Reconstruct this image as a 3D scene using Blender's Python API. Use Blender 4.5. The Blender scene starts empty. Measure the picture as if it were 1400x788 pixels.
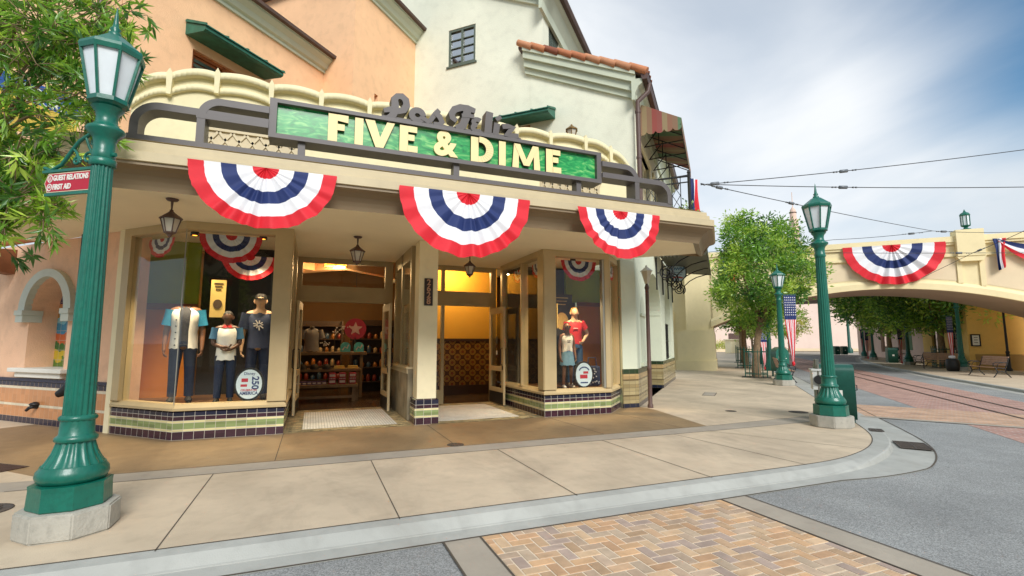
import bpy, bmesh, math, random
from mathutils import Vector, Matrix, noise
R = math.radians
S = bpy.context.scene
COL = S.collection
random.seed(7)
# ---------------------------------------------------------------- camera, sky, sun, exposure
# world axes: +X along the shop front (to the right), +Y into the shop, Z up, metres
CAM = Vector((-4.57, -9.48, 1.55)); YAW = R(22); FPX = 670.0; PITCH = math.atan(75 / FPX)
cam = bpy.data.cameras.new('camera'); cam.sensor_width = 36; cam.lens = FPX / 1400 * 36
cam.clip_start = 0.05; cam.clip_end = 3000
co = bpy.data.objects.new('camera', cam); COL.objects.link(co)
co.location = CAM; co.rotation_euler = (R(90) + PITCH, 0, -YAW); S.camera = co
SUN_EL, SUN_AZ = R(36), R(182)          # azimuth clockwise from +Y
wd = bpy.data.worlds.new('World'); S.world = wd; wd.use_nodes = True
nt = wd.node_tree; N = nt.nodes; Lk = nt.links
bg = N['Background']; bg.inputs[1].default_value = 0.1
sky = N.new('ShaderNodeTexSky'); sky.sky_type = 'NISHITA'; sky.sun_disc = False
sky.sun_elevation = SUN_EL; sky.sun_rotation = SUN_AZ; sky.air_density = 1.0; sky.dust_density = 0.6; sky.ozone_density = 2.0
tc = N.new('ShaderNodeTexCoord')
mp = N.new('ShaderNodeMapping'); mp.inputs['Scale'].default_value = (1.0, 1.0, 2.2); mp.inputs['Location'].default_value = (0.35, 0.1, 0.2)
nz = N.new('ShaderNodeTexNoise'); nz.inputs['Scale'].default_value = 1.6; nz.inputs['Detail'].default_value = 7; nz.inputs['Roughness'].default_value = 0.5; nz.inputs['Distortion'].default_value = 0.5
Lk.new(tc.outputs['Generated'], mp.inputs[0]); Lk.new(mp.outputs[0], nz.inputs['Vector'])
# a bright thin veil of cloud toward one side of the sky, thicker blue-grey toward the other
def vdot(vec):
    n = N.new('ShaderNodeVectorMath'); n.operation = 'DOT_PRODUCT'; n.inputs[1].default_value = vec
    Lk.new(tc.outputs['Generated'], n.inputs[0]); return n.outputs['Value']
def mth(op, a, b):
    n = N.new('ShaderNodeMath'); n.operation = op
    for i, x in enumerate((a, b)):
        if isinstance(x, (int, float)): n.inputs[i].default_value = x
        else: Lk.new(x, n.inputs[i])
    return n.outputs[0]
def dirof(u, v):
    x = (u - 700) / FPX; z = -(v - 394) / FPX
    y = math.cos(PITCH) - z * math.sin(PITCH); zz = math.sin(PITCH) + z * math.cos(PITCH)
    return Vector((x * math.cos(YAW) + y * math.sin(YAW), -x * math.sin(YAW) + y * math.cos(YAW), zz))
def rng_(x, a0, a1, b0, b1):
    n = N.new('ShaderNodeMapRange'); n.interpolation_type = 'SMOOTHSTEP'; n.inputs[1].default_value = a0; n.inputs[2].default_value = a1; n.inputs[3].default_value = b0; n.inputs[4].default_value = b1; Lk.new(x, n.inputs[0]); return n.outputs[0]
glow = rng_(vdot(dirof(985, 120).normalized()), .86, 1.0, 0.0, 1.0)          # thin bright cloud in front of the sun's glare
hole = rng_(vdot(dirof(1650, -200).normalized()), .925, 1.0, 0.0, 1.0)       # gap of open blue sky
hole2 = rng_(vdot(dirof(1010, -120).normalized()), .95, 1.0, 0.0, .2)
noi = rng_(nz.outputs['Fac'], .3, .7, -.2, .2)
cov = mth('SUBTRACT', mth('SUBTRACT', mth('ADD', .93, noi), mth('MULTIPLY', hole, 1.0)), hole2)
cl = N.new('ShaderNodeClamp'); Lk.new(mth('ADD', cov, 0.0), cl.inputs[0]); cl.inputs[1].default_value = .03
cc = N.new('ShaderNodeMix'); cc.data_type = 'RGBA'; cc.inputs[6].default_value = (2.55, 3.0, 3.4, 1); cc.inputs[7].default_value = (4.3, 4.45, 4.6, 1)
gl = N.new('ShaderNodeClamp'); Lk.new(mth('ADD', mth('ADD', glow, .12), mth('MULTIPLY', noi, .8)), gl.inputs[0]); Lk.new(gl.outputs[0], cc.inputs[0])
tint = N.new('ShaderNodeMix'); tint.data_type = 'RGBA'; tint.blend_type = 'MULTIPLY'; tint.inputs[0].default_value = 1.0; tint.inputs[7].default_value = (.25, .52, .6, 1)
mx = N.new('ShaderNodeMix'); mx.data_type = 'RGBA'; Lk.new(sky.outputs[0], tint.inputs[6]); Lk.new(tint.outputs[2], mx.inputs[6]); Lk.new(cc.outputs[2], mx.inputs[7])
Lk.new(cl.outputs[0], mx.inputs[0]); Lk.new(mx.outputs[2], bg.inputs[0])
sl = bpy.data.lights.new('sun', 'SUN'); sl.energy = 1.5; sl.angle = R(24); sl.color = (1, .97, .94)
so = bpy.data.objects.new('sun', sl); COL.objects.link(so); so.location = (0, 0, 40)
sd = Vector((math.sin(SUN_AZ) * math.cos(SUN_EL), math.cos(SUN_AZ) * math.cos(SUN_EL), math.sin(SUN_EL)))
so.rotation_euler = (-sd).to_track_quat('-Z', 'Y').to_euler()
S.view_settings.view_transform = 'Standard'; S.view_settings.look = 'None'; S.view_settings.gamma = 1
S.view_settings.exposure = 1.16
try:
    S.cycles.max_bounces = 8; S.cycles.transparent_max_bounces = 16; S.cycles.use_denoising = True
    S.cycles.caustics_reflective = False; S.cycles.caustics_refractive = False; S.cycles.sample_clamp_indirect = 6
except Exception: pass

# ---------------------------------------------------------------- measuring helpers (survey of the photograph)
def G(u, v, z=0.0):
    d = dirof(u, v); k = (z - CAM.z) / d.z; return CAM + d * k
def dep(u, v, Y):
    d = dirof(u, v); f = d.x * math.sin(YAW) + d.y * math.cos(YAW); return CAM + d * (Y / f)
def onw(u, v, s0, t0, ang):
    a = R(ang); d = dirof(u, v); dx, dy = math.cos(a), math.sin(a)
    # s0+k dx = cx + m d.x ; t0 + k dy = cy + m d.y
    bx, by = CAM.x - s0, CAM.y - t0
    m = (bx * dy - by * dx) / (d.y * dx - d.x * dy) if abs(d.y * dx - d.x * dy) > 1e-9 else 0
    return CAM + d * m

# ---------------------------------------------------------------- mesh helpers
def wallM(s0, t0, ang, z=0.0):           # local x along the wall, y into the wall, z up
    return Matrix.Translation((s0, t0, z)) @ Matrix.Rotation(R(ang), 4, 'Z')
WLOC = {}
class MB:
    def __init__(s, M=None): s.v = []; s.f = []; s.m = []; s.s = []; s.c = []; s.M = M or Matrix.Identity(4); s.hascol = False
    def add(s, vs, fs, mi=0, sm=False, col=None):
        b = len(s.v); s.v += [s.M @ Vector(v) for v in vs]
        for f in fs: s.f.append([b + i for i in f]); s.m.append(mi); s.s.append(sm); s.c.append(col or (1, 1, 1))
        if col: s.hascol = True
    def box(s, x0, x1, y0, y1, z0, z1, mi=0, col=None):
        s.add([(x0, y0, z0), (x1, y0, z0), (x1, y1, z0), (x0, y1, z0), (x0, y0, z1), (x1, y0, z1), (x1, y1, z1), (x0, y1, z1)],
              [(0, 3, 2, 1), (4, 5, 6, 7), (0, 1, 5, 4), (1, 2, 6, 5), (2, 3, 7, 6), (3, 0, 4, 7)], mi, False, col)
    def bbox(s, x0, x1, y0, y1, z0, z1, b=0.01, mi=0, col=None):   # box with bevelled edges
        bm = bmesh.new(); bmesh.ops.create_cube(bm, size=1)
        for v in bm.verts: v.co = Vector(((x0 + x1) / 2 + v.co.x * (x1 - x0), (y0 + y1) / 2 + v.co.y * (y1 - y0), (z0 + z1) / 2 + v.co.z * (z1 - z0)))
        bmesh.ops.bevel(bm, geom=bm.edges[:], offset=b, segments=2, profile=.5, affect='EDGES'); s.bm(bm, mi, col=col)
    def bm(s, bm, mi=0, sm=False, col=None):
        bm.verts.index_update(); s.add([v.co[:] for v in bm.verts], [[v.index for v in f.verts] for f in bm.faces], mi, sm, col); bm.free()
    def quad(s, a, b, c, d, mi=0, col=None): s.add([a, b, c, d], [(0, 1, 2, 3)], mi, False, col)
    def prism(s, poly, z0, z1, mi=0, axis='z', sm=False):  # axis z: poly=(x,y); axis y: poly=(x,z), extruded z0..z1 along y; axis x: poly=(y,z)
        n = len(poly)
        P = {'z': lambda p, h: (p[0], p[1], h), 'y': lambda p, h: (p[0], h, p[1]), 'x': lambda p, h: (h, p[0], p[1])}[axis]
        vs = [P(p, z0) for p in poly] + [P(p, z1) for p in poly]
        s.add(vs, [list(range(n))[::-1], list(range(n, 2 * n))], mi)
        s.add(vs, [(i, (i + 1) % n, n + (i + 1) % n, n + i) for i in range(n)], mi, sm)
    def tube(s, pts, r, n=8, mi=0, closed=False, cap=True, flat=1.0, sm=True):
        pts = [Vector(p) for p in pts]; m = len(pts); rs = r if isinstance(r, (list, tuple)) else [r] * m
        vs = []; prev = None
        for i, p in enumerate(pts):
            a = pts[(i - 1) % m] if (closed or i > 0) else p; b = pts[(i + 1) % m] if (closed or i < m - 1) else p
            t = (b - a); t = t.normalized() if t.length > 1e-9 else Vector((0, 0, 1))
            if prev is None:
                up = Vector((0, 0, 1)) if abs(t.z) < .9 else Vector((1, 0, 0)); x = t.cross(up).normalized()
            else:
                x = prev - t * prev.dot(t); x = x.normalized() if x.length > 1e-6 else t.orthogonal().normalized()
            prev = x; y = t.cross(x)
            for k in range(n):
                g = 2 * math.pi * k / n; vs.append(p + (x * math.cos(g) + y * math.sin(g) * flat) * rs[i])
        fs = []
        for i in range(m if closed else m - 1):
            j = (i + 1) % m
            for k in range(n): fs.append((i * n + k, i * n + (k + 1) % n, j * n + (k + 1) % n, j * n + k))
        s.add(vs, fs, mi, sm)
        if cap and not closed: s.add(vs, [list(range(n))[::-1], list(range((m - 1) * n, m * n))], mi)
    def bar(s, p, q, w, h, mi=0):                     # square beam
        p, q = Vector(p), Vector(q); t = (q - p).normalized(); up = Vector((0, 0, 1)) if abs(t.z) < .95 else Vector((0, 1, 0))
        x = t.cross(up).normalized() * (w / 2); y = x.cross(t).normalized() * (h / 2)
        vs = [e + a * x + b * y for e in (p, q) for a, b in ((-1, -1), (1, -1), (1, 1), (-1, 1))]
        s.add(vs, [(3, 2, 1, 0), (4, 5, 6, 7), (0, 1, 5, 4), (1, 2, 6, 5), (2, 3, 7, 6), (3, 0, 4, 7)], mi)
    def lathe(s, prof, n=24, c=(0, 0), mi=0, sm=True, ph=0.0, flute=0, depth=0.0, cap=True):
        vs = []
        for r, z in prof:
            for k in range(n):
                g = 2 * math.pi * k / n + ph; rr = r
                if flute: rr = r - depth * (0.5 - 0.5 * math.cos(g * flute)) ** 2
                vs.append((c[0] + rr * math.cos(g), c[1] + rr * math.sin(g), z))
        fs = []
        for i in range(len(prof) - 1):
            for k in range(n): fs.append((i * n + k, i * n + (k + 1) % n, (i + 1) * n + (k + 1) % n, (i + 1) * n + k))
        s.add(vs, fs, mi, sm)
        if cap: s.add(vs, [list(range(n))[::-1], list(range((len(prof) - 1) * n, len(prof) * n))], mi)
    def loft(s, path, prof, mis, closed_prof=False, caps=False, sm=False):
        # path: plan points; prof: (offset to the right of travel, z); mitred corners
        P = [Vector((p[0], p[1])) for p in path]; rings = []
        for i, p in enumerate(P):
            d0 = (P[i] - P[i - 1]).normalized() if i > 0 else None; d1 = (P[i + 1] - P[i]).normalized() if i < len(P) - 1 else None
            d0 = d0 or d1; d1 = d1 or d0
            n0 = Vector((d0.y, -d0.x)); n1 = Vector((d1.y, -d1.x)); nn = (n0 + n1); nn = nn / max(1e-6, nn.dot(n0))
            pr = prof(i) if callable(prof) else prof
            rings.append([(p.x + nn.x * o, p.y + nn.y * o, z) for o, z in pr])
        k = len(rings[0]); vs = [v for r in rings for v in r]
        b = len(s.v); s.add(vs, [], 0)
        for i in range(len(rings) - 1):
            for j in range(k if closed_prof else k - 1):
                jj = (j + 1) % k
                s.f.append([b + i * k + j, b + (i + 1) * k + j, b + (i + 1) * k + jj, b + i * k + jj]); s.m.append(mis[j] if isinstance(mis, (list, tuple)) else mis); s.s.append(sm); s.c.append((1, 1, 1))
        if caps:
            for i in (0, len(rings) - 1):
                s.f.append([b + i * k + j for j in range(k)]); s.m.append(mis[0] if isinstance(mis, (list, tuple)) else mis); s.s.append(False); s.c.append((1, 1, 1))
    def holed(s, x0, x1, z0, z1, holes, y0, y1, mi=0, mr=None):   # wall in local xz with rectangular holes and reveals
        mr = mi if mr is None else mr
        xs = sorted({x0, x1, *[h[0] for h in holes], *[h[1] for h in holes]}); zs = sorted({z0, z1, *[h[2] for h in holes], *[h[3] for h in holes]})
        xs = [x for x in xs if x0 <= x <= x1]; zs = [z for z in zs if z0 <= z <= z1]
        for i in range(len(xs) - 1):
            for j in range(len(zs) - 1):
                a, b, c, d = xs[i], xs[i + 1], zs[j], zs[j + 1]; cx, cz = (a + b) / 2, (c + d) / 2
                if any(h[0] < cx < h[1] and h[2] < cz < h[3] for h in holes): continue
                s.quad((a, y0, c), (b, y0, c), (b, y0, d), (a, y0, d), mi); s.quad((b, y1, c), (a, y1, c), (a, y1, d), (b, y1, d), mi)
        for h in holes + [(x1, x0, z1, z0)]:
            a, b, c, d = h
            s.quad((a, y0, c), (a, y0, d), (a, y1, d), (a, y1, c), mr); s.quad((b, y0, d), (b, y0, c), (b, y1, c), (b, y1, d), mr)
            s.quad((a, y0, d), (b, y0, d), (b, y1, d), (a, y1, d), mr); s.quad((b, y0, c), (a, y0, c), (a, y1, c), (b, y1, c), mr)
    def arch_fill(s, xa, xb, zs_, zt, y0, y1, mi=0, n=12):      # fills the corners over an arch inside a rectangular hole
        cx = (xa + xb) / 2; rx = (xb - xa) / 2; rz = zt - zs_
        for sg in (-1, 1):
            poly = [(cx + sg * rx, zt + .0), ] + [(cx + sg * rx * math.cos(a), zs_ + rz * math.sin(a)) for a in [math.pi / 2 * i / n for i in range(n, -1, -1)]]
            poly = [(cx + sg * rx, zt)] + [(cx + sg * rx * math.cos(math.pi / 2 * i / n), zs_ + rz * math.sin(math.pi / 2 * i / n)) for i in range(n + 1)]
            if sg < 0: poly = poly[::-1]
            s.prism(poly, y0, y1, mi, 'y')
    def ribbon(s, pts, w, y0, y1, mi=0, cap=True):   # thick calligraphic stroke in local xz, extruded along y
        P = [Vector((p[0], p[1])) for p in pts]; m = len(P); ws = w if isinstance(w, (list, tuple)) else [w] * m
        Lf, Rt = [], []
        for i in range(m):
            t = (P[min(i + 1, m - 1)] - P[max(i - 1, 0)]); t = t.normalized() if t.length > 1e-9 else Vector((1, 0)); nn = Vector((-t.y, t.x)) * ws[i] / 2
            Lf.append(P[i] + nn); Rt.append(P[i] - nn)
        vs = []
        for y in (y0, y1):
            vs += [(p.x, y, p.y) for p in Lf] + [(p.x, y, p.y) for p in Rt]
        fs = []
        for i in range(m - 1):
            fs += [(i, m + i, m + i + 1, i + 1), (2 * m + i, 2 * m + i + 1, 3 * m + i + 1, 3 * m + i), (i, i + 1, 2 * m + i + 1, 2 * m + i), (m + i, 3 * m + i, 3 * m + i + 1, m + i + 1)]
        fs += [(0, 2 * m, 3 * m, m), (m - 1, 2 * m - 1, 4 * m - 1, 3 * m - 1)]
        s.add(vs, fs, mi)
    def text(s, t, size, M, ext=0.004, off=0.0, mi=0, sx=1.0, space=1.0):
        cu = bpy.data.curves.new('t', 'FONT'); cu.body = t; cu.size = size; cu.extrude = ext; cu.offset = off; cu.align_x = 'CENTER'; cu.align_y = 'CENTER'; cu.space_character = space
        cu.resolution_u = 4
        o = bpy.data.objects.new('t', cu); COL.objects.link(o); dg = bpy.context.evaluated_depsgraph_get(); me = bpy.data.meshes.new_from_object(o.evaluated_get(dg))
        T = M @ Matrix.Rotation(R(90), 4, 'X') @ Matrix.Diagonal((sx, 1, 1, 1))
        s.add([T @ v.co for v in me.vertices], [list(p.vertices) for p in me.polygons], mi)
        bpy.data.objects.remove(o); bpy.data.curves.remove(cu); bpy.data.meshes.remove(me)
    def build(s, name, mats, parent=None, world=True, props=None):
        me = bpy.data.meshes.new(name); off = Vector((0, 0, 0))
        if parent is not None and world: off = WLOC.get(parent.name, Vector((0, 0, 0)))
        me.from_pydata([v - off for v in s.v], [], s.f)
        for m in (mats if isinstance(mats, (list, tuple)) else [mats]): me.materials.append(m)
        me.polygons.foreach_set('material_index', s.m); me.polygons.foreach_set('use_smooth', s.s)
        uv = me.uv_layers.new(name='UVMap'); data = [0.0] * (2 * len(me.loops)); V = s.v
        for p in me.polygons:
            n = p.normal
            if abs(n.z) > .75: ax = Vector((1, 0, 0)); ay = Vector((0, 1, 0))
            else: ax = Vector((-n.y, n.x, 0)).normalized(); ay = Vector((0, 0, 1))
            for li in p.loop_indices:
                c = V[me.loops[li].vertex_index]; data[2 * li] = c.dot(ax); data[2 * li + 1] = c.dot(ay)
        uv.data.foreach_set('uv', data)
        if s.hascol:
            ca = me.color_attributes.new('tone', 'FLOAT_COLOR', 'CORNER'); cd = [1.0] * (4 * len(me.loops))
            for p in me.polygons:
                for li in p.loop_indices: cd[4 * li:4 * li + 3] = s.c[p.index]
            ca.data.foreach_set('color', cd)
        me.validate()
        o = bpy.data.objects.new(name, me); COL.objects.link(o)
        if parent is not None: o.parent = parent; WLOC[o.name] = off
        for k, x in (props or {}).items(): o[k] = x
        return o
def thing(name, label, cat, loc=(0, 0, 0), rz=0.0, group=None):
    o = bpy.data.objects.new(name, None); COL.objects.link(o); o.location = loc; o.rotation_euler = (0, 0, rz); o.empty_display_size = .2
    WLOC[o.name] = Vector(loc); o['label'] = label; o['category'] = cat
    if group: o['group'] = group
    return o
def tag(o, label, cat, group=None):
    o['label'] = label; o['category'] = cat
    if group: o['group'] = group
    return o
def struct(o): o['kind'] = 'structure'; return o
def dup(root, loc, rz, label, scale=None):
    r = root.copy(); COL.objects.link(r); r.location = loc; r.rotation_euler = (0, 0, rz); r['label'] = label
    if scale: r.scale = scale if isinstance(scale, (tuple, list)) else (scale,) * 3
    for ch in list(root.children):
        c = ch.copy(); COL.objects.link(c); c.parent = r
        for g in ch.children:
            d = g.copy(); COL.objects.link(d); d.parent = c
    return r

# ---------------------------------------------------------------- materials
def srgb(h):
    h = h.lstrip('#'); c = [int(h[i:i + 2], 16) / 255 for i in (0, 2, 4)]
    return tuple(x / 12.92 if x <= .04045 else ((x + .055) / 1.055) ** 2.4 for x in c)
MC = {}
def mat(name, col, rough=.6, var=.12, scale=3.0, bump=0.0, bscale=60.0, metal=0.0, spec=.5, dirt=0.0, emit=None, es=1.0, coat=0.0, attr=False):
    if isinstance(col, str): col = srgb(col)
    m = bpy.data.materials.new(name); m.use_nodes = True; nt = m.node_tree; P = nt.nodes['Principled BSDF']; N = nt.nodes; L = nt.links
    P.inputs['Roughness'].default_value = rough; P.inputs['Metallic'].default_value = metal; P.inputs['Specular IOR Level'].default_value = spec
    if coat: P.inputs['Coat Weight'].default_value = coat; P.inputs['Coat Roughness'].default_value = .15
    tc = N.new('ShaderNodeTexCoord')
    nz = N.new('ShaderNodeTexNoise'); nz.inputs['Scale'].default_value = scale; nz.inputs['Detail'].default_value = 6; nz.inputs['Roughness'].default_value = .6
    L.new(tc.outputs['Object'], nz.inputs['Vector'])
    mr = N.new('ShaderNodeMapRange'); mr.inputs[1].default_value = .3; mr.inputs[2].default_value = .7; mr.inputs[3].default_value = 1 - var; mr.inputs[4].default_value = 1 + var
    L.new(nz.outputs['Fac'], mr.inputs[0])
    mu = N.new('ShaderNodeMix'); mu.data_type = 'RGBA'; mu.blend_type = 'MULTIPLY'; mu.inputs[0].default_value = 1
    mu.inputs[6].default_value = (*col, 1); L.new(mr.outputs[0], mu.inputs[7])
    if attr:
        at = N.new('ShaderNodeVertexColor'); at.layer_name = 'tone'; L.new(at.outputs[0], mu.inputs[6])
    out = mu.outputs[2]
    if dirt:
        n2 = N.new('ShaderNodeTexNoise'); n2.inputs['Scale'].default_value = scale * 6; n2.inputs['Detail'].default_value = 8; L.new(tc.outputs['Object'], n2.inputs['Vector'])
        r2 = N.new('ShaderNodeMapRange'); r2.inputs[1].default_value = .5; r2.inputs[2].default_value = .72; r2.inputs[3].default_value = 0; r2.inputs[4].default_value = dirt; L.new(n2.outputs['Fac'], r2.inputs[0])
        m2 = N.new('ShaderNodeMix'); m2.data_type = 'RGBA'; L.new(r2.outputs[0], m2.inputs[0]); L.new(out, m2.inputs[6]); m2.inputs[7].default_value = tuple(c * .55 for c in col) + (1,); out = m2.outputs[2]
    L.new(out, P.inputs['Base Color'])
    if bump:
        n3 = N.new('ShaderNodeTexNoise'); n3.inputs['Scale'].default_value = bscale; n3.inputs['Detail'].default_value = 5; L.new(tc.outputs['Object'], n3.inputs['Vector'])
        bp = N.new('ShaderNodeBump'); bp.inputs['Strength'].default_value = bump; bp.inputs['Distance'].default_value = .01; L.new(n3.outputs['Fac'], bp.inputs['Height']); L.new(bp.outputs[0], P.inputs['Normal'])
    if emit:
        P.inputs['Emission Color'].default_value = (*(srgb(emit) if isinstance(emit, str) else emit), 1); P.inputs['Emission Strength'].default_value = es
    MC[name] = m; return m
def glass(name, tint=(1, 1, 1), rough=.02, base=.0, alpha=.95):
    m = bpy.data.materials.new(name); m.use_nodes = True; N = m.node_tree.nodes; L = m.node_tree.links; N.remove(N['Principled BSDF'])
    t = N.new('ShaderNodeBsdfTransparent'); t.inputs[0].default_value = (*[c * alpha for c in tint], 1); g = N.new('ShaderNodeBsdfGlossy'); g.inputs['Roughness'].default_value = rough; g.inputs[0].default_value = (.9, .92, .95, 1)
    f = N.new('ShaderNodeFresnel'); ge = N.new('ShaderNodeNewGeometry'); io = N.new('ShaderNodeMapRange'); io.inputs[3].default_value = 1.45; io.inputs[4].default_value = 1 / 1.45; L.new(ge.outputs['Backfacing'], io.inputs[0]); L.new(io.outputs[0], f.inputs[0])
    a = N.new('ShaderNodeMath'); a.operation = 'ADD'; a.inputs[1].default_value = base; a.use_clamp = True; L.new(f.outputs[0], a.inputs[0])
    x = N.new('ShaderNodeMixShader'); L.new(a.outputs[0], x.inputs[0]); L.new(t.outputs[0], x.inputs[1]); L.new(g.outputs[0], x.inputs[2]); L.new(x.outputs[0], N['Material Output'].inputs[0])
    return m
def tiles(name, rows, w, grout='#c9c3b4', g=.006, rough=.18, var=.25, z0=0.0):
    """rows of glazed tiles from z0 up: [(height, colour)]; vertical joints every w"""
    m = bpy.data.materials.new(name); m.use_nodes = True; nt = m.node_tree; P = nt.nodes['Principled BSDF']; N = nt.nodes; L = nt.links
    P.inputs['Roughness'].default_value = rough
    uv = N.new('ShaderNodeUVMap'); sp = N.new('ShaderNodeSeparateXYZ'); L.new(uv.outputs[0], sp.inputs[0])
    H = sum(r[0] for r in rows)
    def M(op, a, b=0.0, clamp=False):
        n = N.new('ShaderNodeMath'); n.operation = op; n.use_clamp = clamp
        for i, x in enumerate((a, b)):
            if isinstance(x, (int, float)): n.inputs[i].default_value = x
            else: L.new(x, n.inputs[i])
        return n.outputs[0]
    v = M('DIVIDE', M('SUBTRACT', sp.outputs[1], z0), H)
    def ramp(cols):
        r = N.new('ShaderNodeValToRGB'); r.color_ramp.interpolation = 'CONSTANT'; e = r.color_ramp.elements
        for i, (p, c) in enumerate(cols):
            if i < 2: x = e[i]; x.position = p
            else: x = e.new(p)
            x.color = (*c, 1)
        L.new(v, r.inputs[0]); return r.outputs[0]
    cs = []; gs = []; z = 0
    for h, c in rows:
        cs.append((z / H, srgb(c))); gs.append((max(0, z - g / 2) / H, (1, 1, 1))); gs.append(((z + g / 2) / H, (0, 0, 0))); z += h
    col = ramp(cs) if len(cs) > 1 else None
    if col is None:
        n = N.new('ShaderNodeRGB'); n.outputs[0].default_value = (*cs[0][1], 1); col = n.outputs[0]
    gm = ramp(gs)
    fu = M('FRACT', M('DIVIDE', sp.outputs[0], w)); gv = M('LESS_THAN', fu, g / w); gmask = M('MAXIMUM', gv, gm)
    wn = N.new('ShaderNodeTexWhiteNoise'); wn.noise_dimensions = '2D'; cb = N.new('ShaderNodeCombineXYZ')
    L.new(M('FLOOR', M('DIVIDE', sp.outputs[0], w)), cb.inputs[0]); L.new(M('FLOOR', M('MULTIPLY', v, 6)), cb.inputs[1]); L.new(cb.outputs[0], wn.inputs['Vector'])
    k = M('ADD', M('MULTIPLY', wn.outputs[0], 2 * var), 1 - var)
    mu = N.new('ShaderNodeMix'); mu.data_type = 'RGBA'; mu.blend_type = 'MULTIPLY'; mu.inputs[0].default_value = 1; L.new(col, mu.inputs[6]); L.new(k, mu.inputs[7])
    mg = N.new('ShaderNodeMix'); mg.data_type = 'RGBA'; L.new(gmask, mg.inputs[0]); L.new(mu.outputs[2], mg.inputs[6]); mg.inputs[7].default_value = (*srgb(grout), 1); L.new(mg.outputs[2], P.inputs['Base Color'])
    L.new(M('ADD', M('MULTIPLY', gmask, .6), rough), P.inputs['Roughness'])
    bp = N.new('ShaderNodeBump'); bp.inputs['Strength'].default_value = .4; bp.inputs['Distance'].default_value = .004; L.new(M('SUBTRACT', 1, gmask), bp.inputs['Height']); L.new(bp.outputs[0], P.inputs['Normal'])
    return m
def bricks(name, c1, c2, mortar, bw, bh, ms=.02, offset=.5, rough=.8, rot=0.0, var=.2, bump=.4):
    m = bpy.data.materials.new(name); m.use_nodes = True; nt = m.node_tree; P = nt.nodes['Principled BSDF']; N = nt.nodes; L = nt.links; P.inputs['Roughness'].default_value = rough
    uv = N.new('ShaderNodeUVMap'); mp = N.new('ShaderNodeMapping'); mp.inputs['Rotation'].default_value = (0, 0, rot); L.new(uv.outputs[0], mp.inputs[0])
    b = N.new('ShaderNodeTexBrick'); b.inputs['Scale'].default_value = 1; b.inputs['Brick Width'].default_value = bw; b.inputs['Row Height'].default_value = bh; b.inputs['Mortar Size'].default_value = ms * bh; b.offset = offset
    b.inputs['Color1'].default_value = (*srgb(c1), 1); b.inputs['Color2'].default_value = (*srgb(c2), 1); b.inputs['Mortar'].default_value = (*srgb(mortar), 1); L.new(mp.outputs[0], b.inputs['Vector'])
    nz = N.new('ShaderNodeTexNoise'); nz.inputs['Scale'].default_value = 2.5; nz.inputs['Detail'].default_value = 8; L.new(uv.outputs[0], nz.inputs['Vector'])
    mr = N.new('ShaderNodeMapRange'); mr.inputs[1].default_value = .3; mr.inputs[2].default_value = .7; mr.inputs[3].default_value = 1 - var; mr.inputs[4].default_value = 1 + var; L.new(nz.outputs['Fac'], mr.inputs[0])
    mu = N.new('ShaderNodeMix'); mu.data_type = 'RGBA'; mu.blend_type = 'MULTIPLY'; mu.inputs[0].default_value = 1; L.new(b.outputs[0], mu.inputs[6]); L.new(mr.outputs[0], mu.inputs[7]); L.new(mu.outputs[2], P.inputs['Base Color'])
    bp = N.new('ShaderNodeBump'); bp.inputs['Strength'].default_value = bump; bp.inputs['Distance'].default_value = .005; bp.invert = True; L.new(b.outputs['Fac'], bp.inputs['Height']); L.new(bp.outputs[0], P.inputs['Normal'])
    return m
def speckle(name, col, rough=.85, amt=.5, sc=140.0, stain=.25):
    """exposed aggregate: fine speckle plus broad stains"""
    m = mat(name, col, rough, stain, .5, .5, sc * .8); nt = m.node_tree; N = nt.nodes; L = nt.links; P = N['Principled BSDF']
    src = P.inputs['Base Color'].links[0].from_socket
    tc = N.new('ShaderNodeTexCoord'); vo = N.new('ShaderNodeTexVoronoi'); vo.inputs['Scale'].default_value = sc; L.new(tc.outputs['Object'], vo.inputs['Vector'])
    bw = N.new('ShaderNodeSeparateColor'); L.new(vo.outputs['Color'], bw.inputs[0])
    mr = N.new('ShaderNodeMapRange'); mr.inputs[3].default_value = 1 - amt; mr.inputs[4].default_value = 1 + amt; L.new(bw.outputs[0], mr.inputs[0])
    mu = N.new('ShaderNodeMix'); mu.data_type = 'RGBA'; mu.blend_type = 'MULTIPLY'; mu.inputs[0].default_value = 1; L.new(src, mu.inputs[6]); L.new(mr.outputs[0], mu.inputs[7]); L.new(mu.outputs[2], P.inputs['Base Color'])
    return m
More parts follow.
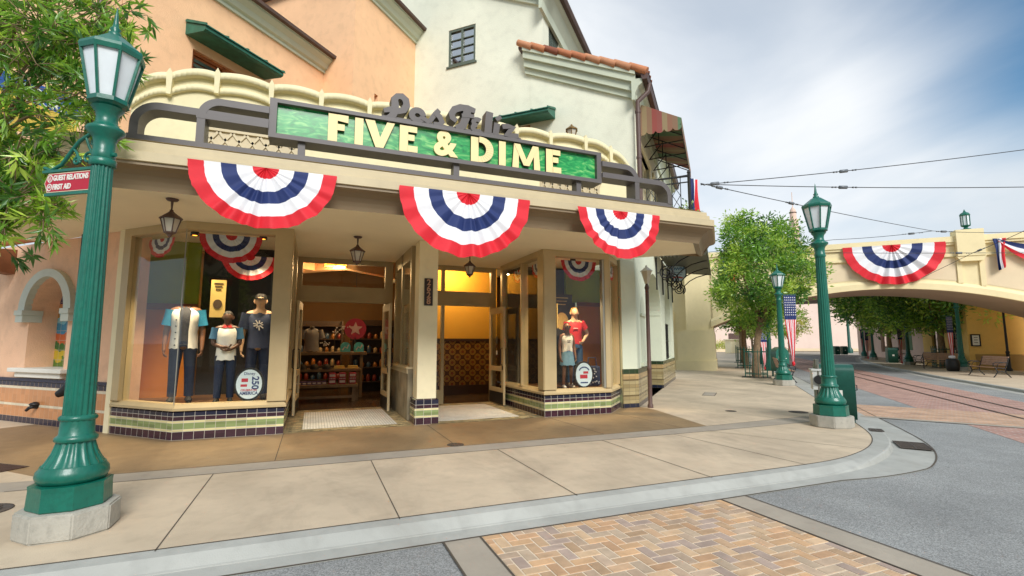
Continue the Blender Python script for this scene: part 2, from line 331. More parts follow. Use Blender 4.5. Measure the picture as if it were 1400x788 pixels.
def weather(m, spots=.5, sc=7.0, stain=.3, tone=(.2, .17, .14)):
    nt = m.node_tree; N = nt.nodes; L = nt.links; P = N['Principled BSDF']; src = P.inputs['Base Color'].links[0].from_socket; tc = N.new('ShaderNodeTexCoord')
    vo = N.new('ShaderNodeTexVoronoi'); vo.inputs['Scale'].default_value = sc; L.new(tc.outputs['Object'], vo.inputs['Vector'])
    r = N.new('ShaderNodeMapRange'); r.inputs[1].default_value = .03; r.inputs[2].default_value = .09; r.inputs[3].default_value = spots; r.inputs[4].default_value = 0; L.new(vo.outputs['Distance'], r.inputs[0])
    sp = N.new('ShaderNodeSeparateColor'); L.new(vo.outputs['Color'], sp.inputs[0]); g = N.new('ShaderNodeMath'); g.operation = 'GREATER_THAN'; g.inputs[1].default_value = .78; L.new(sp.outputs[0], g.inputs[0])
    k = N.new('ShaderNodeMath'); k.operation = 'MULTIPLY'; L.new(r.outputs[0], k.inputs[0]); L.new(g.outputs[0], k.inputs[1])
    mp = N.new('ShaderNodeMapping'); mp.inputs['Scale'].default_value = (1, .45, 1); mp.inputs['Rotation'].default_value = (0, 0, .5); L.new(tc.outputs['Object'], mp.inputs[0])
    nz = N.new('ShaderNodeTexNoise'); nz.inputs['Scale'].default_value = 1.1; nz.inputs['Detail'].default_value = 10; nz.inputs['Roughness'].default_value = .68; nz.inputs['Distortion'].default_value = .8; L.new(mp.outputs[0], nz.inputs['Vector'])
    r2 = N.new('ShaderNodeMapRange'); r2.inputs[1].default_value = .48; r2.inputs[2].default_value = .72; r2.inputs[3].default_value = 0; r2.inputs[4].default_value = stain; L.new(nz.outputs['Fac'], r2.inputs[0])
    mx = N.new('ShaderNodeMath'); mx.operation = 'MAXIMUM'; L.new(k.outputs[0], mx.inputs[0]); L.new(r2.outputs[0], mx.inputs[1])
    mi = N.new('ShaderNodeMix'); mi.data_type = 'RGBA'; L.new(mx.outputs[0], mi.inputs[0]); L.new(src, mi.inputs[6]); mi.inputs[7].default_value = (*tone, 1); L.new(mi.outputs[2], P.inputs['Base Color']); return m
def leafmat(name):
    m = bpy.data.materials.new(name); m.use_nodes = True; N = m.node_tree.nodes; L = m.node_tree.links; N.remove(N['Principled BSDF'])
    at = N.new('ShaderNodeVertexColor'); at.layer_name = 'tone'
    d = N.new('ShaderNodeBsdfDiffuse'); t = N.new('ShaderNodeBsdfTranslucent'); g = N.new('ShaderNodeBsdfGlossy'); g.inputs['Roughness'].default_value = .35; g.inputs[0].default_value = (.9, .95, .9, 1)
    L.new(at.outputs[0], d.inputs[0]); L.new(at.outputs[0], t.inputs[0])
    x = N.new('ShaderNodeMixShader'); x.inputs[0].default_value = .45; L.new(d.outputs[0], x.inputs[1]); L.new(t.outputs[0], x.inputs[2])
    y = N.new('ShaderNodeMixShader'); y.inputs[0].default_value = .06; L.new(x.outputs[0], y.inputs[1]); L.new(g.outputs[0], y.inputs[2]); L.new(y.outputs[0], N['Material Output'].inputs[0])
    return m
# ---------------------------------------------------------------- ground
M_conc = mat('pale_concrete', '#c5b399', .8, .16, .9, .25, 90, dirt=.22)
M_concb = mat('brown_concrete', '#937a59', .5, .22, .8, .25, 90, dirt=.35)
M_band = mat('grey_concrete_band', '#a3998a', .8, .12, 1.2, .25, 90, dirt=.2)
M_kerb = mat('kerb_concrete', '#a9a9a2', .75, .12, 1.1, .25, 80, dirt=.25)
M_plinth = mat('plinth_concrete', '#b0aca0', .85, .15, 2.5, .5, 45, dirt=.4)
M_asph = speckle('exposed_aggregate', srgb('#8d8e8c'), .85, .42, 120, .2)
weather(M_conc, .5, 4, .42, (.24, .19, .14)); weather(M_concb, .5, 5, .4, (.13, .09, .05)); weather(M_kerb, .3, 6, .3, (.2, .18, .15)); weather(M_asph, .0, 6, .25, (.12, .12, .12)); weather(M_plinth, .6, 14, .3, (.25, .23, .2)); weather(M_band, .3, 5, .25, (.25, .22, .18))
M_joint = mat('joint_filler', '#544b40', .9)
M_redbrick = bricks('red_brick_paving', '#b08474', '#a0766a', '#b0a096', .24, .12, .1, rot=R(45))
M_peachbrick = bricks('peach_brick_paving', '#c39a7a', '#b08a70', '#b5a493', .24, .12, .1, rot=R(45))
M_iron = mat('cast_iron', '#5f5750', .6, .2, 8, .4, 60, metal=.6)
M_rail = mat('tram_rail_steel', '#4b443f', .45, .15, 3, metal=.7)
M_mortar = mat('sand_mortar', '#d8c8b0', .9, .12, 4)
M_paver = mat('clay_paver', '#b08a68', .8, .16, 7, .5, 70, attr=True)
RZ = -.1
b = MB(); b.quad((-900, -900, RZ), (900, -900, RZ), (900, 900, RZ), (-900, 900, RZ)); struct(b.build('road', M_asph))
half = [(1.2, -4.9), (2.0, -4.84), (2.75, -4.62), (3.4, -4.42), (4.02, -4.06), (4.62, -3.58), (5.34, -2.86)]
def smooth(P, n=5):
    out = []
    for i in range(len(P) - 1):
        p0, p1, p2, p3 = [Vector(P[max(0, min(len(P) - 1, i + k))]) for k in (-1, 0, 1, 2)]
        for j in range(n):
            t = j / n; q = .5 * ((2 * p1) + (p2 - p0) * t + (2 * p0 - 5 * p1 + 4 * p2 - p3) * t * t + (3 * p1 - p0 - 3 * p2 + p3) * t ** 3); out.append((q.x, q.y))
    return out + [P[-1]]
half = smooth([(.4, -4.85), (1.2, -4.87), (2.0, -4.82), (2.75, -4.64), (3.4, -4.38), (4.02, -4.02), (4.62, -3.55), (5.34, -2.88), (6.1, -2.16)])[5:-5]
inner = [(-4.95 - x, y) for x, y in [(60, 52), (19.2, 11)]] + [(-4.95 - x, y) for x, y in half[::-1]] + half + [(19.4, 10.9), (44, 35), (130, 118)]
hh = []
for p in inner:
    e = p[0] if p[0] > -2.475 else -4.95 - p[0]
    hh.append(max(0.0, min(1.0, (e - 1.4) / 1.4)))
def kprof(i):
    k = hh[i]; w = .19 + .32 * k
    return [(0, 0), (.12, -.012 * (1 - k)), (.215, RZ * .8 * (1 - k)), (.235, RZ * .86 * (1 - k) - .012 * k), (.25, RZ + .02), (.25 + .002, RZ + .014), (.25 + w, RZ + .006), (.25 + w, RZ - .05)]
# densify the kerb path so the dropped kerb blends smoothly
b = MB(); b.loft(inner, kprof, 0, sm=False); struct(b.build('kerb', M_kerb))
def edge_line(path, off, z, w, mb):        # thin joint line following the kerb
    mb.loft(path, [(off - w / 2, z), (off + w / 2, z)], 0)
b = MB(); edge_line(inner, 0, .004, .014, b); b.loft(inner, lambda i: [(.44 + .32 * hh[i] - .01, RZ + .012), (.44 + .32 * hh[i] + .01, RZ + .012)], 0)
# sidewalk: bands of panels in front of the shop, then everything else
TB0, TB1 = -2.12, -2.55
path_in = inner
def poly(mb, pts, z, mi=0): mb.add([(x, y, z) for x, y in pts], [list(range(len(pts)))], mi)
w = MB()
Lk_, Rk_ = (-4.95 - 1.2, -4.87), (1.2, -4.87)
# front slab between band and kerb (pale), band (grey), slab under the canopy (brown)
right_rest = [(1.9, -4.84 + 0.0)]
cR1, cL1 = (2.55, -2.55), (-7.5, -2.55)
cR0, cL0 = (2.35, -2.12), (-7.3, -2.12)
poly(w, [cL1, Lk_, Rk_, cR1], 0, 0)
RK = half; LK = [(-4.95 - x, y) for x, y in half]
poly(w, [cR1, Rk_] + RK[1:] + [(5.75, -2.47)], 0, 0)
poly(w, [cR1, (5.75, -2.47), (19.4, 10.9), (44, 35), (130, 118), (126, 122), (40, 36.8), (10.1, 7.0), (6.3, 1.2 - .2)], 0, 0) if False else None
poly(w, [cL1, (-10.7, -2.47)] + LK[::-1][:-1] + [Lk_], 0, 0)
poly(w, [cL0, cL1, cR1, cR0], 0, 1)
# band turns along both wings
poly(w, [cR0, cR1, (5.75, -2.47), (5.2, -1.95)], 0, 1); poly(w, [cL1, cL0, (-10.15, -1.95), (-10.7, -2.47)], 0, 1)
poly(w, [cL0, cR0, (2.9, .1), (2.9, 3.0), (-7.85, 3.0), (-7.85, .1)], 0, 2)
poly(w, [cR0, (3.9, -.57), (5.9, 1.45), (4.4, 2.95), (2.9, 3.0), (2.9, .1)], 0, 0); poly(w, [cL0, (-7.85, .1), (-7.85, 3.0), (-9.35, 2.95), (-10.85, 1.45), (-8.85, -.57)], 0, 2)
poly(w, [(3.9, -.57), cR0, (5.2, -1.95), (5.75, -2.47), (19.4, 10.9), (44, 35), (130, 118), (110, 130), (40, 42), (10, 9), (4.4, 2.95), (5.9, 1.45)], 0, 0)
poly(w, [cL0, (-8.85, -.57), (-10.85, 1.45), (-9.35, 2.95), (-15, 9), (-60, 60), (-64.95, 52), (-24.15, 11), (-10.7, -2.47), (-10.15, -1.95)], 0, 0)
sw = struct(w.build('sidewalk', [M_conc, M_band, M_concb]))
J = b
def jl(p, q, wd=.01, z=.004):
    p = Vector((*p, z)); q = Vector((*q, z)); n = (q - p).normalized().cross(Vector((0, 0, 1))) * wd / 2; J.quad(p - n, p + n, q + n, q - n)
for s in (-5.6, -3.79, -2.0, -.22): jl((s, -2.56), (s, -4.9))
for s in (-4.97, -2.49): jl((s, -.02), (s, -2.11))
for s in (0.05, 1.72): jl((s, -.05), (s + .05, -2.11))
jl((2.0, -2.56), (3.0, -4.52)); jl((1.2, -2.56), (1.35, -4.88))
jl(cL1, cR1, .012); jl(cL0, cR0, .01); jl(cR1, (5.75, -2.47), .01); jl(cR0, (5.2, -1.95), .01)
for k in (2.4, 4.8, 7.4, 10, 13, 16, 20, 25): jl((3.9 + .707 * (k - 1), -2.0 + .707 * (k + 1.3)), (3.9 + .707 * (k - 5), -2.0 + .707 * (k + 5.2)), .012)
pass
struct(J.build('pavement_joint', M_joint))
# brick crossing with concrete bands
b = MB(); b.quad((-3.17, -12, RZ + .006), (-.52, -12, RZ + .006), (-.52, -5.31, RZ + .006), (-3.17, -5.31, RZ + .006)); struct(b.build('crossing_bed', M_mortar))
b = MB(); random.seed(3); bw_ = .1
tones = ['#c2a180', '#b69777', '#c8aa88', '#b39a82', '#c39c78', '#baa28a', '#c9a37c', '#ad988a', '#bda78e']
def pv(x, y, horiz):
    L_, W_ = 2 * bw_, bw_; x1, y1 = (x + L_, y + W_) if horiz else (x + W_, y + L_)
    X0, X1, Y0, Y1 = max(x, -3.17), min(x1, -.52), max(y, -8.6), min(y1, -5.315)
    if X1 - X0 < .03 or Y1 - Y0 < .03: return
    c = Vector(srgb(random.choice(tones))) * random.uniform(.86, 1.08); g = .005; z = RZ + .0095 + random.uniform(0, .0012); e = .003
    a0, a1, b0, b1 = X0 + g, X1 - g, Y0 + g, Y1 - g; c = tuple(c)
    b.add([(a0, b0, RZ), (a1, b0, RZ), (a1, b1, RZ), (a0, b1, RZ), (a0 + e, b0 + e, z), (a1 - e, b0 + e, z), (a1 - e, b1 - e, z), (a0 + e, b1 - e, z)], [(4, 5, 6, 7), (0, 1, 5, 4), (1, 2, 6, 5), (2, 3, 7, 6), (3, 0, 4, 7)], 0, False, c)
for i in range(-40, 60):
    for j in range(-40, 60):
        # herringbone lattice: L-shaped pairs
        x = -3.2 + (i * 1) * bw_ + j * 2 * bw_ * 0; y = 0
for r in range(0, 40):
    for k in range(-24, 24):
        x0 = -3.3 + r * bw_ + k * 4 * bw_; y0 = -8.7 + r * bw_
        pv(x0, y0, True); pv(x0 + 2 * bw_, y0 - bw_ * 0, False) if False else None
        pv(x0 - bw_, y0 - bw_ * 0, False)
struct(b.build('brick_crossing', M_paver))
b = MB()
for x0, x1 in ((-3.5, -3.18), (-.51, -.17)): b.quad((x0, -12, RZ + .008), (x1, -12, RZ + .008), (x1, -5.31, RZ + .008), (x0, -5.31, RZ + .008))
struct(b.build('crossing_border', M_band))
b = MB()
for x in (-3.5, -3.18, -.51, -.17): b.quad((x - .009, -12, RZ + .0125), (x + .009, -12, RZ + .0125), (x + .009, -5.31, RZ + .0125), (x - .009, -5.31, RZ + .0125))
struct(b.build('crossing_joint', M_joint))
# red brick tram lane, rails, peach crossing
b = MB(); poly(b, [(-30, -41.4), (-25.6, -41.4), (46, 30.2), (46, 34.8)], RZ + .004); struct(b.build('tram_lane', M_redbrick))
b = MB(); poly(b, [(6.95, -1.95), (10.9, -8.2), (12.9, -6.9), (9.0, -.42)], RZ + .009); struct(b.build('far_crossing', M_peachbrick))
b = MB(); poly(b, [(6.85, -2.0), (10.8, -8.25), (10.98, -8.13), (7.03, -1.9)], RZ + .013); struct(b.build('far_crossing_border', M_band))
b = MB()
for o in (-13.35, -14.45):
    for dd in (0,):
        poly(b, [(-20, -20 + o - .045), (46, 46 + o - .045), (46, 46 + o + .045), (-20, -20 + o + .045)], RZ + .017)
struct(b.build('tram_rail', M_rail))
# far pavement across the street
fk = [(6, -12.4), (17.3, -.75), (23, 4.75), (31, 11.7), (41, 19.7), (52, 27), (75, 38), (160, 70)]
b = MB(); b.loft(fk[::-1], [(-.0, 0.0), (.14, 0.0), (.16, -.02), (.17, RZ + .01), (.55, RZ + .006)], 0); struct(b.build('far_kerb', M_kerb))
b = MB(); poly(b, fk + [(160, -60), (30, -60)], 0.0); struct(b.build('far_pavement', M_conc))
# end of the street: the plaza beyond the bridge
b = MB(); b.box(-60, 200, 62, 200, RZ - .2, .0); 
b = MB(); poly(b, [(44, 36), (70, 33), (160, 70.1), (160, 190), (40, 190), (30, 60)], RZ + .02); struct(b.build('plaza', M_band))
# covers and grates
def cover(name, label, loc, r, mi=M_iron):
    t = thing(name, label, 'manhole cover', loc); b = MB(Matrix.Translation(loc)); b.lathe([(r, 0.001), (r, .006), (r - .012, .007), (r - .014, .004), (0.001, .0045)], 32, cap=False); b.build('rim', M_iron, t)
    b = MB(Matrix.Translation(loc))
    for k in range(8):
        a = k * math.pi / 4; b.box(-.008 + r * .55 * math.cos(a), .008 + r * .55 * math.cos(a), r * .55 * math.sin(a) - r * .25, r * .55 * math.sin(a) + r * .25, .003, .008)
    b.build('lid', M_iron, t)
cover('manhole_cover', 'small round iron cover in the brown pavement in front of the shop pillar', (-2.48, -2.0, 0), .13)
cover('manhole_cover', 'round dark cover in the pavement just behind the corner lamp post', (5.62, -1.45, 0), .2)
cover('manhole_cover', 'round dark cover beside the leftmost lamp post base', (-7.35, -3.25, 0), .22)
cover('manhole_cover', 'small oval looking cover in the middle of the side street pavement', (4.35, -.75, 0), .12)
def grate(label, c, ang, lx, ly, nb, z):
    t = thing('drain_grate', label, 'drain grate', (c[0], c[1], z)); b = MB(wallM(c[0], c[1], ang, z)); b.box(-lx, lx, -ly, ly, .002, .006); b.build('frame', M_iron, t)
    b = MB(wallM(c[0], c[1], ang, z))
    for i in range(nb + 1): x = -lx + 2 * lx * i / nb; b.box(x - .008, x + .008, -ly, ly, .006, .014)
    for y in (-ly, 0, ly): b.box(-lx, lx, y - .008, y + .008, .007, .015)
    b.build('bar', M_iron, t)
grate('large barred drain grate in the gutter at the pavement corner', (4.35, -4.42), 40, .3, .2, 12, RZ + .02)
grate('small drain grate set in the kerb top behind the corner', (4.78, -3.62), 40, .14, .09, 8, .002)
t = thing('utility_cover', 'rectangular stone utility cover in the side street pavement', 'utility cover', (6.7, 2.35, 0)); b = MB(wallM(6.7, 2.35, 42)); b.box(-.5, .5, -.16, .16, .002, .008); b.build('lid', M_band, t); b = MB(wallM(6.7, 2.35, 42)); b.box(-.52, .52, -.18, .18, .001, .005); b.build('frame', M_iron, t)
t = thing('tree_grate', 'dark rusty tree grate in the pavement at the left edge', 'tree grate', (-8.75, -1.5, 0)); b = MB(wallM(-8.75, -1.5, -38)); b.box(-.95, .6, -.75, .75, .001, .007); b.build('frame', M_joint, t)
b = MB(wallM(-8.75, -1.5, -38))
for i in range(26): b.box(-.92 + i * .06, -.885 + i * .06, -.72, .72, .007, .013)
b.build('slat', mat('rusty_iron', '#4b352c', .8, .25, 6), t)

# ---------------------------------------------------------------- materials of the buildings
M_cream = mat('cream_stucco', '#f2e6bf', .75, .06, 1.2, .25, 120, dirt=.1)
M_creamp = mat('cream_parapet', '#e6dbb0', .7, .06, 1.5, .2, 120, dirt=.12)
M_ceil = mat('beige_ceiling', '#f8eccc', .75, .05, .8, .15, 80)
M_tan = mat('tan_painted_trim', '#c2af88', .5, .08, 2, .1, 60)
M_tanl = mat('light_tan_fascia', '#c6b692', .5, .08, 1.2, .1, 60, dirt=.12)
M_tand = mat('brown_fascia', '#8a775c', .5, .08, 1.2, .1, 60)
M_frame = mat('olive_brown_frame', '#c0ab80', .45, .08, 2, .1, 60)
M_frame2 = mat('door_frame_paint', '#ab9a75', .45, .08, 2, .1, 60)
M_peach = mat('peach_stucco', '#f6c699', .8, .08, .7, .7, 45, dirt=.22)
M_peach2 = mat('salmon_stucco', '#f0c3a0', .8, .1, .8, .7, 45, dirt=.25)
M_sage = mat('pale_sage_stucco', '#e8e9d4', .8, .07, .6, .6, 40, dirt=.16)
M_sage2 = mat('arcade_sage_stucco', '#dbe1ca', .8, .06, .8, .35, 60, dirt=.08)
M_sagetrim = mat('grey_green_trim', '#c6ccb6', .6, .06, 1.2)
M_darkgrey = mat('charcoal_painted_metal', '#625d5c', .45, .06, 2, spec=.4)
M_brown = mat('brown_metal', '#5c463f', .5, .12, 3)
M_wood = mat('brown_timber', '#7a4a2a', .65, .25, 5)
M_verd = mat('verdigris_copper', '#2c6b58', .55, .3, 5)
M_glass = glass('window_glass', (.99, 1, .98), .0, -.015, .97)
M_glassd = glass('dark_glass', (.5, .55, .55), .02, .08, .5)
M_tile1 = tiles('band_tile', [(.13, '#3a1f2c'), (.035, '#d9cf98'), (.1, '#84945f'), (.035, '#d9cf98'), (.07, '#3a1f2c'), (.07, '#1e2136')], .15)
M_tile2 = tiles('terracotta_tile', [(.12, '#1f1f38'), (.2, '#c68a5c'), (.05, '#dcd2b8'), (.28, '#c68a5c'), (.05, '#dcd2b8'), (.11, '#1f1f38')], .15, '#c0a284', var=.1)
M_tile3 = tiles('tan_tile', [(.1, '#23283a'), (.085, '#a3946c'), (.085, '#988861'), (.03, '#6b5b3c'), (.085, '#ab9c74'), (.085, '#a3946c'), (.085, '#988861'), (.085, '#ab9c74'), (.03, '#6b5b3c'), (.13, '#b3976a'), (.1, '#31402c')], .17, '#6b6148', var=.14)
M_white = mat('white_paint', '#e4e2d8', .55, .04, 2)
M_mould = mat('pale_grey_moulding', '#c6ccc0', .65, .06, 2)
M_black = mat('black_iron', '#1c1b1b', .5, .1, 4)
# ---------------------------------------------------------------- the corner shop
SOF = 3.58
shop = thing('shop_building', 'cream corner shop with wide beige canopy, scalloped parapet and tiled window bases', 'shop building', (-2.475, 2.0, 0))
# low tiled bases under the windows (closed outline lofts)
def tilebase(path, mat_, h, depth=.3, name='tiled_base'):
    b = MB(); b.loft(path, [(0, 0), (0, h - .02), (-.02, h), (-depth, h)], 0, caps=False); return b.build(name, mat_, shop)
# travel left to right: outward is on the right hand
tilebase([(-7.77, 1.17), (-6.6, 0), (-4.98, 0), (-4.98, 2.7)], M_tile1, .45)
tilebase([(0, 2.7), (0, 0), (1.64, 0), (2.42, .78)], M_tile1, .45)
# window frames: sill, posts, head
def frame_run(path, z0, z1, w, d, mb):   # horizontal rail following a path
    mb.loft(path, [(-.02, z0), (.05, z0 + .005), (.05, z1 - .01), (-.02, z1), (-d, z1), (-d, z0)], 0, closed_prof=True, caps=True)
def post(s0, t0, ang, x0, x1, mb, y0=-.02, y1=.16, z0=.56, z1=3.45): mb.M = wallM(s0, t0, ang); mb.box(x0, x1, y0, y1, z0, z1); mb.M = Matrix.Identity(4)
for pth, psts in (([(-7.77, 1.17), (-6.6, 0), (-4.98, 0), (-4.98, 2.6)], ((-7.77, 1.17, -45, 0, .2), (-6.6, 0, 0, 1.34, 1.62), (-4.98, 0, 90, .0, .25), (-4.98, 0, 90, 2.3, 2.55))),
                  ([(0, 2.6), (0, 0), (1.64, 0), (2.42, .78)], ((0, 0, 0, 0, .28, -.02, .2), (0, 2.6, -90, 0, .12), (0, 2.6, -90, 1.34, 1.4), (0, 2.6, -90, 2.32, 2.6), (1.64, 0, 0, -.12, 0), (1.64, 0, 45, .02, .12), (1.64, 0, 45, .98, 1.1)))):
    fr = MB()
    fr.loft(pth, [(.0, .452), (.03, .46), (.03, .50), (-.03, .56), (-.16, .565), (-.16, .452)], 0, closed_prof=True, caps=True)
    fr.loft(pth, [(-.02, 3.44), (.02, 3.45), (.02, SOF - .003), (-.16, SOF - .003), (-.16, 3.44)], 0, closed_prof=True, caps=True)
    for q in psts: post(*q[:5], fr, *q[5:])
    fr.build('window_frame', M_frame, shop)
M_strip = mat('aluminium_strip', '#a9a79b', .4, .05, 3, metal=.5)
cm = MB(wallM(1.64, 0, 0)); cm.box(-.17, -.12, -.005, .1, .56, 3.45); cm.build('glass_corner_strip', M_strip, shop); cm = MB(wallM(-6.6, 0, 0))
cm.box(-.004, .008, -.008, .012, .56, 3.45); cm.build('glass_corner_strip', M_strip, shop)
def pane(s0, t0, ang, x0, x1, z0=.56, z1=3.45, parent=shop, m=M_glass, y=.05):
    b = MB(wallM(s0, t0, ang)); b.box(x0, x1, y, y + .012, z0, z1); return b.build('pane', m, parent)
pane(-7.77, 1.17, -45, .2, 1.62); pane(-6.6, 0, 0, .03, 1.34); pane(-4.98, 0, 90, .25, 2.3)
pane(0, 0, 0, .28, 1.47); pane(0, 2.6, -90, .12, 1.34); pane(0, 2.6, -90, 1.4, 2.32); pane(1.64, 0, 45, .12, .98)
# centre pillar with tile foot and number plate
b = MB(); b.bbox(-2.68, -2.30, .08, .5, .47, SOF - .002, .012); b.build('pillar', M_cream, shop)
b = MB(); b.loft([(-2.72, .54), (-2.72, .04), (-2.26, .04), (-2.26, .54), (-2.72, .54)], [(0, 0), (0, .46), (-.04, .48)], 0); b.build('pillar_foot', M_tile1, shop)
pl = MB(); pl.bbox(-2.575, -2.405, .055, .078, 2.28, 2.82, .006); npl = pl.build('number_plate', mat('dark_plate', '#2c2320', .5, .1, 4), shop)
tx = MB()
for i, ch in enumerate('2628'): tx.text(ch, .16, Matrix.Translation((-2.49, .052, 2.735 - i * .125)), .004, .004)
tx.build('numeral', mat('copper_numeral', '#b98a6a', .5, .05, 3), npl)
# left wall end column (cream) next to the bay
b = MB(wallM(-7.77, 1.17, -45)); b.box(-.14, -.002, -.02, .2, 0.0, SOF - .002); b.build('wall', M_cream, shop)
# showcase wall between the doorways: marble foot, glass, posts
b = MB(); b.box(-2.76, -2.42, .62, 2.95, 0, 1.02); b.build('marble_dado', bricks('marble_panel', '#9a9078', '#8b8068', '#6a624f', .7, 1.2, .01, var=.35), shop)
b = MB(); b.box(-2.8, -2.38, .6, 2.97, 1.02, 1.06)
for i in range(14): b.box(-2.785, -2.395, .63 + i * .165, .73 + i * .165, .93, 1.018)
b.build('dado_cap', M_tanl, shop)
b = MB()
for t0 in (.7, 1.8, 2.78): b.box(-2.72, -2.46, t0, t0 + .14, 1.06, SOF - .002)
b.box(-2.72, -2.46, .84, 2.78, 3.3, SOF - .002); b.build('window_frame', M_frame2, shop)
pane(-2.65, .84, 90, 0, .96, 1.06, 3.3); pane(-2.65, 1.94, 90, 0, .84, 1.06, 3.3)
# door wall
TD = 3.0
fr = MB(); fr.M = wallM(0, TD, 0)
fr.holed(-4.98, -2.76, 0, SOF - .002, [(-4.86, -2.95, 0.0, 2.52), (-4.86, -2.95, 2.9, 3.46)], 0, .12)
fr.holed(-2.42, 0, 0, SOF - .002, [(-2.3, -1.5, 0.35, 2.52), (-2.3, -1.5, 2.9, 3.46), (-1.42, -.14, 0.0, 2.52), (-1.42, -.14, 2.9, 3.46)], 0, .12)
fr.box(-4.2, -3.7, -.06, -.002, 2.53, 2.6); fr.box(-1.05, -.6, -.06, -.002, 2.53, 2.6)
fr.build('door_frame', M_frame2, shop)
for x0, x1 in ((-4.86, -2.95), (-2.3, -1.5), (-1.42, -.14)):
    pane(0, TD, 0, x0, x1, 2.9, 3.46)
pane(0, TD, 0, -2.3, -1.5, .35, 2.52)
def leaf(hx, hy, ang, lab):
    b = MB(wallM(hx, hy, ang)); W_, H_ = .98, 2.46
    b.holed(0, W_, .02, H_, [(.13, W_ - .13, .42, .84), (.13, W_ - .13, .96, H_ - .16)], -.025, .025)
    o = b.build('door', M_tan, shop, props={'label': lab})
    b = MB(wallM(hx, hy, ang)); b.box(.03, W_ - .03, -.03, .03, .03, .32); b.build('kick_plate', M_black, o)
    pane(hx, hy, ang, .13, W_ - .13, .42, .84, o, M_glass, -.006); pane(hx, hy, ang, .13, W_ - .13, .96, H_ - .16, o, M_glass, -.006)
    b = MB(wallM(hx, hy, ang))
    for sg in (-1, 1): b.tube([(W_ - .08, sg * .025, 1.0), (W_ - .08, sg * .07, 1.02), (W_ - .08, sg * .07, 1.4), (W_ - .08, sg * .025, 1.42)], .012, 8)
    b.box(W_ - .1, W_ - .03, -.03, .03, .88, .98)
    b.build('handle', M_black, o)
    return o
leaf(-4.84, TD - .02, -93, 'open glazed door leaf at the left of the first doorway'); leaf(-2.97, TD - .02, -88, 'open glazed door leaf at the right of the first doorway'); lf = leaf(-.17, TD - .02, -88, 'open glazed door leaf at the right of the second doorway')
for z_, c_, r_ in ((1.62, '#3a3a36', .1), (1.3, '#d8d8d0', .06)):
    b = MB(wallM(-.17, TD - .02, -88)); b.prism([(.5 + r_ * .7 * math.cos(a * math.pi / 10), z_ + r_ * math.sin(a * math.pi / 10)) for a in range(20)], -.012, -.008, 0, 'y'); b.build('sticker', mat('door_sticker', c_, .6), lf)
# entrance floors: pebble mosaic border and pale mosaic mat
M_mos = bricks('mosaic_border', '#b7a478', '#5a5236', '#7a7258', .1, .055, .08, var=.3)
M_mat = bricks('white_mosaic', '#d5d3c8', '#c4c2b8', '#8f8c80', .05, .05, .1, 0, var=.1)
b = MB(); poly(b, [(-4.98, .0), (-2.76, .0), (-2.76, TD), (-4.98, TD)], .004); poly(b, [(-2.42, .0), (0, .0), (0, TD), (-2.42, TD)], .004); b.build('entrance_floor', M_mos, shop)
for x0, x1 in ((-4.68, -3.0), (-2.2, -.45)):
    b = MB(); b.box(x0, x1, .3, 2.6, .001, .009); b.build('entrance_mat', M_mat, shop)
# canopy: fascia loft round the corner, soffit, roof
cpath = [(-7.4 - 3.8, -2.0 + 3.8), (-7.4, -2.0), (2.45, -2.0), (2.45 + 1.12, -2.0 + 1.12)]
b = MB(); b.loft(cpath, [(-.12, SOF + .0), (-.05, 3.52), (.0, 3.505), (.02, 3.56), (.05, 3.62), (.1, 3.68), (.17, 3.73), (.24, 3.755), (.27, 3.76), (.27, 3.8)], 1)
b.loft(cpath, [(.27, 3.8), (.3, 3.805), (.3, 3.925), (.26, 3.94), (.22, 3.945), (.22, 4.02), (.19, 4.03), (.17, 4.035), (.17, 4.1), (.1, 4.12), (-.5, 4.14)], 0)
P3 = Vector((3.57, -.88)); e = Vector((-.7071, .7071))
for pr, mi in (([(-.6, SOF), (.0, 3.505), (.17, 3.73), (.27, 3.76), (.3, 3.8), (.3, 3.925), (.22, 3.945), (.17, 4.1), (-.6, 4.14)], 1),):
    vs = [(P3.x + .7071 * o, P3.y - .7071 * o, z) for o, z in pr]; b.add(vs, [list(range(len(vs)))[::-1]], mi)
    vs2 = [(P3.x - .7071 * 1.3, P3.y + .7071 * 1.3, 4.14), (P3.x - .7071 * 1.3, P3.y + .7071 * 1.3, SOF), (P3.x - .7071 * .6, P3.y + .7071 * .6, SOF), (P3.x - .7071 * .6, P3.y + .7071 * .6, 4.14)]
    b.add(vs2, [(0, 1, 2, 3)], mi)
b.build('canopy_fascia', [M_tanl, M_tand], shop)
b = MB(); poly(b, [(-11.2 + .08, 1.8 + .08), (-7.4 + .05, -1.9), (2.45 - .05, -1.9), (3.49, -.8), (2.3, .4), (2.3, 3.05), (-7.6, 3.05), (-8.3, 1.7), (-9.7, 3.2)], SOF); b.build('soffit', M_ceil, shop)
b = MB(); poly(b, [(-11.2, 1.8), (-7.4, -2.1), (2.45, -2.1), (3.57, -.9), (2.2, .5), (2.2, 1.0), (-7.2, 1.0), (-9.7, 3.3)], 4.142); b.build('canopy_roof', M_tanl, shop)
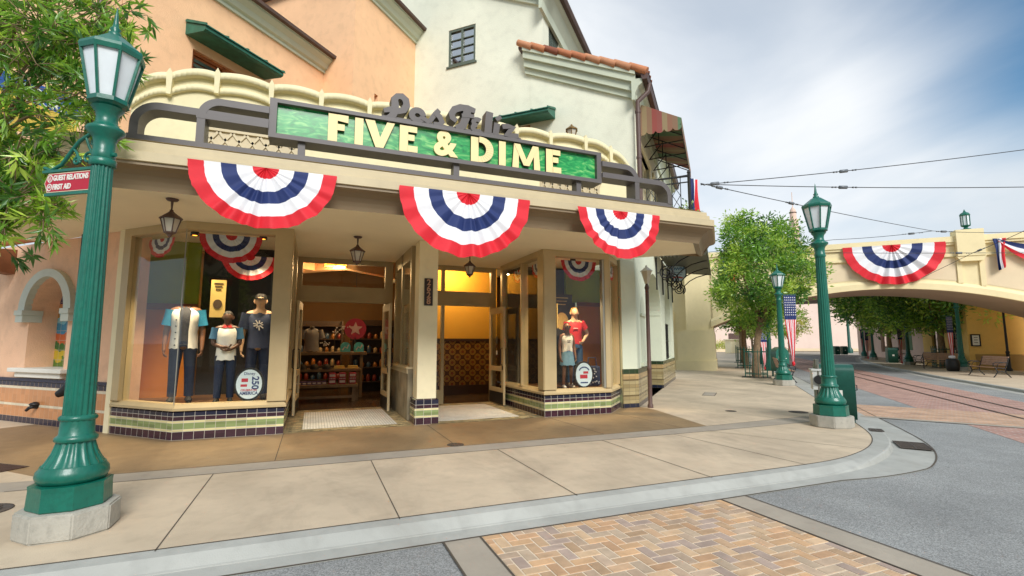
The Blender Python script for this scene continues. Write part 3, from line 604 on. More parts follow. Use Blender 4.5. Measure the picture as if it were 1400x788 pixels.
# front wall above the canopy and scalloped parapet (t about 0.8)
TP = .8
b = MB(); nodes = [(-7.75, 6.12), (-7.19, 6.46), (-6.44, 6.62), (-5.52, 6.58), (-4.61, 6.58), (-3.67, 6.58), (-2.6, 6.58), (-1.4, 6.58), (-.34, 6.58), (.55, 6.58), (1.52, 6.62), (2.25, 6.46), (2.8, 6.12)]
def scallop(off):
    out = []
    for i in range(len(nodes) - 1):
        (x0, z0), (x1, z1) = nodes[i], nodes[i + 1]; bulge = .075 if 0 < i < len(nodes) - 2 else .1
        if i in (1, len(nodes) - 3): bulge = .09
        for k in range(9):
            f = k / 9; out.append((x0 + (x1 - x0) * f, z0 + (z1 - z0) * f - .05 + bulge * math.sin(math.pi * f) ** .8 + off))
    out.append((nodes[-1][0], nodes[-1][1] - .05 + off)); return out
top = scallop(0)
b.prism([(-7.75, 4.0)] + top + [(2.8, 4.0)], TP, TP + .3, 0, 'y')
def strip(off0, off1, y0, y1):
    A, B = scallop(off0), scallop(off1)
    for i in range(len(A) - 1):
        b.add([(A[i][0], y0, A[i][1]), (A[i + 1][0], y0, A[i + 1][1]), (B[i + 1][0], y0, B[i + 1][1]), (B[i][0], y0, B[i][1]), (A[i][0], y1, A[i][1]), (A[i + 1][0], y1, A[i + 1][1]), (B[i + 1][0], y1, B[i + 1][1]), (B[i][0], y1, B[i][1])], [(0, 1, 2, 3), (4, 5, 1, 0), (3, 2, 6, 7)], 0, True)
strip(-.1, .03, TP - .12, TP + .3); strip(-.36, -.25, TP - .07, TP)
for x, z in nodes[1:-1]:
    b.prism([(x - .035, z - .42), (x + .035, z - .42), (x + .05, z - .02), (x, z + .08), (x - .05, z - .02)], TP - .13, TP + .05, 0, 'y')
b.build('parapet', M_creamp, shop)
for x0, x1 in ((-6.6, -5.0), (.3, 1.95)):
    b = MB()
    b.box(x0, x1, TP - .02, TP - .003, 5.17, 5.5)
    for z in (5.14, 5.5): b.box(x0 - .03, x1 + .03, TP - .06, TP - .021, z, z + .05)
    n = int((x1 - x0) / .2)
    for i in range(n):
        xa = x0 + i * (x1 - x0) / n; xb = x0 + (i + 1) * (x1 - x0) / n
        for za, zb in ((5.19, 5.5), (5.5, 5.19)): b.bar((xa, TP - .035, za), (xb, TP - .035, zb), .025, .045)
    b.build('lattice_vent', [M_tanl], shop)
# interior shell of the shop: floor, walls, ceiling
M_inw = mat('ochre_inner_wall', '#75552a', .7, .1, 1.2)
M_ind = mat('dark_brown_inner', '#33251b', .6, .2, 2)
M_infl = bricks('dark_floor_tile', '#5a4632', '#3a2c20', '#2a2018', .6, .6, .015, 0, rough=.25, var=.3)
b = MB(); poly(b, [(-7.5, TD + .02), (2.3, TD + .02), (2.3, 10.5), (-7.5, 10.5)], .003); b.build('shop_floor', M_infl, shop)
b = MB(); b.box(-7.7, 2.5, 10.5, 10.6, 0, 4.7); b.box(-7.7, -7.6, 3.3, 10.5, 0, 4.7); b.box(2.4, 2.5, 3.3, 10.5, 0, 4.7); b.build('inner_wall', M_inw, shop)
b = MB(); b.box(-7.7, 2.5, 1.1, 10.6, 4.7, 4.8); b.box(-7.7, 2.5, 3.14, 3.2, SOF + .01, 4.7); b.build('inner_ceiling', M_ind, shop)
# tiled wall inside the second doorway
def moor():
    m = mat('moorish_tile', '#46301a', .3); nt = m.node_tree; N_ = nt.nodes; L_ = nt.links; P = N_['Principled BSDF']
    uv = N_.new('ShaderNodeUVMap'); sp = N_.new('ShaderNodeSeparateXYZ'); L_.new(uv.outputs[0], sp.inputs[0])
    def M(op, a, b_=0.0, c_=None):
        n = N_.new('ShaderNodeMath'); n.operation = op
        for i, x in enumerate((a, b_) if c_ is None else (a, b_, c_)):
            if isinstance(x, (int, float)): n.inputs[i].default_value = x
            else: L_.new(x, n.inputs[i])
        return n.outputs[0]
    k = 2 * math.pi / .32
    cu = M('COSINE', M('MULTIPLY', sp.outputs[0], k)); cv = M('COSINE', M('MULTIPLY', sp.outputs[1], k))
    f = M('ADD', cu, cv); p = M('MULTIPLY', cu, cv); g = M('ADD', M('ABSOLUTE', f), M('MULTIPLY', p, .55))
    l1 = M('LESS_THAN', M('ABSOLUTE', M('SUBTRACT', g, .75)), .16); l2 = M('LESS_THAN', M('ABSOLUTE', M('SUBTRACT', g, 1.7)), .2)
    l3 = M('GREATER_THAN', g, 2.25); ln = M('MAXIMUM', l1, M('MULTIPLY', l2, .7))
    a = N_.new('ShaderNodeMix'); a.data_type = 'RGBA'; L_.new(ln, a.inputs[0]); a.inputs[6].default_value = (*srgb('#4a2d18'), 1); a.inputs[7].default_value = (*srgb('#d3a54a'), 1)
    c = N_.new('ShaderNodeMix'); c.data_type = 'RGBA'; L_.new(l3, c.inputs[0]); L_.new(a.outputs[2], c.inputs[6]); c.inputs[7].default_value = (*srgb('#7d3a22'), 1); L_.new(c.outputs[2], P.inputs['Base Color']); return m
b = MB(); b.box(-2.3, .8, 5.1, 5.2, 1.68, 4.7); b.build('partition_wall', mat('yellow_inner_wall', '#d8a63c', .7, .06, 1), shop)
b = MB(); b.box(-2.3, .8, 5.06, 5.2, .28, 1.6); b.build('patterned_tile_dado', moor(), shop)
b = MB(); b.box(-2.3, .8, 5.03, 5.2, 1.6, 1.68); b.box(-2.3, .8, 5.03, 5.2, .0, .28); b.build('dado_trim', mat('dark_wood_trim', '#3a2216', .5, .2, 5), shop)
# display floors and backdrops of the two show windows
M_or = mat('orange_board', '#c8791f', .6, .12, 1.5); M_gr = mat('olive_green_board', '#8b9a2a', .7, .08, 1); M_dkp = mat('dark_display_back', '#241f1a', .7, .15, 2)
b = MB(); poly(b, [(-7.75, 1.35), (-6.6, .14), (-5.1, .14), (-5.1, 2.6), (-8.3, 2.6), (-8.3, 1.95)], .5); poly(b, [(.14, 2.5), (.14, .14), (1.6, .14), (2.3, .82), (3.3, 1.9), (3.3, 2.5)], .5); b.build('display_floor', mat('display_floor_wood', '#6b4a2c', .4, .25, 3), shop)
b = MB(); b.box(-8.3, -6.75, 2.0, 2.1, .5, 2.2); b.box(2.1, 3.3, 2.2, 2.3, .5, 2.55); b.build('display_board', M_or, shop)
b = MB(); b.box(-8.3, -6.75, 2.0, 2.1, 2.32, SOF - .01); b.box(1.75, 3.3, 2.26, 2.34, 2.65, SOF - .01); b.build('display_backdrop', M_gr, shop)
b = MB(); b.box(-8.3, -6.75, 1.93, 2.1, 2.2, 2.32); b.box(2.05, 3.3, 2.12, 2.199, 2.55, 2.65); b.build('display_rail', mat('reddish_moulding', '#7a3a16', .5, .2, 6), shop)
b = MB(); b.box(-6.75, -5.1, 2.3, 2.4, .5, SOF - .01); b.box(.12, 2.1, 2.38, 2.44, .5, SOF - .01); b.build('display_back', M_dkp, shop)

# ---------------------------------------------------------------- marquee sign on the canopy
SY = -1.8
sign = thing('marquee_sign', 'long green shop sign with cream capital letters in a charcoal frame on the canopy', 'shop sign', (-2.45, SY, 4.2))
b = MB(); X0, X1, Z0, Z1 = -5.3, .36, 4.54, 5.14
b.holed(X0, X1, Z0, Z1, [(X0 + .1, X1 - .1, Z0 + .07, Z1 - .06)], SY, SY + .3); b.box(X0 + .002, X1 - .002, SY + .29, SY + .34, Z0 + .002, Z1 - .002)
for x in (-4.85, -2.45, -.1): b.box(x - .05, x + .05, SY + .06, SY + .24, 4.3, Z0 + .001)
b.build('sign_frame', M_darkgrey, sign)
def stained():
    m = mat('green_art_glass', '#1f8f3c', .25); nt = m.node_tree; N_ = nt.nodes; L_ = nt.links; P = N_['Principled BSDF']
    tc_ = N_.new('ShaderNodeTexCoord'); mp_ = N_.new('ShaderNodeMapping'); mp_.inputs['Scale'].default_value = (1.2, 1, 3.4); L_.new(tc_.outputs['Object'], mp_.inputs[0])
    n_ = N_.new('ShaderNodeTexNoise'); n_.inputs['Scale'].default_value = 3; n_.inputs['Detail'].default_value = 6; n_.inputs['Distortion'].default_value = 1.5; L_.new(mp_.outputs[0], n_.inputs['Vector'])
    r_ = N_.new('ShaderNodeValToRGB'); e_ = r_.color_ramp.elements; e_[0].position = .3; e_[0].color = (*srgb('#0d6f3c'), 1); e_[1].position = .72; e_[1].color = (*srgb('#8fd07a'), 1)
    x_ = r_.color_ramp.elements.new(.5); x_.color = (*srgb('#27a052'), 1); L_.new(n_.outputs['Fac'], r_.inputs[0]); L_.new(r_.outputs[0], P.inputs['Base Color']); return m
b = MB(); b.box(X0 + .1, X1 - .1, SY + .08, SY + .1, Z0 + .07, Z1 - .06); b.build('green_panel', stained(), sign)
# block letters drawn as strokes; each letter a part
M_let = mat('cream_letter', '#f0dca0', .5, .03, 2); M_lete = mat('letter_edge', '#4a4038', .6)
def block(ch, x, w, h, z, mb, gx=0.0):
    T = .135; cnt = [0]
    def P(p): cnt[0] += 1; mb.prism([(x + a * w, z + c * h) for a, c in p], SY + .03 - .003 * cnt[0], SY + .079 - .0005 * cnt[0], 0, 'y'); mb.m[-len(p):] = [1] * len(p)
    t = T / w; v = .1 / h
    if ch == 'F': P([(0, 0), (t, 0), (t, .44), (t, 1), (0, 1)]); P([(t, 1 - v), (1, 1 - v - .04), (1, 1), (t, 1)]); P([(t, .42), (.82, .42), (.82, .42 + v), (t, .42 + v)])
    if ch == 'I': P([(0, 0), (1, 0), (1, 1), (0, 1)])
    if ch == 'E': P([(0, 0), (t, 0), (t, 1), (0, 1)]); P([(t, 1 - v), (1, 1 - v), (1, 1), (t, 1)]); P([(t, .44), (.85, .44), (.85, .44 + v), (t, .44 + v)]); P([(t, 0), (1.04, 0), (1.04, v * 1.05), (t, v * 1.05)])
    if ch == 'V': P([(.5 - t * .45, 0), (.5 + t * .45, 0), (t * 1.1, 1), (0, 1)]); P([(.5 - t * .45, 0.001), (.5 + t * .45, 0.001), (1, 1), (1 - t * .9, 1)])
    if ch == 'M': P([(0, 0), (t * .9, 0), (t * .95, 1), (.06, 1)]); P([(1 - t * .9, 0), (1, 0), (.94, 1), (1 - t * .95, 1)]); P([(.5 - t * .4, .12), (.5 + t * .4, .12), (t * 1.1, 1), (.06, 1)]); P([(.5 - t * .4, .121), (.5 + t * .4, .121), (.94, 1), (1 - t * 1.1, 1)])
    if ch == 'D':
        P([(0, 0), (t, 0), (t, 1), (0, 1)]); n = 14
        O = [(t + (1 - t) * math.sin(math.pi * i / n) ** .8, .5 - .5 * math.cos(math.pi * i / n)) for i in range(n + 1)]; Q = [(t + (1 - 2 * t) * math.sin(math.pi * i / n) ** .8, .5 - (.5 - v) * math.cos(math.pi * i / n)) for i in range(n + 1)]
        for i in range(n): P([O[i], O[i + 1], Q[i + 1], Q[i]][::-1])
    if ch == '&':
        mb.text('&', h * 1.34, Matrix.Translation((x + w * .5, SY + .055, z + h * .5)), .024, .022, 0, 1.0); return
        mb.M = Matrix.Translation((x, 0, z)); 
        pts = [(.98, .02), (.70, .30), (.42, .58), (.30, .76), (.36, .92), (.52, .985), (.66, .93), (.70, .80), (.58, .66), (.34, .54), (.16, .42), (.09, .26), (.18, .10), (.38, .03), (.60, .08), (.80, .24), (.90, .40), (.92, .50)]
        mb.ribbon([(a * w, .03 * h + c * h * .94) for a, c in pts], [.1] * 5 + [.085] * 4 + [.1] * 9, SY + .03, SY + .079); mb.box(.76 * w, 1.08 * w, SY + .024, SY + .074, .46 * h, .54 * h); mb.M = Matrix.Identity(4)
zb, hb = 4.622, .435
lx = [('F', -4.49, .29), ('I', -4.1, .125), ('V', -3.95, .46), ('E', -3.41, .28), ('&', -2.88, .44), ('D', -2.21, .40), ('I', -1.7, .125), ('M', -1.45, .54), ('E', -.79, .29)]
for ch, x, w_ in lx:
    b = MB(); block(ch, x, w_, hb, zb, b); b.build('letter', [M_let, M_lete], sign)
# cursive letters on top of the sign, thick extruded strokes
def arc(cx, cz, rx, rz, a0, a1, n=14): return [(cx + rx * math.cos(R(a0 + (a1 - a0) * i / n)), cz + rz * math.sin(R(a0 + (a1 - a0) * i / n))) for i in range(n + 1)]
M_sc = mat('charcoal_script', '#57514f', .5, .05, 2)
base = 5.13
def script(strokes):
    b = MB()
    for i_, (pts, w_) in enumerate(strokes): b.ribbon(pts, w_, SY + .02 - .005 * i_, SY + .24 + .005 * i_)
    b.build('script_letter', M_sc, sign)
zb2 = base
script([([(-3.67,5.25),(-3.56,5.29),(-3.45,5.275),(-3.36,5.31),(-3.31,5.40),(-3.325,5.49),(-3.39,5.54),(-3.46,5.53),(-3.51,5.47)], [.07,.095,.1,.11,.115,.115,.11,.1,.1]), ([(-3.51,5.5),(-3.495,5.38),(-3.5,5.26),(-3.54,5.17),(-3.62,5.1)], [.1,.12,.12,.12,.11])])
script([(arc(-3.13, 5.265, .092, .085, 0, 352, 24), .1), ([(-3.06, 5.24), (-2.98, 5.2), (-2.93, 5.16)], .075)])
script([([(-2.98,5.12),(-2.9,5.24),(-2.84,5.34),(-2.77,5.42)], .08), ([(-2.83,5.36),(-2.76,5.3),(-2.72,5.22),(-2.76,5.16),(-2.86,5.15)], .095), ([(-2.76,5.16),(-2.65,5.14)], .05)])
script([([(-2.47,5.28),(-2.54,5.33),(-2.555,5.4),(-2.51,5.48),(-2.4,5.535),(-2.27,5.545),(-2.14,5.52)], [.08,.105,.115,.12,.12,.11,.085]), ([(-2.27,5.54),(-2.31,5.36),(-2.36,5.22),(-2.46,5.13)], .135), ([(-2.38,5.39),(-2.27,5.41),(-2.16,5.41)], .07)])
script([(arc(-2.1, 5.32, .07, .055, 40, 270, 10), .08), (arc(-2.1, 5.215, .08, .06, 100, 330, 10), .085)])
script([([(-1.875,5.55),(-1.895,5.36),(-1.91,5.13)], .13), ([(-1.98,5.15),(-1.82,5.15)], .05)])
script([([(-1.735,5.37),(-1.77,5.13)], .11), ([(-1.76,5.43),(-1.67,5.5)], .068), ([(-1.8,5.15),(-1.62,5.15)], .05)])
script([([(-1.64,5.33),(-1.53,5.35),(-1.42,5.345),(-1.5,5.26),(-1.58,5.19),(-1.45,5.19),(-1.33,5.2)], .09)])
b = MB(); b.box(-3.7, -1.28, SY + .03, SY + .2, base - .02, base + .045); b.build('script_base', M_sc, sign)
# streamlined tube rails either side
b = MB()
rc = [0]
def rail(pts, w_=.1): rc[0] += 1; b.ribbon(pts, w_, SY - .02 - .004 * rc[0], SY + .24 + .004 * rc[0])
b.box(-6.97, 1.97, SY - .03, SY + .25, 4.21, 4.31)
rail([(-6.9, 4.3)] + [(-6.9, 4.46)] + arc(-6.62, 4.46, .28, .28, 180, 90, 10) + [(-5.3, 4.74)]); rail([(-6.14, 4.3), (-6.14, 4.69)] + arc(-5.9, 4.69, .24, .24, 180, 90, 10) + [(-5.3, 4.93)])
rail([(-6.2, 4.69), (-5.3, 4.69)], .07)
rail([(.36, 4.92)] + arc(.88, 4.66, .26, .26, 90, 0, 10) + [(1.14, 4.3)]); rail([(.36, 4.7)] + arc(1.66, 4.45, .25, .25, 90, 0, 10) + [(1.91, 4.3)])
b.build('tube_rail', M_darkgrey, sign)
# ---------------------------------------------------------------- peach building (left wing and the blocks above the shop)
peach = thing('peach_building', 'peach stucco building with an arched tile niche below and grey cornices above', 'building', (-9.6, 4.0, 0))
WL = wallM(-7.77, 1.22, -45)
b = MB(WL); b.holed(-7.5, -.13, 0, SOF - .003, [(-3.0, -1.62, 1.05, 2.85)], 0, .5); b.arch_fill(-3.0, -1.62, 2.2, 2.85, .001, .5)
b.build('wall', M_peach2, peach)
b = MB(WL); b.box(-7.5, -.13, -.03, -.001, 0, .79); b.build('tiled_dado', M_tile2, peach)
b = MB(WL); b.box(-7.5, -.128, -.05, -.001, .8, .86); b.build('dado_cap', mat('navy_glazed_cap', '#1d1c3a', .2, .1, 4), peach)
b = MB(WL); oc = [(-2.31 + .93 * math.cos(R(a)), 2.2 + .8 * math.sin(R(a))) for a in range(0, 181, 10)]; ic = [(-2.31 + .69 * math.cos(R(a)), 2.2 + .65 * math.sin(R(a))) for a in range(0, 181, 10)]
for i in range(18): b.prism([oc[i], oc[i + 1], ic[i + 1], ic[i]][::-1], -.1, .02, 0, 'y')
for sg in (-1, 1):
    c = -2.31 + sg * .81
    b.box(c - .15, c + .15, -.14, .2, 2.1, 2.199); b.box(c - .13, c + .13, -.12, .2, 1.96, 2.1)
b.build('niche_arch', M_mould, peach)
b = MB(WL); b.bbox(-3.25, -1.37, -.16, .45, .98, 1.06, .012); b.bbox(-3.1, -1.5, -.1, .1, .88, .979, .012); b.build('niche_sill', M_white, peach)
def mural():
    m = mat('tile_mural', '#4a7aa0', .25); nt = m.node_tree; N_ = nt.nodes; L_ = nt.links; P = N_['Principled BSDF']
    uv = N_.new('ShaderNodeUVMap'); sp = N_.new('ShaderNodeSeparateXYZ'); L_.new(uv.outputs[0], sp.inputs[0])
    nz_ = N_.new('ShaderNodeTexNoise'); nz_.inputs['Scale'].default_value = 3.2; nz_.inputs['Detail'].default_value = 3; L_.new(uv.outputs[0], nz_.inputs['Vector'])
    a = N_.new('ShaderNodeMath'); a.operation = 'MULTIPLY_ADD'; L_.new(nz_.outputs['Fac'], a.inputs[0]); a.inputs[1].default_value = .55; L_.new(sp.outputs[1], a.inputs[2])
    d = N_.new('ShaderNodeMapRange'); d.inputs[1].default_value = 1.3; d.inputs[2].default_value = 3.15; L_.new(a.outputs[0], d.inputs[0])
    r_ = N_.new('ShaderNodeValToRGB'); r_.color_ramp.interpolation = 'CONSTANT'; e_ = r_.color_ramp.elements
    cs = [(0, '#4f7a2a'), (.12, '#c9b030'), (.2, '#2d6b34'), (.28, '#c8643a'), (.36, '#3b8fb4'), (.52, '#7fc0d0'), (.58, '#b58a4a'), (.66, '#c98a58'), (.72, '#3a3360'), (.84, '#5fa0c8')]
    for i, (p, c) in enumerate(cs):
        x = e_[i] if i < 2 else e_.new(p)
        x.position = p; x.color = (*srgb(c), 1)
    L_.new(d.outputs[0], r_.inputs[0])
    b_ = N_.new('ShaderNodeTexBrick'); b_.offset = 0; b_.inputs['Scale'].default_value = 1; b_.inputs['Brick Width'].default_value = .2; b_.inputs['Row Height'].default_value = .2; b_.inputs['Mortar Size'].default_value = .004; L_.new(uv.outputs[0], b_.inputs['Vector'])
    x_ = N_.new('ShaderNodeMix'); x_.data_type = 'RGBA'; L_.new(b_.outputs['Fac'], x_.inputs[0]); L_.new(r_.outputs[0], x_.inputs[6]); x_.inputs[7].default_value = (.5, .45, .38, 1); L_.new(x_.outputs[2], P.inputs['Base Color']); return m
b = MB(WL); b.box(-3.05, -1.58, .46, .5, 1.06, 2.9); b.build('tile_picture', mural(), peach)
b = MB(WL); b.prism([(.35, 3.5), (-.02, 3.5), (-.9, 3.44), (-.9, 3.28), (-.55, 3.2), (-.3, 3.02), (-.02, 2.98), (.35, 2.98)][::-1], -4.1, -3.75, 0, 'x'); b.build('timber_corbel', M_wood, peach)
dp = thing('downspout', 'thin dark downspout with an elbow on the peach wall behind the leftmost lamp post', 'downspout', (-8.55, 1.9, .6)); b = MB(WL)
b.tube([(-1.15, -.09, SOF), (-1.15, -.09, .85)], .045, 10); b.build('pipe', M_black, dp)
b = MB(WL); b.tube([(-1.15, -.09, .9), (-1.15, -.1, .78), (-1.2, -.16, .66), (-1.28, -.2, .62)], [.06, .08, .085, .06], 10); b.build('elbow', M_black, dp)
hb_ = thing('hose_tap', 'small black hose tap sticking out of the tiled dado left of the lamp post', 'tap', (-9.0, 2.4, .3)); b = MB(WL); b.tube([(-2.3, -.03, .34), (-2.3, -.1, .34), (-2.33, -.14, .32), (-2.38, -.16, .27)], [.05, .035, .03, .025], 10); b.build('spout', M_black, hb_); b = MB(WL); b.lathe([(.07, .36), (.09, .38), (.07, .41), (.02, .43)], 14, (-2.3, -.07)); b.build('tap_handle', M_black, hb_)
# upper blocks
def cornice(path, z, out=.42, h=.42, mats=None, name='cornice', parent=peach, roofup=.5):
    b = MB(); b.loft(path, [(0, z - h), (.06, z - h), (.06, z - h * .8), (.14, z - h * .72), (.2, z - h * .45), (out * .8, z - h * .2), (out * .8, z - h * .08), (out * .88, z - .02), (out * .88, z)], 0, caps=True); b.build(name, M_sagetrim, parent)
    b = MB(); b.loft(path, [(out * .86, z - .03), (out + .06, z - .03), (out + .08, z + .05), (out, z + .08), (-1.5, z + .08 + (1.5 + out) * roofup)], 0); b.build('roof_edge', M_roofd, parent)
M_roofd = mat('dark_brown_roofing', '#5d4a42', .7, .2, 4)
M_rtile = mat('terracotta_roof_tile', '#b06a45', .75, .12, 6, .3, 50, attr=True)
B3 = Vector((-4.6, 6.21)); B2 = Vector((-3.78, 5.38)); BG = Vector((-1.51, 7.65)); CG = Vector((4.04, 2.12)); e45 = Vector((.7071, .7071)); em = Vector((.7071, -.7071))
b = MB(wallM(B3.x, B3.y, 45)); b.holed(-5.54, 0, 3.7, 10.4, [(-4.05, -2.3, 6.6, 8.42)], 0, .3); b.build('wall', M_peach, peach)
b = MB(wallM(B3.x, B3.y, 45)); b.box(-4.05, -2.3, .14, .2, 6.6, 8.42)
for x in (-4.05, -3.24, -2.38): b.box(x, x + .08, .08, .139, 6.6, 8.42)
b.box(-3.969, -2.381, .08, .139, 8.34, 8.42); fw = b.build('window_frame', mat('orange_brown_wood', '#a05a28', .5, .2, 5), peach)
b = MB(wallM(B3.x, B3.y, 45))
for x0, x1 in ((-3.95, -3.26), (-3.14, -2.4)):
    for i in range(14): b.box(x0, x1, .1, .125, 6.62 + i * .12, 6.7 + i * .12)
b.build('shutter', mat('dark_green_shutter', '#3c4a3e', .5, .1, 5), peach)
cornice([B3 - e45 * 5.9, B3 + e45 * .55], 10.35)
b = MB(wallM(B2.x, B2.y, -45)); b.box(-6.5, 0, 0, .3, 3.7, 13.4); b.M = wallM(B2.x, B2.y, 45); b.holed(.303, 3.25, 3.7, 13.2, [(2.0, 2.17, 9.35, 9.62), (1.02, 1.19, 9.28, 9.55)], 0, .25); b.build('wall', M_peach, peach)
b = MB(wallM(B2.x, B2.y, 45)); b.box(2.0, 2.17, .2, .24, 9.35, 9.62); b.box(1.02, 1.19, .2, .24, 9.28, 9.55); b.build('vent_recess', mat('terracotta_vent', '#a8521f', .7, .2, 4), peach)
cornice([B2 - e45 * .0, BG + e45 * .3], 13.0, .4, .45)
b = MB(wallM(B2.x, B2.y, -45)); b.box(-7, .3, -.4, .3, 13.42, 13.6); b.box(-7, .2, -.25, -.001, 13.15, 13.419); b.build('roof_edge', M_roofd, peach)
qL = B3 - e45 * 5.85
b = MB(wallM(qL.x, qL.y, -45)); b.box(-8, 0, 0, .3, 3.7, 11.5); b.build('wall', M_peach, peach)
pp = thing('drainpipe', 'brown drainpipe on the upper corner of the peach building at the top left', 'drainpipe', (qL.x, qL.y, 4.2)); b = MB(); b.tube([(qL.x - .02, qL.y - .1, 4.2), (qL.x - .02, qL.y - .1, 11)], .06, 10); b.build('pipe', M_brown, pp)
b = MB()
for z in (5.5, 7.6, 9.7): b.lathe([(.075, z), (.075, z + .06)], 10, (qL.x - .02, qL.y - .1))
b.build('clamp', M_brown, pp)
# green copper window hoods
def hood(name, label, M, x0, x1, z, out, parent, drop=.3):
    b = MB(M); b.prism([(0, z), (-out, z - drop * .9), (-out, z - drop * 1.15), (-out + .08, z - drop * 1.25), (0, z - drop * 1.0)], x0, x1, 0, 'x')
    b.prism([(-.02, z + .05), (-out - .04, z - drop * .82), (-out - .04, z - drop * .91), (-.02, z - .001)], x0 - .03, x1 + .03, 0, 'x')
    n = int((x1 - x0) / .45)
    for i in range(n + 1): x = x0 + (x1 - x0) * i / n; b.bar((x, -.02, z + .05), (x, -out - .03, z - drop * .82 + .01), .03, .05)
    return b.build(name, M_verd, parent, props={'label': label})
hood('window_hood', 'green copper hood over the shuttered window', wallM(B3.x, B3.y, 45), -4.25, -2.1, 8.95, .7, peach)

# ---------------------------------------------------------------- pale green building behind, with the arcade on the side street
green = thing('sage_building', 'tall pale green stucco building with tiled gable rake, arcade and corner balcony', 'building', (4.5, 4.5, 0))
WG = wallM(CG.x, CG.y, -45)
b = MB(WG)
zt = lambda x: 9.25 - .46 * x   # lower gable rake
b.prism([(-3.3, 3.7), (0, 3.7), (0, 9.3), (-3.3, 10.85)], -.012, .3, 0, 'y')
WX = [(-6.42, -5.34, 11.3, 12.7)]
b.holed(-8.95, -2.85, 3.7, 13.2, WX, .0, .3)
b.prism([(-8.95, 13.2), (-2.85, 13.2), (-8.95, 16.2)], 0, .3, 0, 'y'); b.build('wall', M_sage, green)
M_gwin = mat('grey_green_window', '#5d675a', .5, .1, 4)
wf = MB(WG); wf.holed(-6.42, -5.34, 11.3, 12.7, [(-6.34, -5.92, 11.4, 12.62), (-5.84, -5.42, 11.4, 12.62)], .02, .1)
for x0, x1 in ((-6.34, -5.92), (-5.84, -5.42)):
    for z in (11.7, 12.0, 12.31): wf.box(x0, x1, .04, .08, z - .012, z + .012)
wf.box(-6.48, -5.28, -.05, .02, 11.24, 11.299); wfo = wf.build('window', M_gwin, green)
b = MB(WG); b.box(-6.34, -5.42, .085, .095, 11.4, 12.62); b.build('pane', glass('pale_window_glass', (.9, .92, .95), .05, .5, .6), wfo)
b = MB(WG); b.box(-6.34, -5.42, .2, .25, 11.35, 12.66); b.build('curtain', M_white, green)
# rake cornice and tile course on the lower gable
b = MB(WG)
for (o0, o1, d0, d1) in ((-.75, -.55, 0, .1), (-.56, -.3, 0, .2), (-.31, -.08, 0, .3), (-.09, .02, 0, .36)):
    b.prism([(-3.45, 10.87 + o0 + .25), (.12, 9.24 + o0 + .25), (.12, 9.24 + o1 + .25), (-3.45, 10.87 + o1 + .25)], -d1, -.001, 0, 'y')
b.build('rake_cornice', M_sagetrim, green)
b = MB(WG); tcol = ['#b5714c', '#a8603c', '#c07c54', '#9c5a3c', '#8a4f38', '#bf8560']
nT = 9
for i in range(nT):
    f0, f1 = i / nT, (i + 1) / nT; xa, xb = -3.6 + 4.0 * f0, -3.6 + 4.0 * (f1) + .06; za, zb_ = 11.32 - 1.83 * f0 - .0, 11.32 - 1.83 * f1 - .07
    c = Vector(srgb(random.choice(tcol)))
    b.tube([(xa, -.33, za + .02), (xb, -.33, zb_)], [.1, .12], 12); k0 = len(b.c)
    for j in range(1, 15):
        b.c[-j] = tuple(c)
    for row in range(1, 4):
        c2 = tuple(Vector(srgb(random.choice(tcol))) * .8); n0 = len(b.f); b.tube([(xa + .03, -.33 + row * .27, za + .06), (xb, -.33 + row * .27, zb_ + .04)], [.09, .11], 8)
        for j in range(n0, len(b.f)): b.c[j] = c2
b.hascol = True; b.build('roof_tile_course', M_rtile, green)
b = MB(WG); b.prism([(-3.6, 11.22), (.4, 9.4), (.4, 9.32), (-3.6, 11.12)], -.3, 9, 0, 'y'); b.build('roof', M_roofd, green)
# street side: walls, eaves, gutter, downpipe
WS = wallM(CG.x, CG.y, 45)
b = MB(WS); b.holed(.303, 11, 3.7, 9.4, [(.5, 3.2, 4.2, 7.7), (4.2, 6.2, 4.2, 7.7)], 0, .3); b.build('wall', M_sage, green)
b = MB(WS)
for x0, x1 in ((.5, 3.2), (4.2, 6.2)):
    n = 4; st = (x1 - x0) / n
    for i in range(n + 1): b.box(x0 + i * st - .05, x0 + i * st + .05, .1, .2, 4.2, 7.7)
    for z in (4.25, 6.9, 7.65): b.box(x0, x1, .12, .18, z - .05, z + .05)
    b.box(x0 - .14, x0, -.05, .1, 4.2, 7.85); b.box(x1, x1 + .14, -.05, .1, 4.2, 7.85); b.box(x0 - .14, x1 + .14, -.07, .1, 7.7, 7.86)
b.build('balcony_door', M_cream, green)
b = MB(WS); b.box(.5, 3.2, .19, .21, 4.2, 7.7); b.box(4.2, 6.2, .19, .21, 4.2, 7.7); b.build('pane', M_glassd, green)
b = MB(WS); b.loft([(CG.x, CG.y), (CG.x + 7.8, CG.y + 7.8)], [(0, 8.5), (.08, 8.5), (.1, 8.8), (.3, 9.1), (.38, 9.2), (.38, 9.35)], 0) if False else None
b = MB(); b.loft([CG + em * 0 - e45 * .3, CG + e45 * 11], [(0, 8.65), (.08, 8.65), (.1, 8.85), (.2, 9.05), (.3, 9.12), (.32, 9.26), (.0, 9.3)], 0, caps=True); b.build('eaves_cornice', M_sagetrim, green)
b = MB(); b.loft([CG - e45 * .35, CG + e45 * 11], [(.3, 9.26), (.34, 9.2), (.46, 9.2), (.5, 9.3), (.5, 9.36), (.28, 9.4)], 0, caps=True); b.loft([CG - e45 * .3, CG + e45 * 11], [(.52, 9.37), (-3.0, 11.0)], 0)
b.build('gutter', M_brown, green)
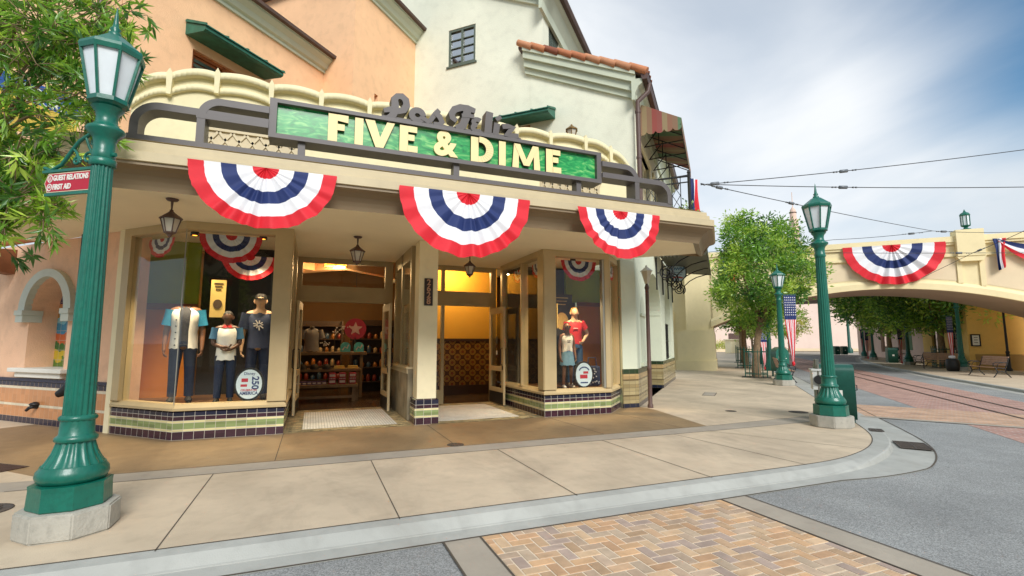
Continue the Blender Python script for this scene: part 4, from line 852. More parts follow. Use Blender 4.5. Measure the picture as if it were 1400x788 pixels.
# taller block behind: its street wall, shuttered window and eaves
TG = CG - em * 2.85
b = MB(wallM(TG.x, TG.y, 45)); b.holed(.31, 11, 9, 13.3, [(.6, 1.7, 11.3, 12.9)], 0, .3); b.build('wall', M_sage, green)
b = MB(wallM(TG.x, TG.y, 45))
for x0 in (.6, 1.16):
    b.box(x0, x0 + .54, .05, .1, 11.3, 12.9)
    for i in range(16): b.box(x0 + .06, x0 + .48, .03, .049, 11.36 + i * .095, 11.42 + i * .095)
b.build('shutter', M_gwin, green)
b = MB(); b.loft([TG - e45 * .4, TG + e45 * 11], [(0, 12.3), (.1, 12.3), (.12, 12.6), (.3, 12.95), (.42, 13.05), (.42, 13.2), (0, 13.25)], 0, caps=True); b.build('eaves_cornice', M_sagetrim, green)
b = MB(); b.loft([TG - e45 * .5, TG + e45 * 11], [(.42, 13.1), (.55, 13.1), (.6, 13.2), (.6, 13.28), (-4, 15.3)], 0, caps=False); b.M = WG
b.prism([(-9, 16.25), (-2.25, 13.0), (-2.25, 13.2), (-9, 16.45)], -.5, .1, 0, 'y'); b.build('roof', M_roofd, green)
b = MB(WG)
for (o0, o1, d1) in ((-.7, -.45, .1), (-.46, -.2, .25), (-.21, -.02, .42)): b.prism([(-9, 16.3 + o0), (-2.75, 13.25 + o0), (-2.75, 13.25 + o1), (-9, 16.3 + o1)], -d1, -.001, 0, 'y')
b.build('rake_cornice', M_sagetrim, green)
hood('window_hood', 'green copper hood over the side window', WG, -4.6, -2.45, 8.95, .75, green)
b = MB(WG); b.box(-4.4, -2.65, -.01, .05, 7.2, 8.6); b.build('window', mat('orange_window_frame', '#b8742e', .5, .2, 4), green)
# little brass lantern on the wall
def lantern(name, label, M, s=1.0, hang=True, group=None, mats=None):
    t = thing(name, label, 'lantern', M.translation); b = MB(M)
    if hang:
        b.lathe([(.001, 0), (.09 * s, -.005), (.07 * s, -.03), (.02 * s, -.04), (.012 * s, -.16 * s), (.012 * s, -.17 * s), (.03 * s, -.18 * s)], 12, cap=False); z = -.17 * s
    else: z = 0
    b.lathe([(.015 * s, z), (.03 * s, z - .03 * s), (.05 * s, z - .05 * s), (.155 * s, z - .13 * s), (.16 * s, z - .15 * s), (.13 * s, z - .15 * s)], 6, sm=False, cap=False)
    for k in range(6):
        a = k * math.pi / 3; b.bar((.135 * s * math.cos(a), .135 * s * math.sin(a), z - .15 * s), (.075 * s * math.cos(a), .075 * s * math.sin(a), z - .36 * s), .014 * s, .014 * s)
    b.lathe([(.085 * s, z - .35 * s), (.08 * s, z - .37 * s), (.04 * s, z - .39 * s), (.015 * s, z - .43 * s), (.002, z - .44 * s)], 6, sm=False, cap=False); b.build('lantern_frame', M_brown if mats is None else mats, t)
    b = MB(M); b.lathe([(.128 * s, z - .152 * s), (.07 * s, z - .355 * s)], 6, sm=False, cap=False); b.build('lantern_glass', M_lglass, t); return t
M_lglass = mat('frosted_lantern_glass', '#c9c2b0', .3, .1, 6)
lantern('wall_lantern', 'small brass lantern on the pale green wall above the parapet', wallM(*(CG - em * 1.85 - e45 * .25), 0, 8.25), 1.3, False, mats=mat('aged_brass', '#7d6030', .45, .2, 5, metal=.6))
lantern('hanging_lantern', 'hanging lantern under the canopy in front of the left show window', Matrix.Translation((-6.5, -1.4, SOF)), .92)
lantern('hanging_lantern', 'hanging lantern under the canopy in front of the first doorway', Matrix.Translation((-3.85, .2, SOF)), .92)
lantern('hanging_lantern', 'hanging lantern half hidden behind the middle bunting at the second doorway', Matrix.Translation((-1.3, 1.2, SOF)), .9)
# downpipe at the gable corner
dq = CG + em * .14 - e45 * .12
t = thing('drainpipe', 'brown drainpipe bending from the gutter down the corner of the green building', 'drainpipe', (dq.x, dq.y, 4.2)); b = MB()
b.tube([(CG.x + .34, CG.y - .34 - .0, 9.2), (CG.x + .3, CG.y - .32, 8.95), (dq.x, dq.y, 8.65), (dq.x, dq.y, 8.4), (dq.x, dq.y, 4.2)], .07, 10); b.build('pipe', M_brown, t)
b = MB()
for z in (5.2, 6.9, 8.3): b.lathe([(.085, z), (.085, z + .07)], 10, (dq.x, dq.y))
b.build('clamp', M_brown, t)
# arcade wall on the side street
WR = wallM(2.81, .61, 45)
b = MB(WR); HZ = 4.6
b.holed(.0, 10.3, 0, HZ, [(2.2, 5.55, 0, 3.75), (6.9, 9.1, .9, 3.8)], 0, .45)
b.arch_fill(2.2, 5.55, 2.5, 3.75, .001, .45); b.arch_fill(6.9, 9.1, 2.6, 3.8, .001, .45)
b.box(5.53, 5.549, .02, .449, 2.5, 2.56)
b.M = wallM(2.81, .61, 0); b.box(-.42, -.002, .0, .5, 0, SOF + .02); b.M = WR; b.box(0, 10.3, 2.2, 2.3, 0, HZ); b.box(10.2, 10.3, .451, 2.2, 0, HZ)
b.build('arcade_wall', M_sage2, green)
b = MB(WR); b.box(-.02, 2.198, -.025, -.001, 0, .92); b.M = wallM(2.81, .61, 0); b.box(-.44, .004, -.025, -.001, 0, .92); b.build('tiled_dado', M_tile3, green)
b = MB(WR); b.box(5.552, 10.32, -.025, -.001, 0, .92); b.box(5.53, 5.549, -.025, .46, 0, .92); b.build('tiled_dado', M_tile3, green)
b = MB(WR); b.prism([(.75, 1.05), (1.5, 1.05), (1.5, 2.3)] + [(1.125 + .375 * math.cos(R(a)), 2.3 + .5 * math.sin(R(a))) for a in range(10, 171, 20)] + [(.75, 2.3)], -.01, -.002, 0, 'y'); b.box(.65, 1.6, -.08, -.001, .95, 1.05); b.box(.68, 1.57, -.05, -.011, 2.25, 2.32); b.build('blind_niche', M_sagetrim, green)
b = MB(WR)
for i in range(12): x = 7.0 + i * .18; b.box(x, x + .03, .1, .13, .92, 2.3)
for z in (.95, 1.6, 2.26): b.box(6.95, 9.05, .09, .14, z, z + .05)
b.box(6.92, 7.0, .02, .2, .92, 2.5); b.build('iron_grille', M_black, green)
# metal street awning with scrolled brackets
b = MB(WR); b.prism([(0.002, 4.72), (-1.62, 4.52), (-1.62, 4.46), (0.002, 4.66)], 4.1, 10.4, 0, 'x'); b.box(4.1, 10.4, -1.64, -1.621, 4.38, 4.56)
b.box(4.08, 4.099, -1.64, 0, 4.4, 4.7)
n = 14
for i in range(n):
    y = -1.62 + 1.6 * i / n; b.prism([(y, 4.42), (y + .114, 4.42), (y + .09, 4.34), (y + .057, 4.31), (y + .02, 4.34)], 4.082, 4.096, 0, 'x')
for i in range(55):
    x = 4.1 + 6.3 * i / 55; b.prism([(x, 4.39), (x + .112, 4.39), (x + .09, 4.33), (x + .057, 4.3), (x + .02, 4.33)], -1.64, -1.625, 0, 'y')
aw = b.build('street_awning', mat('dark_olive_awning', '#4a4a3a', .5, .1, 3), green)
for x in (4.4, 6.3, 8.2, 10.1):
    b = MB(WR); sp_ = []
    for i in range(46):
        a = i / 45 * 2.3 * 2 * math.pi; r = .05 + .2 * i / 45; sp_.append((x, -.34 + r * math.cos(a + 2.2), 3.86 + r * math.sin(a + 2.2)))
    lastp = Vector(sp_[-1]); tail = [(x, -.56, 4.02), (x, -.75, 4.2), (x, -1.05, 4.36), (x, -1.4, 4.45), (x, -1.58, 4.47)]
    b.tube(sp_ + tail, .022, 6); b.tube([(x, -.03, 4.6), (x, -.03, 3.3)], .025, 6); b.bar((x, -.03, 3.86), (x, -.12, 3.86), .03, .03)
    b.build('scroll_bracket', M_black, aw)
# balcony on top of the canopy: railing
bal = thing('balcony_railing', 'black iron balcony railing with diamond pattern on the right end of the canopy', 'railing', (3.0, -1.2, 4.14))
def rail_run(M, L_, mb):
    mb.M = M
    for z in (1.08, .95, .1): mb.box(0, L_, -.012, .012, z - .012, z + .012)
    mb.box(0, L_, -.025, .025, 1.07, 1.1)
    n = max(3, int(L_ / .17)); 
    for i in range(n + 1):
        x = L_ * i / n; mb.box(x - .009, x + .009, -.009, .009, .02, 1.07)
        if i < n and i % 3 == 1:
            st = L_ / n
            for k in range(3):
                z0 = .1 + k * .283; 
                for s_ in (-1, 1): mb.tube([(x + st / 2 + s_ * st * .45, 0, z0), (x + st / 2, 0, z0 + .14), (x + st / 2 + s_ * st * .45, 0, z0 + .283)], .008, 5)
b = MB(); rail_run(wallM(3.0 - .7071 * 1.1, -1.2 + .7071 * 1.1, -45, 4.14), 1.1, b); b.build('end_panel', M_black, bal)
b = MB(); rail_run(wallM(3.0, -1.2, 45, 4.14), 1.25, b); b.build('side_panel', M_black, bal)
b = MB(); b.M = Matrix.Translation((3.0, -1.2, 4.14)); b.box(-.025, .025, -.025, .025, 0, 1.14); b.lathe([(.03, 1.14), (.045, 1.17), (.03, 1.2), (.005, 1.22)], 10); b.build('corner_post', M_black, bal)
# striped fabric awning over the balcony doors
def stripes(name, cols, w):
    m = mat(name, cols[0], .8, .1, 3); nt = m.node_tree; N_ = nt.nodes; L_ = nt.links; P = N_['Principled BSDF']
    uv = N_.new('ShaderNodeUVMap'); sp = N_.new('ShaderNodeSeparateXYZ'); L_.new(uv.outputs[0], sp.inputs[0])
    d = N_.new('ShaderNodeMath'); d.operation = 'DIVIDE'; d.inputs[1].default_value = w; L_.new(sp.outputs[0], d.inputs[0]); f = N_.new('ShaderNodeMath'); f.operation = 'FRACT'; L_.new(d.outputs[0], f.inputs[0])
    r = N_.new('ShaderNodeValToRGB'); r.color_ramp.interpolation = 'CONSTANT'; e_ = r.color_ramp.elements; n = len(cols)
    for i, c in enumerate(cols):
        x = e_[i] if i < 2 else e_.new(i / n)
        x.position = i / n; x.color = (*srgb(c), 1)
    L_.new(f.outputs[0], r.inputs[0]); L_.new(r.outputs[0], P.inputs['Base Color']); return m
M_str = stripes('striped_canvas', ['#8a6c54', '#5f7a5a', '#5f7a5a', '#8a6c54', '#8f6650', '#93805f', '#8f5048', '#934a42', '#8a6c54', '#93805f'], 1.5)
b = MB(WS); xa, xb, yo = .7, 5.6, -1.3
b.quad((xa, -.02, 9.0), (xb, -.02, 9.0), (xb, yo, 8.3), (xa, yo, 8.3)); b.quad((xa, yo - .003, 8.3), (xb, yo - .003, 8.3), (xb, yo - .003, 8.0), (xa, yo - .003, 8.0))
b.add([(xa, -.02, 9.0), (xa, yo, 8.3), (xa, yo, 8.02), (xa, -.02, 8.02)], [(0, 1, 2, 3)])
for i in range(5): y = yo + 1.28 * i / 5; b.prism([(y, 8.02), (y + .256, 8.02), (y + .2, 7.95), (y + .128, 7.93), (y + .05, 7.95)], xa, xa + .004, 0, 'x')
for i in range(18): x = xa + 4.9 * i / 18; b.prism([(x, 8.0), (x + .27, 8.0), (x + .2, 7.93), (x + .135, 7.91), (x + .06, 7.93)], yo - .005, yo, 0, 'y')
cav = b.build('canvas_awning', M_str, green)
b = MB(WS)
for x in (.75, 1.95, 3.15, 4.35, 5.55):
    for p, q in (((x, -.02, 8.05), (x, yo + .03, 8.1)), ((x, -.03, 8.9), (x, yo + .03, 8.25)), ((x, -.5, 8.06), (x, -.5, 8.68)), ((x, -.05, 8.06), (x, -.5, 8.6))): b.bar(p, q, .03, .03)
b.bar((xa, yo + .03, 8.1), (xb, yo + .03, 8.1), .03, .03); b.build('awning_truss', M_black, cav)
# octagonal hanging sign beyond the brackets
hp = dep(926, 373, 19.5); t = thing('hanging_sign', 'small pale blue octagonal sign hanging behind the scroll brackets', 'sign', (hp.x, hp.y, 3.2))
HM = Matrix.Translation((hp.x, hp.y, hp.z)) @ Matrix.Diagonal((.64, 1, .64, 1)) @ Matrix.Rotation(R(-30), 4, 'Z'); b = MB(HM); o8 = [(.46 * math.cos(R(22.5 + 45 * k)) * 1.0, .6 * math.sin(R(22.5 + 45 * k))) for k in range(8)]
b.prism(o8, -.03, .03, 0, 'y'); b.build('board', mat('pale_blue_board', '#c3dcea', .5, .05, 3), t)
b = MB(HM); b.ribbon([(x, z) for x, z in o8 + o8[:1]], .05, -.045, .045); b.build('sign_rim', M_black, t)
b = MB(HM); b.text('OWN', .26, Matrix.Translation((0, -.04, .22)), .005, .004); b.ribbon([(-.25, .0), (.25, .0)], .03, -.036, -.031); b.ribbon([(-.2, -.14), (.2, -.14)], .03, -.036, -.031); b.build('lettering', mat('blue_lettering', '#2f6f9f', .5), t)
b = MB(HM); b.ribbon([(-.25, -.34), (-.05, -.26), (.25, -.36)], .08, -.04, -.032); b.build('red_mark', mat('red_mark', '#b8504a', .5), t)
# brown lamp pipe standing at the arcade corner
pc = Vector((3.02, .42)); t = thing('lamp_standard', 'slim brown lamp standard with small lantern at the arcade corner', 'lamp post', (pc.x, pc.y, 0)); b = MB(Matrix.Translation((pc.x, pc.y, 0)))
b.lathe([(.07, 0), (.07, .06), (.05, .1), (.05, .9), (.065, .93), (.05, .97), (.045, 2.85), (.06, 2.9), (.03, 3.0)], 14); b.build('pole', M_brown, t)
b = MB(Matrix.Translation((pc.x, pc.y, 3.0))); b.lathe([(.05, 0), (.14, .3), (.17, .31), (.03, .42), (.02, .46)], 6, sm=False); b.build('lamp_head', M_lglass, t)
# ---------------------------------------------------------------- bridge over the street
br = thing('footbridge', 'cream arched bridge spanning the side street with panelled parapet', 'bridge', (22, 7, 0))
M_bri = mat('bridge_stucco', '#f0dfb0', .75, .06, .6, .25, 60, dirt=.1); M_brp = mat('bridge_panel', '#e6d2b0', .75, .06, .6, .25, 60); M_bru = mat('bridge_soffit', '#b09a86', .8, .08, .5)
WBm = wallM(16.44, 12.07, -45); CX = 7.95
def az(k): return 4.25 - (abs(k - CX) / 5.4) ** 2.0 * .82
b = MB(WBm); n = 40; ks = [-.1 + 15.8 * i / n for i in range(n + 1)]
for i in range(n):
    k0, k1 = ks[i], ks[i + 1]
    b.add([(k0, 0, az(k0)), (k1, 0, az(k1)), (k1, 0, 6.5), (k0, 0, 6.5), (k0, 4.0, az(k0)), (k1, 4.0, az(k1)), (k1, 4.0, 6.5), (k0, 4.0, 6.5)], [(0, 1, 2, 3), (5, 4, 7, 6)], 0)
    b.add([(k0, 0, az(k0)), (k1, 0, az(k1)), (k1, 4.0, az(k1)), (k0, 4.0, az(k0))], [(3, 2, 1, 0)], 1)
    b.add([(k0, -.12, az(k0) + .01), (k1, -.12, az(k1) + .01), (k1, -.12, az(k1) + .3), (k0, -.12, az(k0) + .3), (k0, -.06, az(k0) + .42), (k1, -.06, az(k1) + .42), (k0, .0, az(k0) + .46), (k1, .0, az(k1) + .46), (k0, 0, az(k0)), (k1, 0, az(k1))], [(0, 1, 3, 2)[:0] or (0, 1, 2, 3), (3, 2, 5, 4), (4, 5, 7, 6), (8, 9, 1, 0)], 0)
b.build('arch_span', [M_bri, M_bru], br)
b = MB(WBm); b.box(-1.5, 16, -.16, .3, 6.42, 6.7); b.box(-1.4, 16, -.1, -.001, 6.3, 6.419); b.box(-1.4, 16, -.1, -.001, 5.72, 5.86); b.box(-1.4, 16, 3.9, 4.2, 6.42, 6.7)
for k0, k1 in ((3.6, 4.6), (11.05, 12.1)): b.box(k0, k1, -.3, .35, 5.7, 6.98); b.prism([(k0 - .04, 5.7), (k0 + .1, 5.45), (k1 - .1, 5.45), (k1 + .04, 5.7)], -.26, -.001, 0, 'y')
for k in (3.7, 4.5, 11.15, 12.0, 8.0, 14.5): b.box(k - .1, k + .1, -.07, -.001, az(k) + .45, 5.72)
b.build('parapet', M_bri, br)
for k0, k1 in ((4.62, 7.88), (8.12, 11.03), (12.12, 14.38)):
    b = MB(WBm); m = 8
    for i in range(m):
        a = k0 + (k1 - k0) * i / m; c = k0 + (k1 - k0) * (i + 1) / m; b.quad((a, -.012, az(a) + .55), (c, -.012, az(c) + .55), (c, -.012, 5.62), (a, -.012, 5.62))
    b.build('parapet_panel', M_brp, br)
b = MB(WBm); b.prism([(-1.45, 2.2), (0, 2.2), (0, 6.6), (-1.45, 6.6)], 0, 5.4, 0, 'y'); b.prism([(-1.95, 0), (.05, 0), (.05, 2.1), (0, 2.3), (-1.5, 2.3), (-1.95, 2.1)], -.15, 5.4, 0, 'y'); b.box(-2.05, .1, -.28, 5.4, 0, .55)
b.box(-3.2, -1.46, 1.2, 5.4, 0, 7.2); b.box(-3.0, -2.2, 1.14, 1.199, 2.2, 3.4); b.build('pier', M_bri, br)
b = MB(WBm); b.box(15.6, 17.4, -.1, 5.4, 0, 7); b.build('pier', M_bri, br)
b = MB(WBm); b.prism([(15.6, 4.3), (15.6, 3.0), (14.6, 3.0)], .2, .5, 0, 'y') if False else None
# lamp on top of the bridge pilaster
def lampmats(): pass
M_green = mat('teal_green_enamel', '#0a6553', .38, .16, 3, .22, 22, spec=.5, coat=.2, dirt=.45)
M_greend = mat('dark_green_paint', '#0d4f42', .42, .16, 3, .15, 30, dirt=.4)
M_lamp = mat('frosted_lamp_pane', '#e2e9ec', .35, .05, 6, spec=.4)
def lamp_head(t, z0, M=Matrix.Identity(4), s=1.0, world=False):
    b = MB(M); ph = R(22.5 + 8)
    b.lathe([(.10 * s, z0), (.19 * s, z0 + .05 * s), (.215 * s, z0 + .06 * s), (.215 * s, z0 + .10 * s), (.17 * s, z0 + .1 * s)], 8, sm=False, ph=ph)
    zt_ = z0 + .10 * s; zT = z0 + .52 * s
    for k in range(8):
        a = ph + k * math.pi / 4; b.bar((.2 * s * math.cos(a), .2 * s * math.sin(a), zt_), (.315 * s * math.cos(a), .315 * s * math.sin(a), zT), .028 * s, .028 * s)
    b.lathe([(.27 * s, zT), (.33 * s, zT - .01), (.345 * s, zT + .03 * s), (.335 * s, zT + .06 * s), (.3 * s, zT + .075 * s), (.12 * s, zT + .19 * s), (.06 * s, zT + .215 * s), (.05 * s, zT + .22 * s)], 8, sm=False, ph=ph)
    b.lathe([(.07 * s, zT + .21 * s), (.07 * s, zT + .235 * s), (.035 * s, zT + .25 * s), (.06 * s, zT + .275 * s), (.035 * s, zT + .3 * s), (.03 * s, zT + .33 * s), (.018 * s, zT + .42 * s), (.003, zT + .5 * s)], 12)
    o = b.build('lantern_frame', M_green, t, world)
    b = MB(M); b.lathe([(.185 * s, zt_), (.3 * s, zT)], 8, sm=False, ph=ph, cap=False); b.build('lamp_glass', M_lamp, t, world)
def make_lamp(label, loc, group=None):
    t = thing('street_lamp', label, 'street lamp', loc, 0, group)
    b = MB(); o8 = [(.47 * math.cos(R(22.5 + 45 * k)), .47 * math.sin(R(22.5 + 45 * k))) for k in range(8)]
    bm = bmesh.new(); vs = [bm.verts.new((x, y, z)) for z in (0, .21) for x, y in o8]; bm.faces.new(vs[:8][::-1]); bm.faces.new(vs[8:])
    for i in range(8): bm.faces.new((vs[i], vs[(i + 1) % 8], vs[8 + (i + 1) % 8], vs[8 + i]))
    bmesh.ops.bevel(bm, geom=[e_ for e_ in bm.edges], offset=.015, segments=2, affect='EDGES'); b.bm(bm); b.build('plinth', M_plinth, t, False)
    b = MB(); b.lathe([(.36, .205), (.38, .22), (.37, .36), (.375, .40), (.3, .405)], 8, sm=False, ph=R(22.5))
    b.lathe([(.27, .40), (.315, .42), (.335, .46), (.325, .5), (.30, .525), (.295, .54)], 40)
    b.lathe([(.29, .535), (.25, .58), (.21, .64), (.185, .70), (.175, .73)], 64, flute=16, depth=.028)
    b.lathe([(.185, .725), (.2, .735), (.2, .76), (.175, .775), (.165, .785), (.158, .9)], 32)
    b.lathe([(.16, .895), (.178, .905), (.182, .92), (.17, .935), (.15, .945)], 40, flute=20, depth=.012); b.build('base', M_green, t, False)
    b = MB(); b.lathe([(.148, .94), (.14, 1.4), (.118, 2.6), (.108, 3.27)], 96, flute=16, depth=.016); b.build('pole', M_green, t, False)
    b = MB(); b.lathe([(.115, 3.2), (.12, 3.21), (.12, 3.27), (.112, 3.28), (.115, 3.36), (.13, 3.4), (.195, 3.45), (.2, 3.475), (.185, 3.49), (.15, 3.5), (.115, 3.54), (.11, 3.58), (.12, 3.63), (.17, 3.68)], 32); b.tube([(.11, -.06, 3.24), (.15, -.08, 3.24)], .02, 8); b.build('capital', M_green, t, False)
    lamp_head(t, 3.66); return t
LA = make_lamp('big green street lamp at the far left on a concrete plinth, nearest to the viewer', (-6.4, -4.12, 0), 'green street lamps'); LA.scale = (.73, .73, 1)
LB = dup(LA, (4.5, -3.01, 0), R(20), 'green street lamp on the pavement corner in front of the litter bin', (.77, .77, 1))
LC = dup(LA, (11.56, 3.75, 0), R(10), 'green street lamp under the big tree with a long starred flag hanging from it', (.77, .77, .97))
LD = dup(LA, (29.3, 6.85, 0), R(40), 'green street lamp across the street beside the small black bin under the bridge', (.85, .85, 1.03))
LE = dup(LA, (34.8, 12.6, 0), R(15), 'green street lamp across the street between two park benches', (.8, .8, 1.05))
LF = dup(LA, (43.7, 20.5, 0), R(30), 'green street lamp across the street with a pink flag, left of the big litter bin', (.8, .8, 1.05))
LG = dup(LA, (47.3, 23.6, 0), R(12), 'small far green street lamp just behind another flag lamp across the street', (.8, .8, 1.05))
LH = dup(LA, (57.4, 44.6, 0), R(12), 'distant green street lamp at the end of the street beyond the flag tree', (.85, .85, 1.1))
PL = thing('post_lantern', 'green lantern standing on top of the bridge pilaster', 'lantern', tuple(WBm @ Vector((11.57, .02, 6.98))))
b = MB(Matrix.Translation(PL.location)); b.lathe([(.2, 0), (.2, .06), (.1, .09), (.08, .16), (.17, .2), (.19, .24)], 8, sm=False); b.lathe([(.2, .72), (.22, .75), (.17, .84), (.07, .9), (.03, .98), (.005, 1.05)], 8, sm=False)
for k in range(8): b.bar((.18 * math.cos(k * math.pi / 4), .18 * math.sin(k * math.pi / 4), .22), (.185 * math.cos(k * math.pi / 4), .185 * math.sin(k * math.pi / 4), .74), .025, .025)
b.build('lantern_frame', M_green, PL); b = MB(Matrix.Translation(PL.location)); b.lathe([(.165, .24), (.17, .73)], 8, sm=False, cap=False); b.build('lamp_glass', M_lamp, PL)
# signpost arm on the big lamp
gs = thing('direction_sign', 'red arrow sign with white lettering hanging from a scrolled bracket on the leftmost lamp', 'sign', (-6.4, -4.12, 3.2))
GM = Matrix.Translation((-6.4, -4.12, 0)) @ Matrix.Rotation(R(-34), 4, 'Z') @ Matrix.Translation((.03, 0, .13))
b = MB(GM); ya, yb = -.115, -.66
X = lambda u: -u
b.tube([(-.1, 0, 3.27), (-.62, 0, 3.21), (-.68, 0, 3.215)], .018, 8) if False else None
b.box(-.7, -.1, -.02, .02, 2.985, 3.01); b.box(-.66, -.1, -.014, .014, 2.765, 2.79)
b.tube([(-.11, 0, 3.33), (-.2, 0, 3.33), (-.32, 0, 3.27), (-.42, 0, 3.16), (-.5, 0, 3.06), (-.62, 0, 3.01), (-.7, 0, 3.04)], .017, 8)
for cx, cz, r in ((-.2, 3.1, .06), (-.33, 3.08, .045), (-.15, 3.24, .035)):
    b.tube([(cx + (r * (1 - i / 26)) * math.cos(i * .42), 0, cz + (r * (1 - i / 26)) * math.sin(i * .42)) for i in range(22)], .012, 6)
b.tube([(-.14, 0, 3.11), (-.2, 0, 3.2), (-.25, 0, 3.3)], .012, 6); b.tube([(-.29, 0, 3.06), (-.34, 0, 3.16), (-.38, 0, 3.2)], .012, 6)
b.lathe([(.09, 3.0), (.1, 3.01), (.1, 3.06), (.09, 3.07)], 24, (-.03, 0)); b.build('bracket', M_green, gs)
pnl = [(-.63, 2.795), (-.12, 2.795), (-.12, 2.975), (-.63, 2.975), (-.67, 2.885)]
b = MB(GM); b.prism(pnl, -.012, .012, 0, 'y'); b.build('sign_edge', mat('cream_edge', '#e8d8b8', .5, .03, 3), gs)
b = MB(GM); b.prism([(-.624, 2.802), (-.12, 2.802), (-.12, 2.968), (-.624, 2.968), (-.66, 2.885)], -.0145, .0145, 0, 'y'); b.build('sign_panel', mat('crimson_panel', '#b3142e', .4, .05, 3), gs)
b = MB(GM); b.text('GUEST RELATIONS', .07, Matrix.Translation((-.36, -.017, 2.925)), .002, .0022, 0, .68); b.text('FIRST AID', .07, Matrix.Translation((-.455, -.017, 2.84)), .002, .0022, 0, .7)
for zc, ch in ((2.925, 'i'), (2.842, '+')):
    b.ribbon([(-.6 + .026 * math.cos(R(a)), zc + .032 * math.sin(R(a))) for a in range(0, 361, 20)], .008, -.018, -.0148); b.text(ch, .06, Matrix.Translation((-.6, -.017, zc)), .002, .001)
b.build('lettering', M_white, gs)

# ---------------------------------------------------------------- buntings and flags
M_red = mat('red_cloth', '#d81f2e', .7, .06, 8, .2, 300); M_wht = mat('white_cloth', '#e9e9ec', .7, .04, 8, .2, 300); M_blu = mat('navy_cloth', '#1c2f66', .7, .08, 8, .2, 300)
BR = [(.0, .18, 0), (.18, .39, 1), (.39, .59, 2), (.59, .8, 1), (.8, 1.0, 0)]
def bunting(label, M, rad, group='fan buntings', seed=0, pleats=9, tilt=.06, asp=1.0, name='fan_bunting'):
    rng = random.Random(seed); b = MB(M); na = pleats * 12; ph = rng.uniform(0, 6); k1, k2, k3 = rng.uniform(.05, .12), rng.uniform(2.5, 4.5), rng.uniform(0, 6); sagx = rng.uniform(-.02, .02)
    rr = [0.0, .06, .12, .18, .25, .32, .39, .46, .53, .59, .66, .73, .8, .87, .94, 1.0]
    def P(i, r):
        a = math.pi * i / na; edge = .12 + .88 * math.sin(a) ** 1.6
        w = math.sin(pleats * 2 * (a + k1 * math.sin(k2 * a + k3)) + ph); w = 2 / math.pi * math.asin(max(-.985, min(.985, w)))
        rl = rad * r * (1 + .008 * math.sin(pleats * 2 * a + ph + 1.2) * r * edge) * (1 - .02 * r * rng2[i])
        rl *= 1 + r * (.018 * math.sin(2.3 * a + k3) + sagx * math.cos(a)); out = (.012 + .062 * r) * rad * w * edge * (.65 + .5 * math.sin(k2 * 1.7 * a + k3) ** 2) + tilt * rad * math.sin(a) * r ** 1.5
        return (-rl * math.cos(a) * (1 + .004 * w), -.02 - out, -rl * math.sin(a) * asp)
    rng2 = [rng.random() for _ in range(na + 1)]
    for k in range(1, len(rng2) - 1): rng2[k] = (rng2[k - 1] + rng2[k] + rng2[k + 1]) / 3
    vs = [P(i, r) for r in rr for i in range(na + 1)]; W_ = na + 1; fs = {0: [], 1: [], 2: []}
    base_ = len(b.v); b.add(vs, [])
    for j in range(len(rr) - 1):
        rm = (rr[j] + rr[j + 1]) / 2; mi = next(m for a, c, m in BR if a <= rm < c + .001)
        for i in range(na):
            b.f.append([base_ + j * W_ + i, base_ + j * W_ + i + 1, base_ + (j + 1) * W_ + i + 1, base_ + (j + 1) * W_ + i]); b.m.append(mi); b.s.append(True); b.c.append((1, 1, 1))
    o = b.build(name, [M_red, M_wht, M_blu]); tag(o, label, 'bunting', group); return o
FB = -2.33
bunting('large fan bunting at the left of the canopy edge, near the big lamp', Matrix.Translation((-5.25, FB, 3.885)), .89, seed=1, asp=.97)
bunting('largest fan bunting in the middle of the canopy edge, below the cream letters', Matrix.Translation((-2.42, FB, 3.865)), 1.05, seed=2)
bunting('fan bunting at the right end of the canopy edge, above the right show window', Matrix.Translation((.38, FB, 3.865)), .87, seed=3, asp=.98)
bunting('wide fan bunting hung on the arched bridge parapet', WBm @ Matrix.Translation((8.5, -.17, 6.47)), 2.12, seed=4, asp=.98)
# inside the show windows
for i, (lab, M, r) in enumerate([
    ('small fan bunting hanging in the angled left pane of the left show window', wallM(-7.15, .95, -45, 3.42), .36),
    ('fan bunting hanging behind glass at the top of the left show window', Matrix.Translation((-5.98, .3, 3.44)), .5),
    ('fan bunting hanging lower and further back in the left show window', Matrix.Translation((-5.75, 1.0, 3.2)), .48),
    ('fan bunting hanging behind glass at the top of the right show window', Matrix.Translation((1.05, .35, 3.43)), .47),
    ('small fan bunting at the far pane of the side of the right show window', wallM(.25, 1.95, -90, 3.4), .34),
    ('small fan bunting at the near pane of the side of the right show window', wallM(.25, .75, -90, 3.4), .36),
    ('narrow fan bunting in the angled pane beside the arcade column', wallM(2.0, .5, 45, 3.4), .36)]):
    bunting(lab, M, r, 'fan buntings in the show windows', 10 + i, 7)
# drapes: balcony side, bridge left end and bridge right
def drape(label, M, W_, H_, taper, cols, seed, name='draped_bunting'):
    rng = random.Random(seed); b = MB(M); nx, nz_ = 24, 14; vs = []
    for j in range(nz_ + 1):
        f = j / nz_
        for i in range(nx + 1):
            g = i / nx; vs.append((W_ * (g - .5) * (1 - taper * f) + .03 * math.sin(f * 5 + g * 3), -.03 - .05 * math.sin(g * 16 + f * 2) * (.4 + f), -H_ * f * (1 - .12 * g)))
    b.add(vs, [])
    for j in range(nz_):
        for i in range(nx):
            b.f.append([j * (nx + 1) + i, j * (nx + 1) + i + 1, (j + 1) * (nx + 1) + i + 1, (j + 1) * (nx + 1) + i]); b.m.append(cols[min(len(cols) - 1, int(len(cols) * i / nx))]); b.s.append(True); b.c.append((1, 1, 1))
    return tag(b.build(name, [M_red, M_wht, M_blu]), label, 'bunting', 'draped buntings')
